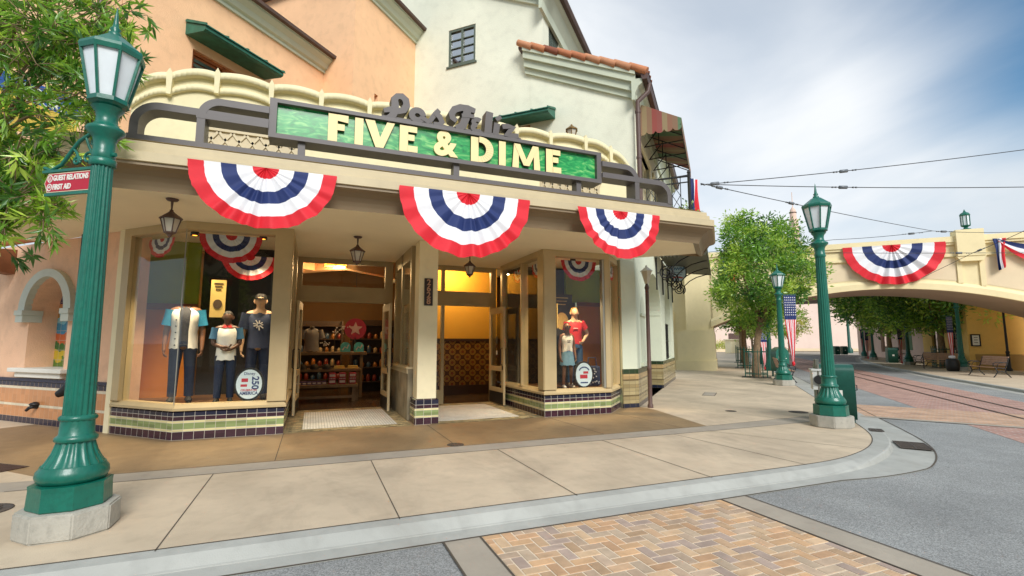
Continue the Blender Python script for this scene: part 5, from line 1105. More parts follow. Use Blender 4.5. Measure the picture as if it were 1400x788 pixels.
drape('red white and blue drape hanging over the balcony railing on the canopy corner', wallM(3.2, -1.08, 10, 5.22), .34, 1.0, -.1, [2, 2, 1, 0, 1], 1)
drape('red white and navy drape hanging from the bridge left of the big tree', WBm @ Matrix.Translation((.95, -.2, 6.6)), .8, 2.2, .3, [2, 1, 0, 0], 2)
drape('dark edged drape hanging straight down on the bridge right of its pilaster', WBm @ Matrix.Translation((12.65, -.2, 6.45)), .5, 1.55, .5, [2, 1, 0], 3)
sw_ = MB(WBm @ Matrix.Translation((12.6, -.2, 6.43))); vs = []; nx = 30
for j in range(7):
    for i in range(nx + 1):
        g = i / nx; sag = -.75 * (1 - (2 * g - 1) ** 2) ; vs.append((3.0 * g, -.04 - .03 * math.sin(j * 1.7 + g * 9), sag * (.5 + .5 * j / 6) - .0 - .5 * j / 6 * (.25 + .75 * math.sin(math.pi * g))))
sw_.add(vs, [])
for j in range(6):
    for i in range(nx): sw_.f.append([j * (nx + 1) + i, j * (nx + 1) + i + 1, (j + 1) * (nx + 1) + i + 1, (j + 1) * (nx + 1) + i]); sw_.m.append([2, 2, 1, 1, 0, 0][j]); sw_.s.append(True); sw_.c.append((1, 1, 1))
tag(sw_.build('swag_bunting', [M_red, M_wht, M_blu]), 'sagging red white and navy swag at the right end of the bridge', 'bunting')
# hanging starred flags on lamp posts
def make_flag(label, loc, rz, s=1.0):
    t = thing('hanging_flag', label, 'flag', loc, rz, 'flags hung from lamp posts')
    Wt, H_ = .46 * s, 2.5 * s
    wf_ = lambda f: Wt * (1 - .05 * f) if f < .33 else Wt * (.985 - .015 - .82 * ((f - .33) / .67) ** 1.15)
    b = MB(); nx, nz_ = 26, 22; vs = []
    for j in range(nz_ + 1):
        f = j / nz_
        for i in range(nx + 1):
            g = i / nx; vs.append((wf_(f) * (g - .5), .02 * s * math.sin(g * 26 + f * 2) * min(1, f * 2.2), -H_ * f))
    b.add(vs, [])
    for j in range(nz_):
        for i in range(nx): b.f.append([j * (nx + 1) + i, j * (nx + 1) + i + 1, (j + 1) * (nx + 1) + i + 1, (j + 1) * (nx + 1) + i]); b.m.append(2 if j / nz_ < .33 else (0 if (i // 2) % 2 == 0 else 1)); b.s.append(True); b.c.append((1, 1, 1))
    b.build('cloth', [M_red, M_wht, M_blu], t, False)
    b = MB()
    for r_ in range(8):
        for c_ in range(6):
            cx, cz = Wt * (-.4 + .16 * c_), -H_ * (.035 + .037 * r_); st_ = [((.028 if k % 2 == 0 else .012) * s * math.sin(k * math.pi / 5), (.028 if k % 2 == 0 else .012) * s * math.cos(k * math.pi / 5)) for k in range(10)]
            for y in (-.014, .012): b.add([(cx + x, y - .004 if y < 0 else y + .004, cz + z) for x, z in st_], [list(range(10))])
    b.build('star_field', M_wht, t, False)
    b = MB(); b.tube([(-Wt * .9, 0, .03), (Wt * .55, 0, .03)], .018 * s, 8); b.build('arm', M_greend, t, False)
    b = MB(); b.lathe([(.02 * s, -H_ - .12 * s), (.06 * s, -H_ - .05 * s), (.04 * s, -H_ + .03 * s), (.02 * s, -H_ + .05 * s)], 10); b.build('tied_end', M_red, t, False); return t
fq = lambda u, v, base: tuple(dep(u, v, (Vector(base) - CAM).x * math.sin(YAW) + (Vector(base) - CAM).y * math.cos(YAW)))
f0 = make_flag('long starred flag tied at its lower end, hanging beside the lamp under the big tree', fq(1079, 404, (11.56, 3.75, 0)), -YAW)
f1 = dup(f0, fq(1297, 433, (29.3, 6.85, 0)), -YAW + R(10), 'purple looking flag hanging on the lamp by the small black bin across the street', (.95, 1, 1.0))
f2 = dup(f0, fq(1229, 447, (34.8, 12.6, 0)), -YAW + R(15), 'pink looking flag hanging on the lamp between the benches across the street', 1.0)
f3 = dup(f0, fq(1184, 452, (43.7, 20.5, 0)), -YAW + R(15), 'pink looking flag on the lamp left of the far litter bin', 1.0)
f4 = dup(f0, fq(1178, 451, (47.3, 23.6, 0)), -YAW + R(15), 'farthest pink flag, overlapped by the flag on the next lamp', 1.0)
f5 = dup(f0, fq(1043, 448, (19.5, 10.8, 0)), -YAW + R(5), 'pinkish flag hanging behind the trunk of the big tree', .9)
f6 = dup(f0, fq(1037, 452, (26, 17, 0)), -YAW + R(-5), 'lilac flag further along the pavement behind the tree trunks', .95)
# posts for the two flags behind the trunk
for lab, p in (('dark green lamp pole directly behind the big tree trunk', (19.3, 10.9, 0)), ('dark green lamp pole further along behind the second tree trunk', (25.8, 17.1, 0))):
    t = thing('lamp_pole', lab, 'lamp pole', p); b = MB(); b.lathe([(.3, 0), (.3, .3), (.16, .7), (.12, 1.0), (.1, 4.0)], 16); b.build('pole', M_greend, t, False)
# ---------------------------------------------------------------- mannequins
def skin_mesh(verts, edges, radii, sub=2, root=0):
    me = bpy.data.meshes.new('sk'); me.from_pydata(verts, edges, []); o = bpy.data.objects.new('sk', me); COL.objects.link(o)
    m = o.modifiers.new('s', 'SKIN'); m.use_smooth_shade = True
    for i, r in enumerate(radii):
        sv = me.skin_vertices[0].data[i]; sv.radius = r if isinstance(r, tuple) else (r, r); sv.use_root = (i == root)
    s2 = o.modifiers.new('u', 'SUBSURF'); s2.levels = sub; s2.render_levels = sub
    dg = bpy.context.evaluated_depsgraph_get(); dg.update(); r = bpy.data.meshes.new_from_object(o.evaluated_get(dg)); bpy.data.objects.remove(o); bpy.data.meshes.remove(me)
    vs = [v.co[:] for v in r.vertices]; fs = [list(p.vertices) for p in r.polygons]; bpy.data.meshes.remove(r); return vs, fs
def figure(H, pose, M, female=False, head=True):
    """one continuous body: skinned skeleton with face and fingers; returns MB and joints"""
    j = dict(pel=(0, 0, .53), bel=(0, -.005, .61), che=(0, 0, .72), nb=(0, .01, .815), nk=(0, .0, .86), hd=(0, -.012, .925), tp=(0, -.005, .975))
    for s, n in ((-1, 'l'), (1, 'r')):
        w = .105 if not female else .092
        j['sh' + n] = (s * w, .005, .8); j['el' + n] = (s * (w + .03), .012, .63); j['wr' + n] = (s * (w + .035), -.03, .485); j['ha' + n] = (s * (w + .033), -.045, .435)
        j['hp' + n] = (s * .05, 0, .505); j['kn' + n] = (s * .058, -.012, .285); j['an' + n] = (s * .062, .01, .045); j['to' + n] = (s * .072, -.075, .018); j['he' + n] = (s * .062, .03, .02)
    j.update(pose); names = list(j); V = [tuple(c * H for c in j[n]) for n in names]; ix = {n: i for i, n in enumerate(names)}
    E = [('pel', 'bel'), ('bel', 'che'), ('che', 'nb')] + ([('nb', 'nk'), ('nk', 'hd'), ('hd', 'tp')] if head else [])
    for n in 'lr': E += [('nb', 'sh' + n), ('sh' + n, 'el' + n), ('el' + n, 'wr' + n), ('wr' + n, 'ha' + n), ('pel', 'hp' + n), ('hp' + n, 'kn' + n), ('kn' + n, 'an' + n), ('an' + n, 'to' + n)]
    rad = dict(pel=(.078, .06), bel=(.066, .05), che=(.085, .06), nb=(.05, .042), nk=.03, hd=(.045, .055), tp=(.036, .042))
    for n in 'lr': rad.update({'sh' + n: .038, 'el' + n: .026, 'wr' + n: .017, 'ha' + n: (.021, .012), 'hp' + n: .055, 'kn' + n: .033, 'an' + n: .022, 'to' + n: (.022, .014), 'he' + n: .02})
    if female: rad.update(bel=(.055, .045), che=(.075, .058), pel=(.08, .06), shl=.032, shr=.032)
    keep = [n for n in names if head or n not in ('nk', 'hd', 'tp')]; keep = [n for n in keep if not n.startswith('he')]
    ix = {n: i for i, n in enumerate(keep)}
    vs, fs = skin_mesh([tuple(c * H for c in j[n]) for n in keep], [(ix[a], ix[c]) for a, c in E], [tuple(x * H for x in (rad[n] if isinstance(rad[n], tuple) else (rad[n],) * 2)) for n in keep], 2, ix['pel'])
    b = MB(M); b.add(vs, fs, 0, True)
    if head:
        hc = Vector(j['hd']) * H; n = 16; hv = []; hf = []
        for i in range(n + 1):
            th_ = math.pi * i / n
            for k in range(24):
                ph_ = 2 * math.pi * k / 24; x = math.sin(th_) * math.cos(ph_); y = math.sin(th_) * math.sin(ph_); z = math.cos(th_)
                rx, ry, rz = .047, .057, .068
                if z < 0: rx *= 1 + .28 * z; ry *= 1 + .12 * z
                p = Vector((x * rx, y * ry, z * rz))
                fr_ = max(0, -y)
                p.y -= .014 * math.exp(-((x / .13) ** 2) - ((z + .12) / .22) ** 2) * fr_ ** 2      # nose
                p.y += .008 * (math.exp(-(((x - .36) / .16) ** 2) - ((z - .1) / .13) ** 2) + math.exp(-(((x + .36) / .16) ** 2) - ((z - .1) / .13) ** 2)) * fr_   # eye sockets
                p.y -= .005 * math.exp(-((x / .28) ** 2) - ((z + .5) / .09) ** 2) * fr_                 # lips
                p.y -= .007 * math.exp(-((x / .25) ** 2) - ((z + .85) / .15) ** 2) * fr_                # chin
                hv.append(hc + p * H)
        for i in range(n):
            for k in range(24): hf.append((i * 24 + k, (i + 1) * 24 + k, (i + 1) * 24 + (k + 1) % 24, i * 24 + (k + 1) % 24))
        b.add(hv, hf, 0, True)
        for s in (-1, 1): b.tube([hc + Vector((s * .046, .004, -.018)) * H, hc + Vector((s * .053, .01, 0)) * H, hc + Vector((s * .05, .012, .018)) * H], [.007 * H, .011 * H, .008 * H], 8)
    for n in 'lr':
        s = -1 if n == 'l' else 1; w = Vector(j['wr' + n]) * H; h = Vector(j['ha' + n]) * H; d = (h - w).normalized(); side = d.cross(Vector((1, 0, 0))).normalized() if abs(d.x) < .8 else Vector((0, -1, 0)); 
        pn = side.cross(d).normalized()
        for q, (off, L_) in enumerate(((-.017, .04), (-.006, .046), (.005, .044), (.016, .035))):
            p0 = h + side * off * H - d * .004 * H; b.tube([p0, p0 + d * L_ * .45 * H, p0 + (d * .8 * L_ + pn * s * -.012) * H, p0 + (d * .95 * L_ + pn * s * -.026) * H], [.0065 * H, .006 * H, .0052 * H, .004 * H], 6)
        p0 = w.lerp(h, .55) - side * .016 * H; b.tube([p0, p0 + (d * .02 - side * .014) * H, p0 + (d * .042 - side * .016) * H], [.008 * H, .007 * H, .0055 * H], 6)
    return b, {k: Vector(v) * H for k, v in j.items()}
def shell(b, secs, H, a0=0, a1=360, n=40, mi=0, th=.006):   # torso cloth: sections (z, rx, ry, cx, cy) in units of H, front is -y (angle 270)
    full = (a1 - a0) >= 360; rows = []
    for z, rx, ry, cx, cy in secs:
        rows.append([((cx + rx * math.cos(R(a0 + (a1 - a0) * k / n))) * H, (cy + ry * math.sin(R(a0 + (a1 - a0) * k / n))) * H, (z + .004 * math.sin(k * 1.3)) * H) for k in range(n + (0 if full else 1))])
    m = len(rows[0]); vs = [p for r in rows for p in r]; fs = []
    for i in range(len(rows) - 1):
        for k in range(m if full else m - 1): fs.append((i * m + k, i * m + (k + 1) % m, (i + 1) * m + (k + 1) % m, (i + 1) * m + k))
    b.add(vs, fs, mi, True)
def torso(zhem, wide=1.0, sh=.105): return [(zhem, .098 * wide, .075 * wide, 0, 0), (zhem + .06, .094 * wide, .072 * wide, 0, 0), (.62, .088 * wide, .068 * wide, 0, -.002), (.7, .1 * wide, .075 * wide, 0, 0), (.76, .108 * wide, .072 * wide, 0, .003), (.8, sh * 1.12, .055, 0, .006), (.825, .075, .042, 0, .01), (.838, .045, .036, 0, .008)]
M_skin1 = mat('brown_mannequin', '#7a5238', .45, .05, 6); M_skin2 = mat('fair_mannequin', '#d0a884', .45, .05, 6); M_skin3 = mat('dark_mannequin', '#5f4030', .45, .05, 6)
M_denim = mat('dark_denim', '#1d2740', .8, .18, 14); M_denim2 = mat('light_denim', '#6d93a8', .8, .15, 14); M_tee = mat('charcoal_tee', '#3d3f48', .8, .1, 10); M_navyt = mat('navy_tee', '#26304c', .8, .1, 10)
M_redt = mat('red_tee', '#c21f24', .75, .08, 8); M_blues = mat('bright_blue_sleeve', '#2f8fb8', .75, .08, 10); M_pin = mat('pinstripe_cloth', '#f1ede2', .75, .05, 9); M_tank = mat('white_tank', '#eee6d8', .75, .04, 8); M_shoe = mat('white_shoe', '#dcd8d0', .5, .05, 8)
M_capc = mat('dark_cap', '#26221e', .7, .1, 8); M_blond = mat('blond_hair', '#e0b040', .5, .2, 30); M_print = mat('pale_print', '#c9c4c0', .7, .2, 20); M_gold = mat('gold_print', '#b89a58', .7, .2, 20)
def sleeves(b, J, H, frac, r, mi=0):
    for n in 'lr':
        a, e, w = J['sh' + n], J['el' + n], J['wr' + n]; 
        q = a.lerp(e, min(1, frac)); b.tube([a + Vector((0, 0, .012 * H)), a.lerp(q, .5), q], [.042 * H * r, .042 * H * r, .045 * H * r], 14, mi)
def trousers(b, J, H, mi=0, r=1.0, short=None):
    b2 = [(.56, .09, .07, 0, 0), (.52, .094, .075, 0, 0), (.485, .092, .074, 0, 0)]; shell(b, b2, H, mi=mi)
    for n in 'lr':
        h, k, a = J['hp' + n], J['kn' + n], J['an' + n]; pts = [h + Vector((0, 0, .0)), h.lerp(k, .5), k, k.lerp(a, .5), a + Vector((0, 0, .01 * H))]
        b.tube(pts, [.056 * H * r, .05 * H * r, .042 * H * r, .038 * H * r, .036 * H * r], 14, mi)
def shoes(b, J, H, mi=0):
    for n in 'lr':
        a, t_ = J['an' + n], J['to' + n]; b.tube([Vector((a.x, a.y + .02 * H, .022 * H)), Vector((a.x, a.y - .02 * H, .03 * H)), Vector((t_.x, t_.y, .02 * H)), Vector((t_.x, t_.y - .02 * H, .014 * H))], [.022 * H, .028 * H, .024 * H, .014 * H], 10, mi)
def mannequin(label, loc, rz, H, skin, pose={}, head=True, female=False):
    t = thing('mannequin', label, 'mannequin', loc, rz, 'dressed mannequins'); b, J = figure(H, pose, Matrix.Identity(4), female, head); b.build('body', skin, t, False); return t, J
def cloth(t, name, m, fn):
    b = MB(); fn(b); return b.build(name, m, t, False)
def chestart(b, H, z, s, y=-.078):
    rng = random.Random(4)
    for i in range(9): a = i * .7; b.ribbon([(.01 * math.cos(a) * H, z * H + .01 * math.sin(a) * H), (s * math.cos(a) * H * rng.uniform(.6, 1), z * H + s * math.sin(a) * H * rng.uniform(.6, 1))], .009 * H, y * H - .0006 * i, y * H + .004)
# 1: headless tall figure in an open pinstripe waistcoat
t, J = mannequin('headless mannequin with open white pinstripe baseball waistcoat, blue sleeves and jeans', (-6.72, .95, .5), R(8), 2.02, M_skin1, {}, False)
H = 2.02
cloth(t, 'jeans', M_denim, lambda b: trousers(b, J, H)); cloth(t, 'shoe', M_capc, lambda b: shoes(b, J, H)); cloth(t, 'shirt', M_tee, lambda b: shell(b, torso(.5), H)); cloth(t, 'sleeve', M_blues, lambda b: sleeves(b, J, H, .75, 1.12))
def vest(b, gap=20):
    S_ = [(z, rx * 1.09, ry * 1.12, cx, cy) for z, rx, ry, cx, cy in torso(.47, 1.02)][:-1]; shell(b, S_, H, 270 + gap, 270 + 360 - gap, 44)
cloth(t, 'waistcoat', M_pin, vest)
def btn(b):
    for i in range(5): z = .5 + i * .055; b.lathe([(.0001, 0), (.006 * H, 0), (.006 * H, .004)], 8) if False else b.tube([(-.062 * H, -.07 * H, z * H), (-.062 * H, -.076 * H, z * H)], .006 * H, 8)
cloth(t, 'button', M_black, btn)
# 2: boy in a pinstripe jersey
H = 1.62; t, J = mannequin('smaller dark mannequin with white pinstripe jersey, red collar and folded arms', (-6.0, .62, .5), R(5), H, M_skin3, {'ell': (-.13, .0, .64), 'wrl': (-.03, -.1, .60), 'hal': (.02, -.115, .605), 'elr': (.13, .0, .64), 'wrr': (.04, -.11, .575), 'har': (-.01, -.12, .57)})
cloth(t, 'jeans', M_denim, lambda b: trousers(b, J, H)); cloth(t, 'shoe', M_capc, lambda b: shoes(b, J, H)); cloth(t, 'jersey', M_pin, lambda b: shell(b, torso(.46, 1.05), H)); cloth(t, 'sleeve', mat('steel_blue_sleeve', '#3f6f92', .75, .08, 10), lambda b: sleeves(b, J, H, .7, 1.12))
cloth(t, 'collar', M_redt, lambda b: shell(b, [(.815, .07, .05, 0, -.002), (.845, .04, .036, 0, 0)], H)); cloth(t, 'hair', M_capc, lambda b: shell(b, [(.925, .05, .056, 0, .006), (.96, .05, .058, 0, 0), (.985, .035, .045, 0, -.005), (.998, .01, .012, 0, -.005)], H, 0, 360))
# 3: tall figure in a navy tee and cap
H = 1.98; t, J = mannequin('tall mannequin with dark cap and navy T-shirt with pale print in the left show window', (-5.52, .95, .5), R(0), H, M_skin2)
cloth(t, 'jeans', M_denim, lambda b: trousers(b, J, H)); cloth(t, 'shoe', M_capc, lambda b: shoes(b, J, H)); cloth(t, 'shirt', M_navyt, lambda b: (shell(b, torso(.48, 1.06), H), sleeves(b, J, H, .8, 1.25)))
cloth(t, 'shirt_print', M_print, lambda b: chestart(b, H, .7, .055)); 
def cap(b): shell(b, [(.945, .052, .06, 0, 0), (.975, .05, .058, 0, 0), (.995, .03, .035, 0, 0), (1.0, .005, .005, 0, 0)], H); b.prism([(.05 * H * math.cos(R(a)), -.04 * H + .075 * H * math.sin(R(a))) for a in range(180, 361, 20)], .945 * H, .95 * H)
cloth(t, 'cap', M_capc, cap)
# 4: girl with tank top and denim skirt
H = 1.52; t, J = mannequin('girl mannequin with white tank top and light denim skirt in the right show window', (.98, .8, .5), R(-5), H, M_skin1, {}, True, True)
cloth(t, 'tank_top', M_tank, lambda b: shell(b, torso(.55, .93, .078)[:-2], H)); cloth(t, 'skirt', M_denim2, lambda b: shell(b, [(.35, .125, .105, 0, -.005), (.45, .108, .09, 0, 0), (.56, .088, .07, 0, 0), (.6, .082, .066, 0, 0)], H)); cloth(t, 'shoe', M_shoe, lambda b: shoes(b, J, H))
cloth(t, 'hair', M_capc, lambda b: shell(b, [(.9, .054, .06, 0, .012), (.95, .053, .06, 0, .006), (.985, .036, .045, 0, 0), (.998, .005, .008, 0, 0)], H, -20, 200))
cloth(t, 'sunglasses', M_black, lambda b: [b.prism([(s * .022 * H + .018 * H * math.cos(R(a)), .937 * H + .012 * H * math.sin(R(a))) for a in range(0, 360, 30)], -.073 * H, -.066 * H, 0, 'y') for s in (-1, 1)])
cloth(t, 'shirt_print', mat('dark_print', '#4a4a5a', .7), lambda b: (b.box(-.03 * H, .03 * H, -.083 * H, -.077 * H, .72 * H, .73 * H), b.box(-.022 * H, .022 * H, -.083 * H, -.077 * H, .695 * H, .71 * H)))
# 5: woman in a red tee
H = 1.92; t, J = mannequin('blond mannequin with red T-shirt and hand on hip in the right show window', (1.38, 1.15, .5), R(-12), H, M_skin2, {'elr': (.185, .03, .665), 'wrr': (.1, -.03, .565), 'har': (.08, -.05, .55)}, True, True)
cloth(t, 'jeans', mat('blue_denim', '#31557a', .8, .15, 14), lambda b: trousers(b, J, H)); cloth(t, 'shoe', M_shoe, lambda b: shoes(b, J, H)); cloth(t, 'shirt', M_redt, lambda b: (shell(b, torso(.53, 1.0, .092), H), sleeves(b, J, H, .55, 1.1)))
cloth(t, 'hair', M_blond, lambda b: shell(b, [(.91, .052, .058, 0, .012), (.95, .054, .062, 0, .004), (.985, .038, .048, 0, 0), (1.0, .005, .008, 0, 0)], H, -25, 205))
cloth(t, 'shirt_print', M_print, lambda b: b.box(-.04 * H, .02 * H, -.085 * H, -.079 * H, .725 * H, .735 * H))
# star bag held beside the woman
t = thing('bag', 'navy tote bag with white spots leaning by the round window sign', 'bag', (1.62, .75, .5)); b = MB(Matrix.Translation((1.62, .75, .95))); b.bbox(-.2, .2, -.07, .07, -.42, .06, .05); b.tube([(-.12, 0, .05), (-.1, 0, .25), (.1, 0, .25), (.12, 0, .05)], .015, 8); b.build('bag_body', M_navyt, t)
b = MB(Matrix.Translation((1.62, .75, .95)))
rng = random.Random(9)
for i in range(26): x, z = rng.uniform(-.17, .17), rng.uniform(-.36, .02); b.prism([(x + .018 * math.cos(R(a)), z + .018 * math.sin(R(a))) for a in range(0, 360, 60)], -.076, -.0705, 0, 'y')
b.build('spot', M_wht, t)
# oval window signs and posters
def oval(label, M, s, text=True):
    t = thing('window_sign', label, 'sign', tuple(M.translation)); o = [(.2 * s * math.cos(R(a)), .25 * s * math.sin(R(a))) for a in range(0, 360, 12)]
    b = MB(M); b.prism([(x * 1.16, z * 1.13) for x, z in o], -.02, .03, 0, 'y'); b.box(-.08, .08, -.02, .1, -.31 * s, -.26 * s); b.build('sign_rim', M_black, t)
    b = MB(M); b.prism(o, -.028, -.0205, 0, 'y'); b.build('sign_panel', mat('ice_white_panel', '#dceaf0', .5, .03, 3), t)
    if text:
        b = MB(M); b.text('250', .15 * s, Matrix.Translation((.09 * s, -.031, .02 * s)) @ Matrix.Rotation(R(90), 4, 'Y'), .002, .004); b.text('AMERICA', .075 * s, Matrix.Translation((0, -.031, -.155 * s)), .002, .002, 0, .9); b.text('Disney', .07 * s, Matrix.Translation((0, -.031, .18 * s)), .002, 0, 0, .9); b.build('lettering', mat('navy_letter', '#20346e', .5), t)
        b = MB(M); b.text('CELEBRATES', .045 * s, Matrix.Translation((0, -.031, -.1 * s)), .002, .001); b.box(-.13 * s, -.03 * s, -.032, -.029, -.04 * s, .0); b.box(-.12 * s, -.02 * s, -.032, -.029, .04 * s, .1 * s); b.build('red_mark', mat('red_letter', '#c23040', .5), t)
    else:
        b = MB(M); b.ribbon([(.14 * s * math.cos(R(a)), .02 * s + .14 * s * math.sin(R(a))) for a in range(30, 151, 15)], .025 * s, -.033, -.029); b.box(-.09 * s, .09 * s, -.033, -.029, -.18 * s, -.155 * s); b.build('lettering', bpy.data.materials['navy_letter'], t)
        b = MB(M); b.box(-.1 * s, .08 * s, -.033, -.029, -.08 * s, .0); b.box(-.02 * s, .1 * s, -.033, -.029, .02 * s, .07 * s); b.build('red_mark', bpy.data.materials['red_letter'], t)
oval('round white sign with blue numerals 250 standing in the left show window', Matrix.Translation((-5.56, .22, .84)), 1.0)
oval('round white sign with a dark rim standing in the right show window', Matrix.Translation((1.12, .3, .84)), 1.05, False)
def poster(label, M, w, h, colr, ink, words=()):
    t = thing('poster', label, 'poster', tuple(M.translation)); b = MB(M); b.box(-w / 2, w / 2, -.006, .006, -h / 2, h / 2); b.build('sheet', colr, t)
    b = MB(M); b.prism([(w * .3 * math.cos(R(a)), -h * .15 + w * .36 * math.sin(R(a))) for a in range(0, 360, 20)], -.011, -.0062, 0, 'y')
    for k in range(3): b.box(-w * (.3 - .06 * k), w * (.3 - .06 * k), -.011, -.0062, h * (.42 - .08 * k) - .02, h * (.42 - .08 * k))
    b.build('print', ink, t); return t
M_parch = mat('parchment', '#d9b96a', .7, .08, 4); M_ink = mat('dark_ink', '#4a3420', .7)
poster('narrow parchment poster with an oval picture in the left show window', Matrix.Translation((-6.2, .75, 2.35)), .24, .68, M_parch, M_ink)
poster('parchment poster hung sideways in the side window by the second doorway', wallM(.9, 1.3, -90, 2.2), .35, .6, M_parch, M_ink)
t = poster('dark glass poster with a pale round emblem in the right show window', Matrix.Translation((1.22, 1.5, 2.25)), .6, 1.05, M_dkp, M_gold)

# ---------------------------------------------------------------- goods seen through the doorway
M_shelf = mat('worn_wood', '#7d6546', .6, .25, 5); M_dkw = mat('dark_shelf_wood', '#3a2a1c', .5, .2, 5)
tb = thing('display_table', 'stepped wooden display table with shelves inside the first doorway', 'display table', (-4.1, 4.9, 0)); b = MB()
b.bbox(-5.0, -3.15, 4.9, 5.5, 1.22, 1.3, .01); b.bbox(-4.95, -3.3, 4.7, 5.5, .78, .85, .01); b.bbox(-4.95, -3.4, 4.4, 5.4, .38, .46, .01); b.build('shelf', M_shelf, tb)
for x, y, h in ((-4.9, 4.5, .38), (-3.5, 4.5, .38), (-3.25, 5.4, 1.22), (-4.95, 5.4, 1.22), (-3.4, 4.8, .78)):
    b = MB(); b.box(x - .04, x + .04, y - .04, y + .04, .004, h - .001); b.build('leg', M_shelf, tb)
b = MB(); b.box(-4.88, -3.5, 4.48, 4.52, .1, .16); b.build('stretcher', M_shelf, tb)
def goods(name, label, cat, loc, build_, group): t = thing(name, label, cat, loc, 0, group); build_(t); return t
def mug(t, c=M_tee):
    b = MB(); b.lathe([(.06, 0), (.075, .02), (.07, .14), (.06, .17), (.02, .19)], 16); b.build('jar_body', c, t, False)
M_toy = mat('pink_red_pack', '#9c2a44', .5, .3, 12); M_teal = mat('turquoise_pack', '#57c0c4', .4, .1, 6); M_toyw = mat('pack_white', '#d8d0d0', .5, .1, 6)
def pack(t, m=M_toy):
    b = MB(); b.bbox(-.09, .09, -.06, .06, 0, .3, .02); b.build('pack', m, t, False); b = MB(); b.box(-.07, .07, -.068, -.061, .04, .1); b.box(-.07, .07, -.068, -.061, .2, .26)
    for i in range(4): b.prism([(-.06 + .04 * i + .015 * math.cos(R(a)), .15 + .015 * math.sin(R(a))) for a in range(0, 360, 60)], -.068, -.061, 0, 'y')
    b.build('wrapper_mark', M_toyw, t, False)
g0 = thing('gift_pack', 'red and white gift pack on the low shelf, left of the three', 'gift pack', (-4.05, 4.55, .46), 0, 'gift packs on the display table'); pack(g0)
dup(g0, (-3.8, 4.55, .46), 0, 'red and white gift pack on the low shelf, middle of the three'); dup(g0, (-3.54, 4.55, .46), 0, 'red and white gift pack on the low shelf, right of the three')
def dome(t):
    b = MB(); b.prism([(-.13, 0), (.13, 0), (.13, .14)] + [(.13 * math.cos(R(a)), .14 + .13 * math.sin(R(a))) for a in range(10, 171, 16)] + [(-.13, .14)], -.06, .06, 0, 'y'); b.build('pack', M_teal, t, False); b = MB(); b.ribbon([(-.08, .05), (-.02, .14), (.04, .1), (.08, .2)], .03, -.07, -.061); b.build('wrapper_mark', M_toyw, t, False)
d0 = thing('lunch_bag', 'turquoise round-topped bag on the upper shelf, left one', 'bag', (-3.72, 5.05, 1.3), 0, 'turquoise bags on the display table'); dome(d0); dup(d0, (-3.36, 5.05, 1.3), 0, 'turquoise round-topped bag on the upper shelf, right one')
c0 = thing('cap_hat', 'dark cap on the middle shelf, at its left', 'cap', (-4.8, 4.85, .85), 0, 'caps on the display table'); b = MB(); b.lathe([(.11, 0), (.11, .05), (.09, .1), (.04, .13), (.005, .135)], 16); b.build('crown', M_capc, c0, False); b = MB(); b.prism([(.1 * math.cos(R(a)), -.05 + .16 * math.sin(R(a))) for a in range(180, 361, 20)], .0, .012); b.build('peak', M_capc, c0, False)
dup(c0, (-4.5, 4.85, .85), 0, 'dark cap on the middle shelf, second from its left'); dup(c0, (-4.2, 4.85, .85), 0, 'dark cap on the middle shelf, third from its left')
s0 = thing('folded_shirt', 'folded tan shirt on the middle shelf, left one', 'shirt', (-3.87, 4.9, .85), 0, 'folded shirts on the display table'); b = MB(); b.bbox(-.14, .14, -.12, .12, 0, .04, .015); b.bbox(-.13, .13, -.11, .11, .041, .08, .015); b.build('fold', M_parch, s0, False); dup(s0, (-3.52, 4.9, .85), 0, 'folded tan shirt on the middle shelf, right one')
p0 = thing('small_box', 'small purple box on the low shelf, leftmost', 'box', (-4.85, 4.55, .46), 0, 'small purple boxes on the low shelf'); b = MB(); b.bbox(-.055, .055, -.05, .05, 0, .09, .01); b.build('carton', mat('purple_carton', '#5a3a6a', .5, .2, 8), p0, False)
b = MB(); b.box(-.04, .04, -.054, -.0505, .02, .06); b.build('carton_mark', M_toyw, p0, False)
for i in range(1, 6): dup(p0, (-4.85 + i * .12, 4.55, .46), 0, 'small purple box on the low shelf, number %d counting from the left end' % (i + 1))
# torso form with grey tee
t = thing('torso_form', 'headless torso form with grey T-shirt standing on the display table', 'torso form', (-4.6, 5.1, 1.3)); H = 1.75; off = -.42
b = MB(Matrix.Translation((-4.6, 5.1, 1.3 - .47 * H))); shell(b, torso(.48, 1.15), H); J = {'shl': Vector((-.11, 0, .8)) * H, 'ell': Vector((-.16, 0, .65)) * H, 'wrl': Vector((-.16, 0, .5)) * H, 'shr': Vector((.11, 0, .8)) * H, 'elr': Vector((.16, 0, .65)) * H, 'wrr': Vector((.16, 0, .5)) * H}; sleeves(b, J, H, .8, 1.2); b.build('shirt', mat('grey_tee', '#8f8a88', .8, .08, 8), t)
b = MB(Matrix.Translation((-4.6, 5.1, 1.3))); b.lathe([(.12, .0), (.12, .02), (.03, .03), (.03, .1)], 16); b.lathe([(.07, .6), (.06, .66), (.055, .7), (.01, .71)], 14); b.build('stand', M_dkw, t)
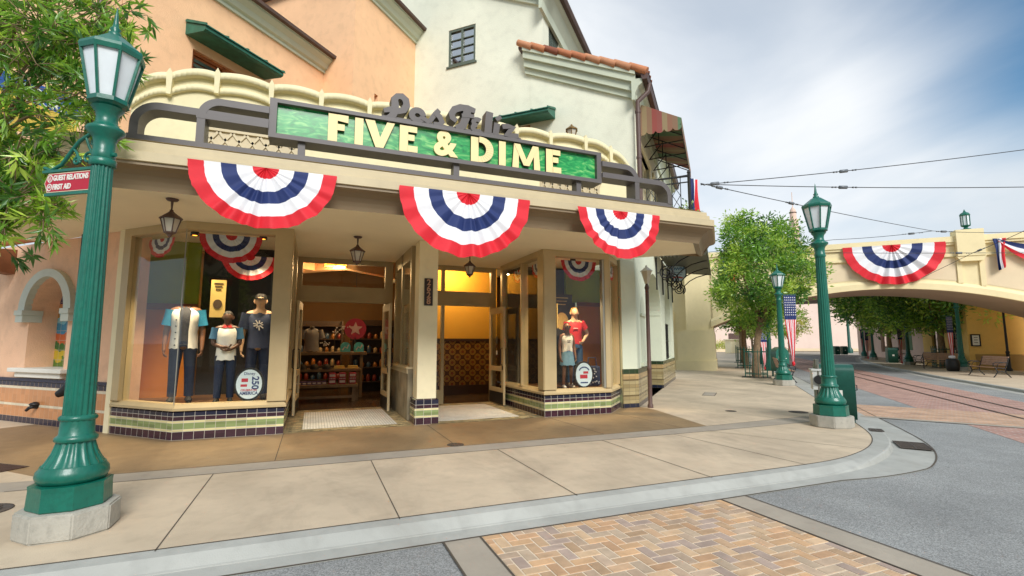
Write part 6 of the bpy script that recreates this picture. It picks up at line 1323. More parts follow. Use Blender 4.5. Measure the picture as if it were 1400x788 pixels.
# round pink sign on top
t = thing('round_sign', 'round crimson sign with a pale star shape on the display table', 'sign', (-3.45, 5.3, 1.3)); M_ = Matrix.Translation((-3.45, 5.3, 1.95)); b = MB(M_); b.prism([(.3 * math.cos(R(a)), .3 * math.sin(R(a))) for a in range(0, 360, 12)], -.02, .02, 0, 'y'); b.build('disc', mat('crimson_disc', '#a82a48', .5, .08, 6), t)
b = MB(M_); st_ = [((.2 if k % 2 == 0 else .09) * math.sin(k * math.pi / 5), (.2 if k % 2 == 0 else .09) * math.cos(k * math.pi / 5)) for k in range(10)]; b.prism(st_, -.027, -.0205, 0, 'y'); b.build('star', mat('pale_pink_star', '#d8b0b0', .5), t); b = MB(M_); b.box(-.02, .02, -.02, .02, -.65, -.25); b.build('stem', M_dkw, t)
# shelving with small warm lit goods behind
t = thing('wall_shelving', 'dark wall shelving with rows of small jars inside the shop', 'shelving', (-2.7, 7.0, 0)); b = MB()
for z in (.3, .75, 1.2, 1.65, 2.1): b.box(-3.4, -1.6, 6.9, 7.3, z, z + .04)
for x in (-3.42, -1.6): b.box(x - .03, x + .03, 6.9, 7.3, .004, 2.3)
b.box(-3.4, -1.6, 7.31, 7.35, .004, 2.3); b.build('shelf', M_dkw, t)
rng = random.Random(5); j0 = None; jc = [mat('amber_jar', '#8a5a24', .3, .3, 15), mat('red_jar', '#6f2a20', .3, .3, 15), mat('cream_jar', '#94866a', .3, .3, 15), mat('blue_jar', '#2f4a66', .3, .3, 15)]
for r_, z in enumerate((.34, .79, 1.24, 1.69)):
    for i in range(9):
        x = -3.28 + i * .2; o = MB(Matrix.Translation((x, 7.0, z))); h_ = rng.uniform(.14, .24); o.lathe([(.06, 0), (.065, .02), (.065, h_ - .05), (.035, h_ - .02), (.035, h_)], 12)
        tag(o.build('jar', rng.choice(jc)), 'small jar on the dark wall shelving inside the shop', 'jar', 'jars on the wall shelving')
sh2 = dup(t, (-4.75, 8.4, 0), 0, 'dark wall shelving with rows of small jars at the left back of the shop'); sh3 = dup(t, (-.6, 8.6, 0), 0, 'dark wall shelving at the right back of the shop behind the tiled wall')
for ch in [o for o in S.objects if o.name.startswith('jar') and o.get('category') == 'jar']:
    for dx, dy in ((-2.05, 1.4),):
        c = ch.copy(); COL.objects.link(c); c.location = (dx, dy, 0)
# small clusters of white flowers
for i, (x, y, z) in enumerate(((-4.25, 5.2, 1.55), (-4.0, 5.25, 1.85), (-3.75, 5.3, 2.0))):
    t = thing('flower_spray', ['white flower spray low beside the grey torso form', 'white flower spray in the middle of the display table top', 'white flower spray beside the round crimson sign'][i], 'flowers', (x, y, 1.3)); b = MB(); rng = random.Random(i)
    b.tube([(x, y, 1.3), (x, y, z)], .012, 6); b.build('stem', M_dkw, t); b = MB()
    for k in range(14):
        p = Vector((x, y, z)) + Vector((rng.gauss(0, .06), rng.gauss(0, .05), rng.gauss(0, .05))); b.lathe([(.003, p.z - .02), (.022, p.z), (.003, p.z + .02)], 6, (p.x, p.y))
    b.build('blossom', M_toyw, t)
# chandeliers: lit amber shades
M_amb = mat('lit_amber_shade', '#ffb24a', .5, .05, 4, emit='#ff9a30', es=4.5)
def chandelier(label, loc, r=.28, power=45):
    t = thing('chandelier', label, 'chandelier', loc, 0, 'lit chandeliers in the shop'); b = MB(Matrix.Translation(loc)); b.tube([(0, 0, .0), (0, 0, 4.7 - loc[2])], .012, 6); b.lathe([(r + .02, -.02), (r + .02, .0), (r, .0)], 24, cap=False); b.lathe([(r + .02, .15), (r + .02, .17), (r, .17)], 24, cap=False)
    for k in range(8): a = k * math.pi / 4; b.bar((r * math.cos(a) * 1.03, r * math.sin(a) * 1.03, -.02), (r * math.cos(a) * 1.03, r * math.sin(a) * 1.03, .17), .015, .015)
    for k in range(4): a = k * math.pi / 2; b.tube([(r * math.cos(a), r * math.sin(a), .17), (r * .5 * math.cos(a), r * .5 * math.sin(a), .35), (0, 0, .45)], .01, 6)
    b.build('fitting', M_black, t); b = MB(Matrix.Translation(loc)); b.lathe([(r, 0), (r, .15)], 24, cap=False); b.build('lamp_shade', M_amb, t)
    l = bpy.data.lights.new('bulb', 'POINT'); l.energy = power; l.color = (1, .68, .32); l.shadow_soft_size = .12; lo = bpy.data.objects.new('bulb', l); COL.objects.link(lo); lo.parent = t; lo.location = (0, 0, -.12); return t
chandelier('amber chandelier high behind the transom of the first doorway', (-4.05, 5.4, 3.75), .3, 40)
chandelier('amber chandelier deeper in the shop seen through the first doorway', (-3.3, 7.5, 2.9), .22, 25)
chandelier('amber chandelier inside the second doorway behind its transom', (-.75, 4.3, 3.85), .3, 70)
chandelier('amber chandelier in the left back of the shop', (-5.9, 6.0, 3.3), .24, 25)
def spot(label, loc, power):  # fill light added to brighten the window displays
    t = thing('window_fill_lamp', label, 'lamp', loc, 0, 'fill lamps added in the show windows'); b = MB(Matrix.Translation(loc)); b.lathe([(.05, -.1), (.07, -.1), (.06, 0), (.02, .02)], 14, cap=False); b.build('fitting', M_black, t); b = MB(Matrix.Translation(loc)); b.lathe([(.001, -.085), (.05, -.09)], 14, cap=False); b.build('lens', M_amb, t)
    l = bpy.data.lights.new('bulb', 'SPOT'); l.energy = power; l.color = (1, .78, .5); l.spot_size = R(95); l.spot_blend = .8; l.shadow_soft_size = .06; lo = bpy.data.objects.new('bulb', l); COL.objects.link(lo); lo.parent = t; lo.location = (0, 0, -.12)
spot('small ceiling fill lamp added over the left show window', (-6.6, .6, SOF - .03), 200); spot('small ceiling fill lamp added over the mannequins at the right of the left show window', (-5.5, .5, SOF - .03), 120); spot('small ceiling fill lamp added over the right show window', (1.0, .5, SOF - .03), 200)
# ---------------------------------------------------------------- street furniture
def litter_bin(label, loc, rz, s=1.0, group=None):
    t = thing('litter_bin', label, 'litter bin', loc, rz, group); b = MB(); w, d = .34, .3
    pr = [(-w, .06), (w, .06), (w, .98)] + [(w - .14 + .14 * math.cos(R(a)), .98 + .14 * math.sin(R(a))) for a in range(15, 91, 15)] + [(-w + .14 + .14 * math.cos(R(a)), .98 + .14 * math.sin(R(a))) for a in range(90, 166, 15)] + [(-w, .98)]
    b.prism(pr, -d, d, 0, 'y', True); b.box(-w + .03, w - .03, -d + .03, d - .03, 0, .06); b.build('body', M_greend, t, False)
    b = MB(); b.box(-w + .05, w - .05, -d - .012, -d - .001, .12, .9); b.box(-w + .05, w - .05, d + .001, d + .012, .12, .9); b.build('door', M_greend, t, False)
    b = MB(); b.box(-.2, .2, -d - .018, -d - .002, .93, 1.03); b.build('slot', M_black, t, False); b = MB(); b.box(-w - .012, -w - .001, -.08, .05, .5, .62); b.build('notice', M_white, t, False)
    b = MB(); b.tube([(-w + .1, -d - .02, .62), (-w + .1, -d - .045, .62), (-w + .1, -d - .045, .72), (-w + .1, -d - .02, .72)], .01, 6); b.build('handle', M_black, t, False); t.scale = (s, s, s); return t
lb = litter_bin('big green litter bin with rounded top right behind the corner lamp post', (5.35, -2.5, 0), R(45))
b2_ = dup(lb, (37.7, 15.4, 0), R(45), 'green litter bin across the street beside a tree trunk', 1.05); dup(lb, (60.4, 35.5, 0), R(60), 'far green litter bin at the end of the street, left one of a pair'); dup(lb, (61.3, 35.1, 0), R(60), 'far green litter bin at the end of the street, right one of a pair'); dup(lb, (47.5, 20.9, 0), R(50), 'dark green bin half hidden behind the litter bin across the street')
t = thing('steel_stand', 'steel framed news stand with a round dial between the corner lamp and the kerb', 'stand', (4.95, -2.55, 0)); M_ = wallM(4.95, -2.45, 45); b = MB(M_)
for x in (-.14, .14): b.tube([(x, 0, 0), (x, 0, 1.12)], .022, 8)
b.build('post', mat('brushed_steel', '#9a9a92', .35, .08, 5, metal=.8), t); b = MB(M_); b.box(-.15, .15, -.1, .1, .62, 1.0); b.box(-.17, .17, -.12, .12, .995, 1.03); b.build('case', mat('white_case', '#cfd0ca', .5, .06, 4), t); b = MB(M_); b.tube([(-.18, 0, .82), (-.2, 0, .82)], .09, 16); b.build('dial', M_black, t)
for x in (-.08, .0, .08):
    b = MB(M_); b.box(x - .03, x + .03, -.03, .03, 1.03, 1.22); b.build('holder', M_black if x == 0 else bpy.data.materials['brushed_steel'], t)
mb_ = thing('mailbox', 'green round-topped letter box with white U.S. MAIL lettering behind the flag lamp', 'letter box', (15.6, 7.2, 0), -YAW); b = MB(); pr = [(-.3, .25), (.3, .25), (.3, 1.05)] + [(.3 * math.cos(R(a)), 1.05 + .3 * math.sin(R(a))) for a in range(10, 171, 16)] + [(-.3, 1.05)]; b.prism(pr, -.25, .25, 0, 'y', True)
b.build('body', M_green, mb_, False); b = MB()
for x in (-.25, .25):
    for y in (-.2, .2): b.box(x - .03, x + .03, y - .03, y + .03, 0, .249)
b.build('foot', M_green, mb_, False); b = MB(); b.text('U.S.', .17, Matrix.Translation((0, -.254, 1.05)), .002, .008); b.text('MAIL', .17, Matrix.Translation((0, -.254, .88)), .002, .008); b.build('lettering', M_white, mb_, False)
M_slat = mat('weathered_bench_wood', '#b08a70', .65, .2, 6)
def bench(label, loc, rz, group='iron and wood benches'):
    t = thing('park_bench', label, 'bench', loc, rz, group); L_ = .9; b = MB()
    for i in range(5): b.box(-L_, L_, -.42 + i * .09, -.345 + i * .09, .43 - .008 * i, .455 - .008 * i)
    b.build('seat', M_slat, t, False); b = MB()
    for i in range(5): z = .52 + i * .085; y = .05 + i * .025; b.prism([(y, z), (y + .022, z), (y + .042, z + .07), (y + .02, z + .07)], -L_, L_, 0, 'x')
    b.build('backrest', M_slat, t, False)
    for x in (-L_ - .02, L_ + .02):
        b = MB(); b.tube([(x, .18, .0), (x, .1, .1), (x, .0, .22), (x, -.02, .4), (x, .06, .55), (x, .16, .88)], .022, 6); b.tube([(x, -.46, .0), (x, -.38, .1), (x, -.3, .24), (x, -.36, .4), (x, -.4, .43), (x, 0, .4)], .022, 6)
        b.tube([(x, -.3, .24), (x, -.15, .28), (x, .0, .22)], .02, 6); b.build('frame', M_black, t, False)
        b = MB(); b.tube([(x, .1, .66), (x, -.1, .68), (x, -.32, .68), (x, -.44, .62), (x, -.44, .52), (x, -.38, .5), (x, -.35, .55)], .02, 6); b.tube([(x, -.3, .44), (x, -.28, .56), (x, -.2, .64), (x, -.05, .66)], .014, 6); b.build('armrest', M_black, t, False)
    return t
be = bench('wooden bench with scrolled iron arms across the street in front of the yellow wall', (24.9, 3.6, 0), R(-60))
be.rotation_euler.z = R(-128)
dup(be, (34.3, 11.2, 0), R(-132), 'wooden bench with iron arms across the street between the flag lamp and the fenced tree'); dup(be, (40.5, 16.4, 0), R(-132), 'small looking bench across the street just right of the litter bin tree'); dup(be, (30.6, 8.4, 0), R(-60), 'bench seen end-on across the street between the fenced tree and the small black bin')
dup(be, (13.3, 5.3, 0), R(45), 'dark bench seen end-on between the big tree trunk and the flag lamp'); dup(be, (61, 48, 0), R(-20), 'far pale wooden bench at the end of the street, left one'); dup(be, (63.5, 46.5, 0), R(-20), 'far pale wooden bench at the end of the street, right one')
t = thing('black_bin', 'small round black bin with a pale bag edge beside the lamp across the street', 'bin', (28.2, 6.75, 0)); b = MB(Matrix.Translation((28.2, 6.75, 0))); b.lathe([(.22, 0), (.28, .06), (.31, .3), (.3, .55), (.25, .66), (.1, .7)], 18); b.build('body', M_black, t); b = MB(Matrix.Translation((28.2, 6.75, 0))); b.lathe([(.1, .69), (.16, .74), (.13, .84), (.03, .86)], 12); b.build('bag_edge', M_wht, t)
# tree guards
def guard(label, loc, rz, s=1.0):
    t = thing('tree_guard', label, 'fence', loc, rz, 'iron guards round the street trees'); b = MB(); h = 1.25
    for i in range(6):
        for sx in (-1, 1): x = -.45 + i * .18; b.box(x - .014, x + .014, sx * .45 - .014, sx * .45 + .014, 0, h + (.1 if i % 2 else 0))
        for sx in (-1, 1): y = -.45 + i * .18; b.box(sx * .45 - .014, sx * .45 + .014, y - .014, y + .014, 0, h + (.1 if i % 2 else 0)) if 0 < i < 5 else None
    b.build('picket', M_greend, t, False); b = MB()
    for z in (.15, h - .12):
        for s_ in (-1, 1): b.box(-.45, .45, s_ * .45 - .016, s_ * .45 + .016, z, z + .04); b.box(s_ * .45 - .016, s_ * .45 + .016, -.43, .43, z, z + .038)
    b.build('rail', M_greend, t, False); b = MB(); b.box(-.6, .6, -.6, .6, .002, .012); b.build('tree_grate', M_iron, t, False); t.scale = (s, s, s); return t
gd = guard('iron guard around the big tree on the near pavement', (14.2, 7.3, 0), R(42)); dup(gd, (20.4, 13.6, 0), R(42), 'iron guard around the second tree along the near pavement'); dup(gd, (27, 20, 0), R(42), 'iron guard around the third tree along the near pavement'); dup(gd, (32.2, 9.2, 0), R(42), 'iron guard around the tree in front of the yellow building across the street')
# ---------------------------------------------------------------- trees
M_leaf = leafmat('tree_leaf'); M_bark = mat('grey_brown_bark', '#8a7358', .9, .3, 9, .8, 30)
def leafy(b, centers, nper, rad, ls, rng, tones, wl=.36, dirbias=None):
    for c, rd in centers:
        base_t = rng.choice(tones)
        for i in range(int(nper)):
            p = Vector(c) + Vector((rng.gauss(0, 1), rng.gauss(0, 1), rng.gauss(0, .8))) * rd * .5
            d = (p - Vector(c)); d = (d.normalized() if d.length > 1e-4 else Vector((0, 0, 1))) + Vector((rng.uniform(-1, 1), rng.uniform(-1, 1), rng.uniform(-.6, .9))) * .8; d = d.normalized()
            L_ = ls * rng.uniform(.7, 1.3); s = d.cross(Vector((rng.uniform(-1, 1), rng.uniform(-1, 1), rng.uniform(-.3, 1)))); s = s.normalized() * L_ * wl if s.length > 1e-3 else Vector((L_ * wl, 0, 0)); up = s.cross(d).normalized() * L_ * .08
            c_ = Vector(base_t) * rng.uniform(.75, 1.3); c_ = (c_.x, c_.y, c_.z)
            b.add([p, p + d * L_ * .5 + s * .5 + up, p + d * L_, p + d * L_ * .5 - s * .5 + up], [(0, 1, 2, 3)], 0, False, c_)
TONES = [srgb(x) for x in ('#7fae3c', '#659538', '#9cc148', '#b2d052', '#4c7c2e', '#88b33e', '#c4d85c')]
def make_tree(label, loc, th_, crown_r, crown_h, seed, nclump, nper, ls, group='street trees', lean=(0, 0), trunk_r=.16, tones=TONES, flat=.75):
    rng = random.Random(seed); t = thing('street_tree', label, 'tree', loc, 0, group); b = MB(); top = Vector((lean[0], lean[1], th_))
    b.tube([(0, 0, 0), (.02, .01, th_ * .3), (lean[0] * .5 - .03, lean[1] * .5 + .02, th_ * .65), top], [trunk_r * 1.25, trunk_r, trunk_r * .88, trunk_r * .8], 10)
    cc = Vector((lean[0], lean[1], th_ + crown_h * .48)); tips = []
    for k in range(6):
        a = k * math.pi / 3 + rng.uniform(-.3, .3); e_ = top + Vector((math.cos(a) * crown_r * .55, math.sin(a) * crown_r * .55, crown_h * rng.uniform(.25, .6))); m = top.lerp(e_, .5) + Vector((0, 0, -.1 * crown_h * rng.random()))
        b.tube([top - Vector((0, 0, .25)), m, e_], [trunk_r * .6, trunk_r * .4, trunk_r * .15], 7); tips.append(e_)
        for q in range(2): e2 = e_ + Vector((rng.uniform(-1, 1), rng.uniform(-1, 1), rng.uniform(0, 1))) * crown_r * .35; b.tube([m.lerp(e_, .6), e2], [trunk_r * .2, trunk_r * .08], 5)
    b.build('trunk', M_bark, t, False); b = MB(); cs = []
    for i in range(nclump):
        u = rng.uniform(-1, 1); a = rng.uniform(0, 2 * math.pi); r = rng.uniform(.55, 1.0) ** .5; q = math.sqrt(1 - u * u) * r
        nse = 1 + .5 * noise.noise(Vector((math.cos(a) * 1.7, math.sin(a) * 1.7, u * 1.7 + seed)))
        cs.append((cc + Vector((math.cos(a) * q * crown_r * nse, math.sin(a) * q * crown_r * nse, u * r * crown_h * .52 * nse)), crown_r * .2 * rng.uniform(.7, 1.2)))
    leafy(b, cs, nper, 0, ls, rng, tones); b.build('crown', M_leaf, t, False); return t
TA = make_tree('big round street tree on the near pavement, in front of the bridge', (14.2, 7.3, 0), 2.65, 1.95, 4.85, 3, 260, 105, .17, lean=(.36, -.1))
make_tree('second street tree on the near pavement, partly hidden behind the big one', (20.4, 13.6, 0), 2.5, 2.2, 4.0, 5, 140, 60, .24)
TC = make_tree('third street tree along the near pavement, low crown behind the first two', (27, 20, 0), 2.5, 2.3, 4.0, 6, 110, 45, .24)
TD_ = make_tree('round tree across the street left of the pair under the bridge, behind the litter bin', (39.6, 16.6, 0), 2.6, 3.3, 5.2, 8, 200, 80, .3, trunk_r=.2)
TE = make_tree('wide tree across the street under the right part of the bridge, with an iron guard', (32.2, 9.2, 0), 2.7, 3.0, 3.6, 9, 200, 80, .27, trunk_r=.2)
YT = [srgb(x) for x in ('#9aa53a', '#b3b345', '#86962f', '#7a9030', '#c2bb50')]
make_tree('small yellowish tree at the end of the street left of the corner lamp', (57, 46, 0), 2.4, 3.0, 4.2, 11, 70, 40, .34, tones=YT, group='small yellowish trees')
make_tree('small yellowish tree at the end of the street just right of the corner lamp', (66, 47, 0), 2.4, 3.0, 4.6, 12, 70, 40, .34, tones=YT, group='small yellowish trees')
make_tree('pale tree top far behind the end wall of the street', (92, 62, 0), 6, 4.0, 6, 13, 80, 40, .5, group='far trees')
make_tree('leafy tree far across the street beyond the litter bins', (52, 22, 0), 2.6, 2.6, 3.8, 14, 90, 40, .3)
# the near tree whose branches hang into the top left corner
def near_tree():
    t = thing('overhanging_tree', 'long-leaved tree whose bright green sprays hang into the top left corner', 'tree', (-8.85, -1.5, 0)); rng = random.Random(21); b = MB(); o = Vector((-8.85, -1.5, 0))
    b.tube([o, o + Vector((.05, .05, 1.2)), o + Vector((-.1, 0, 2.6)), o + Vector((.1, -.1, 3.4))], [.2, .15, .13, .11], 10)
    targets = []
    for (u, v, Y, n, rd) in [(20, 30, 5.2, 9, .32), (80, 40, 5.3, 9, .3), (130, 60, 5.4, 7, .25), (40, 90, 5.1, 3, .2), (108, 128, 5.3, 5, .18), (5, 150, 5.0, 5, .2), (-40, 60, 5.2, 10, .45), (-60, 160, 5.0, 8, .4), (20, 215, 4.9, 4, .16), (75, 205, 5.1, 3, .1), (20, 270, 4.8, 5, .16), (60, 285, 4.9, 4, .13), (5, 305, 4.8, 3, .12), (-40, 290, 4.8, 6, .25), (140, 20, 5.5, 6, .22), (60, -30, 5.3, 9, .4), (160, 75, 5.5, 3, .12), (115, 160, 5.4, 3, .12), (-20, 230, 4.9, 5, .2), (-100, 20, 5.3, 8, .5), (-100, -60, 5.4, 8, .5), (112, 92, 5.6, 3, .16), (20, 70, 5.7, 6, .25), (75, 62, 5.2, 5, .2), (0, 190, 5.3, 3, .14)]:
        c = dep(u, v, Y); targets.append((c, n, rd)); s = o + Vector((.1, -.1, 3.3 if v < 200 else 2.7)); m = s.lerp(c, .55) + Vector((0, 0, .25)); b.tube([s, m, c], [.03, .018, .008], 6)
    tw = []
    lf = MB(); nt_ = [srgb(x) for x in ('#86b53c', '#9ac444', '#b6d850', '#cbe45c', '#5f9030', '#72a23a', '#4d7d2c')]
    for c, n, rd in targets:
        for k in range(int(n * 5.2)):
            p = c + Vector((rng.gauss(0, 1), rng.gauss(0, 1), rng.gauss(0, 1))) * rd * 1.0; tip = p + Vector((rng.uniform(-1, 1), rng.uniform(-1, 1), rng.uniform(-.8, .9))).normalized() * .16
            b.tube([c.lerp(p, .4), p, tip], [.006, .005, .003], 4); tone = Vector(rng.choice(nt_)); ax = (tip - p).normalized()
            for q in range(14):
                f = q / 13; a = rng.uniform(0, 6.28); o1 = ax.orthogonal().normalized(); o2 = ax.cross(o1); rad_ = o1 * math.cos(a) + o2 * math.sin(a)
                d = (ax * rng.uniform(.35, .9) + rad_ * rng.uniform(.5, .9) + Vector((0, 0, -.12))).normalized(); L_ = rng.uniform(.11, .19); s = d.cross(ax); s = (s.normalized() if s.length > 1e-3 else o1) * L_ * .095; nn = s.cross(d).normalized() * .006; p0 = p.lerp(tip, f); cl = tone * rng.uniform(.8, 1.25); cl = (cl.x, cl.y, cl.z)
                lf.add([p0, p0 + d * L_ * .35 + s, p0 + d * L_, p0 + d * L_ * .35 - s, p0 + d * L_ * .5 + nn], [(0, 1, 2, 4), (0, 4, 2, 3)], 0, False, cl)
    b.build('trunk', M_bark, t); lf.build('crown', M_leaf, t)
near_tree()
# painted board partly hidden by the leaves
t = thing('painted_board', 'blue and yellow painted board reading YOUR FUTURE behind the leaves at the left', 'sign', tuple(dep(52, 150, 7.6))); PM = Matrix.Translation(dep(52, 150, 7.6)) @ Matrix.Rotation(R(34), 4, 'Z') @ Matrix.Rotation(R(4), 4, 'Y'); b = MB(PM); b.prism([(-.5, -.45), (.5, -.45), (.5, .02), (-.5, .12)], -.02, .02, 0, 'y'); b.build('lower_panel', mat('yellow_board', '#d8b84a', .5, .05, 4), t); b = MB(PM); b.prism([(-.5, .121), (.5, .021), (.5, .4), (-.5, .42)], -.02, .02, 0, 'y'); b.build('upper_panel', mat('blue_board', '#1f4f9a', .5, .1, 4), t)
b = MB(PM); b.text('YOUR', .15, Matrix.Translation((.0, -.025, .27)), .003, .004); b.text('FUTURE', .17, Matrix.Translation((.02, -.025, .13)), .003, .005); b.build('lettering', M_white, t); b = MB(PM); b.text('ED IN SAV', .11, Matrix.Translation((-.0, -.025, -.12)), .003, .001); b.build('small_lettering', M_ink, t)
b = MB(PM); b.box(-.4, -.35, .021, .06, -1.0, .3); b.box(.35, .4, .021, .06, -1.0, .3); b.build('strut', M_black, t)
# ---------------------------------------------------------------- overhead tram wires
M_wire = mat('wire_black', '#2a2a2c', .5); M_ins = mat('insulator_grey', '#6a6f74', .4)
def wire(label, pts, ins, sag=.05):
    P = [dep(*p) for p in pts]; t = thing('overhead_wire', label, 'overhead wire', tuple(P[0]), 0, 'overhead tram wires'); b = MB()
    full = []
    for a, c in zip(P[:-1], P[1:]):
        for i in range(10): f = i / 10; q = a.lerp(c, f); q = q - Vector((0, 0, sag * 4 * f * (1 - f))); full.append(q)
    full.append(P[-1]); b.tube(full, .011, 5); b.build('cable', M_wire, t)
    for (si, f) in ins:
        a, c = P[si], P[si + 1]; q = a.lerp(c, f) - Vector((0, 0, sag * 4 * f * (1 - f))); d = (c - a).normalized(); b = MB(); b.tube([q - d * .11, q - d * .1, q + d * .1, q + d * .11], [.01, .045, .045, .01], 8)
        for e_ in (-.22, -.3, .25, .33): b.tube([q + d * e_, q + d * (e_ + .04)], .022, 6)
        b.build('insulator', M_ins, t)
wire('highest overhead wire rising to the right from the canopy corner', [(958, 253, 12), (1400, 205, 13), (1750, 160, 14)], [(0, .42), (0, .04)])
wire('level overhead wire running right from the canopy corner across the sky', [(958, 252, 12), (1400, 256, 12.5), (1750, 258, 13)], [(0, .43)])
wire('overhead wire sloping down to the right from the canopy corner behind the lamp', [(958, 251, 12), (1275, 316, 20)], [(0, .28), (0, .05)])
wire('overhead wire running level in front of the bridge top to the right edge', [(1275, 316, 20), (1400, 317, 20), (1700, 318, 20)], [(0, .12)])
wire('overhead wire from behind the corner lamp to the junction before the bridge pilaster', [(900, 350, 24), (1140, 328, 22), (1275, 316, 20)], [(1, .8)])
wire('thin overhead wire level across the tree and the bridge bunting', [(985, 343, 22), (1330, 346, 20), (1700, 340, 18)], [(0, .3), (0, .95)])
wire('diagonal contact wire climbing from under the bridge to the right', [(1170, 412, 30), (1230, 394, 26), (1330, 346, 20), (1400, 316, 17), (1600, 230, 13)], [(2, .15)], .02)
# ---------------------------------------------------------------- buildings across and at the end of the street
yb_ = thing('yellow_building', 'plain yellow stucco building under the right end of the bridge', 'building', (33, 5, 0)); M_yel = mat('ochre_yellow_stucco', '#ecc06a', .8, .07, .8, .3, 40, dirt=.1); M_yell = mat('tan_dado', '#a8874e', .8, .08, 1)
YC = Vector((31.03, 6.97)); b = MB(wallM(YC.x, YC.y, 45)); b.holed(0, 7, 0, 5.5, [(1.2, 2.6, .9, 3.1), (4, 5.4, .9, 3.1)], 0, .3); b.M = wallM(YC.x, YC.y, -45); b.holed(0, 9, 0, 5.5, [(3.2, 5.4, 0, 3.3)], 0, .3); b.build('wall', M_yel, yb_)
b = MB(wallM(YC.x, YC.y, -45)); b.box(-.04, 3.2, -.04, -.001, 0, .9); b.box(3.1, 5.5, .2, .26, 0, 3.3); b.build('dado', M_yell, yb_)
b = MB(wallM(YC.x, YC.y, 45))
for x0 in (1.2, 4.0):
    for q in (x0, x0 + .66, x0 + 1.32): b.box(q, q + .08, .05, .15, .9, 3.1)
    b.box(x0 + .002, x0 + 1.398, .06, .14, .9, .98); b.box(x0 + .002, x0 + 1.398, .06, .14, 3.02, 3.1)
b.build('window_frame', M_brown, yb_); b = MB(wallM(YC.x, YC.y, 45)); b.box(1.2, 2.6, .16, .18, .9, 3.1); b.box(4, 5.4, .16, .18, .9, 3.1); b.build('pane', M_glassd, yb_)
b = MB(wallM(YC.x, YC.y, 45)); b.prism([(-.6, 5.5), (7.2, 5.5), (7.2, 5.7), (-.6, 5.7)], -.5, 9, 0, 'y'); b.build('roof', M_roofd, yb_)
t = thing('plaque', 'small framed dark plaque on the yellow wall corner across the street', 'plaque', (31.2, 7.0, 1.6)); b = MB(wallM(YC.x, YC.y, -45)); b.box(-.2, .25, -.06, -.005, 1.35, 2.05); b.build('plaque_frame', M_black, t); b = MB(wallM(YC.x, YC.y, -45)); b.box(-.13, .18, -.07, -.061, 1.42, 1.98); b.build('plaque_panel', M_white, t); b = MB(wallM(YC.x, YC.y, -45))
for z in (1.55, 1.7, 1.85): b.box(-.06, .11, -.075, -.071, z, z + .03)
b.build('plaque_lettering', M_ink, t)
t = thing('dark_post', 'slim dark lamp pole against the yellow wall across the street', 'lamp pole', (31.1, 5.6, 0)); b = MB(Matrix.Translation((31.1, 5.6, 0))); b.lathe([(.14, 0), (.14, .12), (.09, .18), (.08, 1.0), (.11, 1.05), (.06, 1.1), (.05, 3.6), (.14, 3.75), (.16, 3.9)], 14); b.build('pole', M_black, t)
t = thing('side_table', 'orange topped table at the right edge in front of the yellow wall', 'table', (27.3, 2.6, 0)); b = MB(wallM(27.3, 2.6, -45)); b.box(-.7, .9, -.4, .4, .95, 1.0); b.build('tabletop', mat('orange_wood', '#c98a3a', .5, .15, 5), t)
for x in (-.6, .8):
    b = MB(wallM(27.3, 2.6, -45)); b.box(x - .04, x + .04, -.05, .05, .05, .949); b.box(x - .05, x + .05, -.35, .35, 0, .05); b.build('leg', M_black, t)
# row of shops beyond, teal window
sh = thing('far_shop_row', 'pale pink shop row with teal bay window and blue doors beyond the yellow building', 'building', (46, 18, 0)); M_pk = mat('pale_pink_stucco', '#e3c3b0', .8, .06, .7, dirt=.08); M_tl = mat('pale_teal_paint', '#8fbfb4', .5, .06, 3); M_nv = mat('dark_blue_paint', '#1f3a55', .4, .1, 3)
SM = wallM(37.5, 11.0, 42); b = MB(SM); b.holed(0, 34, 0, 7, [(3.0, 6.2, 0, 3.6), (9.2, 12.6, .9, 3.4), (18, 21, .6, 3.2), (25, 28, .6, 3.2)], 0, .35); b.build('wall', M_pk, sh)
b = MB(SM)
for x in (3.0, 4.1, 5.2, 6.1): b.box(x, x + .14, -.05, .2, 0, 3.6)
b.box(3.0, 6.24, -.06, .21, 3.4, 3.7); b.build('shop_door', M_nv, sh)
b = MB(SM); b.box(9.0, 12.8, -.5, .34, .5, .9); b.box(8.95, 12.85, -.55, .34, 3.3, 3.65)
for x in (9.0, 10.2, 11.4, 12.6): b.box(x, x + .2, -.5, -.3, .9, 3.3)
b.box(9.0, 9.2, -.299, .3, .9, 3.3); b.box(12.6, 12.8, -.299, .3, .9, 3.3); b.build('bay_window', M_tl, sh); b = MB(SM); b.box(9.0, 12.8, -.52, .3, 0, .499); b.build('bay_base', mat('brick_red_base', '#a0583c', .8, .1, 3), sh)
b = MB(SM); b.box(9.2, 12.6, -.42, -.4, .9, 3.3); b.box(3.1, 6.1, .1, .12, 0, 3.4); b.box(18, 21, .15, .17, .6, 3.2); b.box(25, 28, .15, .17, .6, 3.2); b.build('pane', glass('warm_dark_glass', (.75, .6, .42), .05, .2, .55), sh)
for x in (1.6, 7.4, 14):
    b = MB(SM); b.lathe([(.3, 0), (.3, .3), (.24, .4), (.22, 3.4), (.32, 3.6), (.32, 3.8)], 16, (x, -.4)); b.build('column', M_white, sh)
b = MB(SM); b.prism([(-1.3, 7), (9, 9), (9, 6.9)], -.4, 34.5, 0, 'x'); b.build('roof', M_roofd, sh)
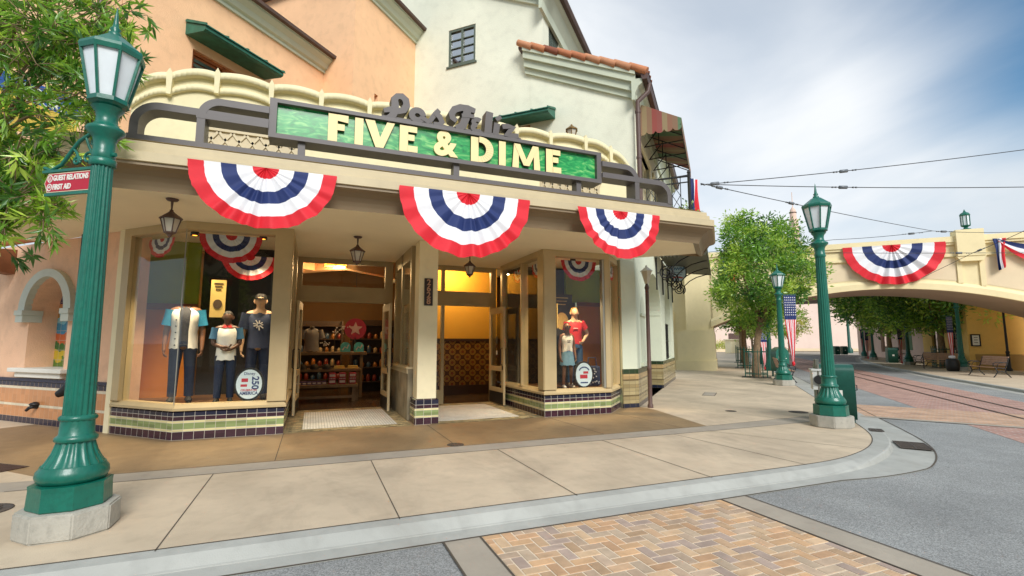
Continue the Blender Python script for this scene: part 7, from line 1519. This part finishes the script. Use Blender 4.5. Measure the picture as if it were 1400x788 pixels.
# big pale end building with sloping roof line
eb = thing('end_building', 'long pale pink building with a sloping roof line closing the end of the street', 'building', (86, 58, 0)); EMx = wallM(*(G(1000, 476, 0) * 0 + Vector((62, 72, 0))).xy, -38); b = MB(EMx)
b.prism([(-30, 0), (48, 0), (48, 5.6), (36, 8.4), (22, 10.2), (-30, 10.2)], 0, 14, 0, 'y'); b.build('wall', mat('pale_blush_wall', '#ead2c4', .8, .05, .4, dirt=.06), eb)
b = MB(EMx); b.prism([(48.2, 5.7), (36, 8.5), (22, 10.3), (22, 10.7), (36, 8.9), (48.2, 6.1)], -.5, 14, 0, 'y'); b.build('roof_edge', mat('tan_roof_edge', '#a97f58', .7, .1, 2), eb)
b = MB(EMx)
for x in (-20, -14, -8, -2, 6, 12): b.box(x, x + 3, -.08, -.002, 0, 3.4)
b.build('door_opening', M_brown, eb); b = MB(EMx)
for x in (-20, -14, -8, -2, 6, 12, 18): b.box(x, x + 1.4, -.08, -.002, 5.2, 7.6)
b.build('window', M_redt, eb); b = MB(EMx); b.box(-30, 48, -.1, -.081, 0, .5); b.build('base_course', M_brp, eb)
for i, (u, v, hh_, lab) in enumerate(((1162, 483, 6.4, 'tall far pole carrying a stack of signal lamps right of the corner lamp'), (1171, 480, 6.0, 'plain thin far pole just right of the signal lamp pole'), (1148, 480, 11, 'thick grey brown far pole just right of the corner lamp'), (1009, 478, 5.0, 'dark teal far post left of the pavement tree trunks'), (1016, 478, 5.0, 'second dark teal far post beside the trunks'))):
    p = G(u, v); t = thing('far_pole', lab, 'pole', tuple(p)); w_ = .5 if i == 2 else .22; b = MB(Matrix.Translation(p)); b.lathe([(w_ * 2, 0), (w_ * 2, .5), (w_, .9), (w_ * .7, hh_)], 12); b.build('pole', M_brown if i == 2 else M_greend, t)
    if i == 0:
        for k in range(5): b = MB(Matrix.Translation(p)); b.lathe([(.1, 5.0 + k * .55), (.4, 5.1 + k * .55), (.4, 5.35 + k * .55), (.1, 5.42 + k * .55)], 10); b.build('signal_lamp', M_black, t)
# planter hedge and pillar at the far end of the near pavement
hp_ = G(990, 481); t = thing('hedge', 'bright yellow green clipped hedge at the far end of the near pavement', 'hedge', tuple(hp_)); b = MB(); rng = random.Random(31); cs = [(hp_ + Vector((rng.uniform(-2.6, 3.4), rng.uniform(-1, 1), rng.uniform(.4, 1.7))), .5) for _ in range(60)]; leafy(b, cs, 40, 0, .2, rng, [srgb(x) for x in ('#a8b830', '#c2c840', '#8fa52a', '#b5b83a')]); b.build('foliage', M_leaf, t); b = MB(Matrix.Translation(hp_)); b.box(-3, 3.8, -1.2, 1.2, 0, .45); b.build('planter_wall', M_brp, t)
hp2 = G(1001.5, 483); t = thing('stone_pillar', 'low pale stone pillar at the right end of the far hedge', 'pillar', tuple(hp2)); b = MB(Matrix.Translation(hp2)); b.bbox(-.85, .85, -.6, .6, 0, 1.9, .06); b.bbox(-1.0, 1.0, -.75, .75, 1.9, 2.1, .04); b.build('shaft', M_cream, t)
for i, (u, v) in enumerate(((997, 478), (1018, 478))):
    p = G(u, v); t = thing('parasol', ['red parasol at the far left end of the street', 'red parasol behind the far tree trunks'][i], 'parasol', tuple(p), 0, 'red far parasols'); b = MB(Matrix.Translation(p)); b.lathe([(2.0, 2.6), (1.0, 3.1), (.05, 3.4)], 8, sm=False, cap=False); b.build('canopy', M_redt, t); b = MB(Matrix.Translation(p)); b.tube([(0, 0, 0), (0, 0, 3.4)], .06, 6); b.build('pole', M_white, t)
cp = G(1068, 478) 
ct = thing('clock_cupola', 'small pale cupola with a spike above the big tree', 'tower', (60, 70, 0)); q = dep(1084, 290, 95); b = MB(Matrix.Translation((q.x, q.y, 0))); b.box(-.6, .6, -.6, .6, 0, q.z - 1.5); b.lathe([(.6, q.z - 1.5), (.6, q.z - .2), (.5, q.z + .4), (.08, q.z + 1.0), (.06, q.z + 4)], 10); b.build('tower', M_pk, ct)
b = MB(Matrix.Translation((q.x, q.y, 0))); b.lathe([(.65, q.z - .3), (.7, q.z - .15), (.62, q.z - .1)], 10); b.build('roof', M_roofd, ct)
gp = dep(938, 300, 10.6); t = thing('potted_plant', 'low green plant at the foot of the balcony railing on the canopy', 'plant', (gp.x, gp.y, 4.14)); b = MB(); rng = random.Random(8); leafy(b, [(Vector((gp.x, gp.y, 4.42)) + Vector((rng.gauss(0, .1), rng.gauss(0, .08), rng.gauss(0, .06))), .15) for _ in range(10)], 16, 0, .08, rng, TONES); b.build('foliage', M_leaf, t); b = MB(Matrix.Translation((gp.x, gp.y, 4.143))); b.lathe([(.1, 0), (.14, .2), (.15, .22)], 14); b.build('pot', M_rtile, t)

# added behind the viewer for the show windows to reflect: pale building and trees
ob = thing('reflection_building', 'cream two storey building across the crossing, added to be seen only as a reflection in the shop windows', 'building', (-4, -34, 0)); b = MB(wallM(14, -30, 180))
b.holed(0, 40, 0, 8, [(3 + 6 * i, 6.4 + 6 * i, 0, 3.4) for i in range(6)] + [(3.6 + 6 * i, 5.6 + 6 * i, 5, 7.2) for i in range(6)], 0, .4); b.build('wall', M_cream, ob)
b = MB(wallM(14, -30, 180)); b.box(0, 40, .38, .42, 0, 7.9); b.build('pane', M_glassd, ob); b = MB(wallM(14, -30, 180)); b.prism([(-.8, 8), (6, 10.5), (6, 7.9)], -.4, 40.4, 0, 'x'); b.build('roof', M_rtile, ob)
for i, (x, y) in enumerate(((-10, -22), (2, -22))): make_tree('street tree added for reflections in front of the building opposite, number %d counting from the west' % (i + 1), (x, y, 0), 2.2, 2.2, 3.4, 40 + i, 60, 40, .34, group='trees opposite')
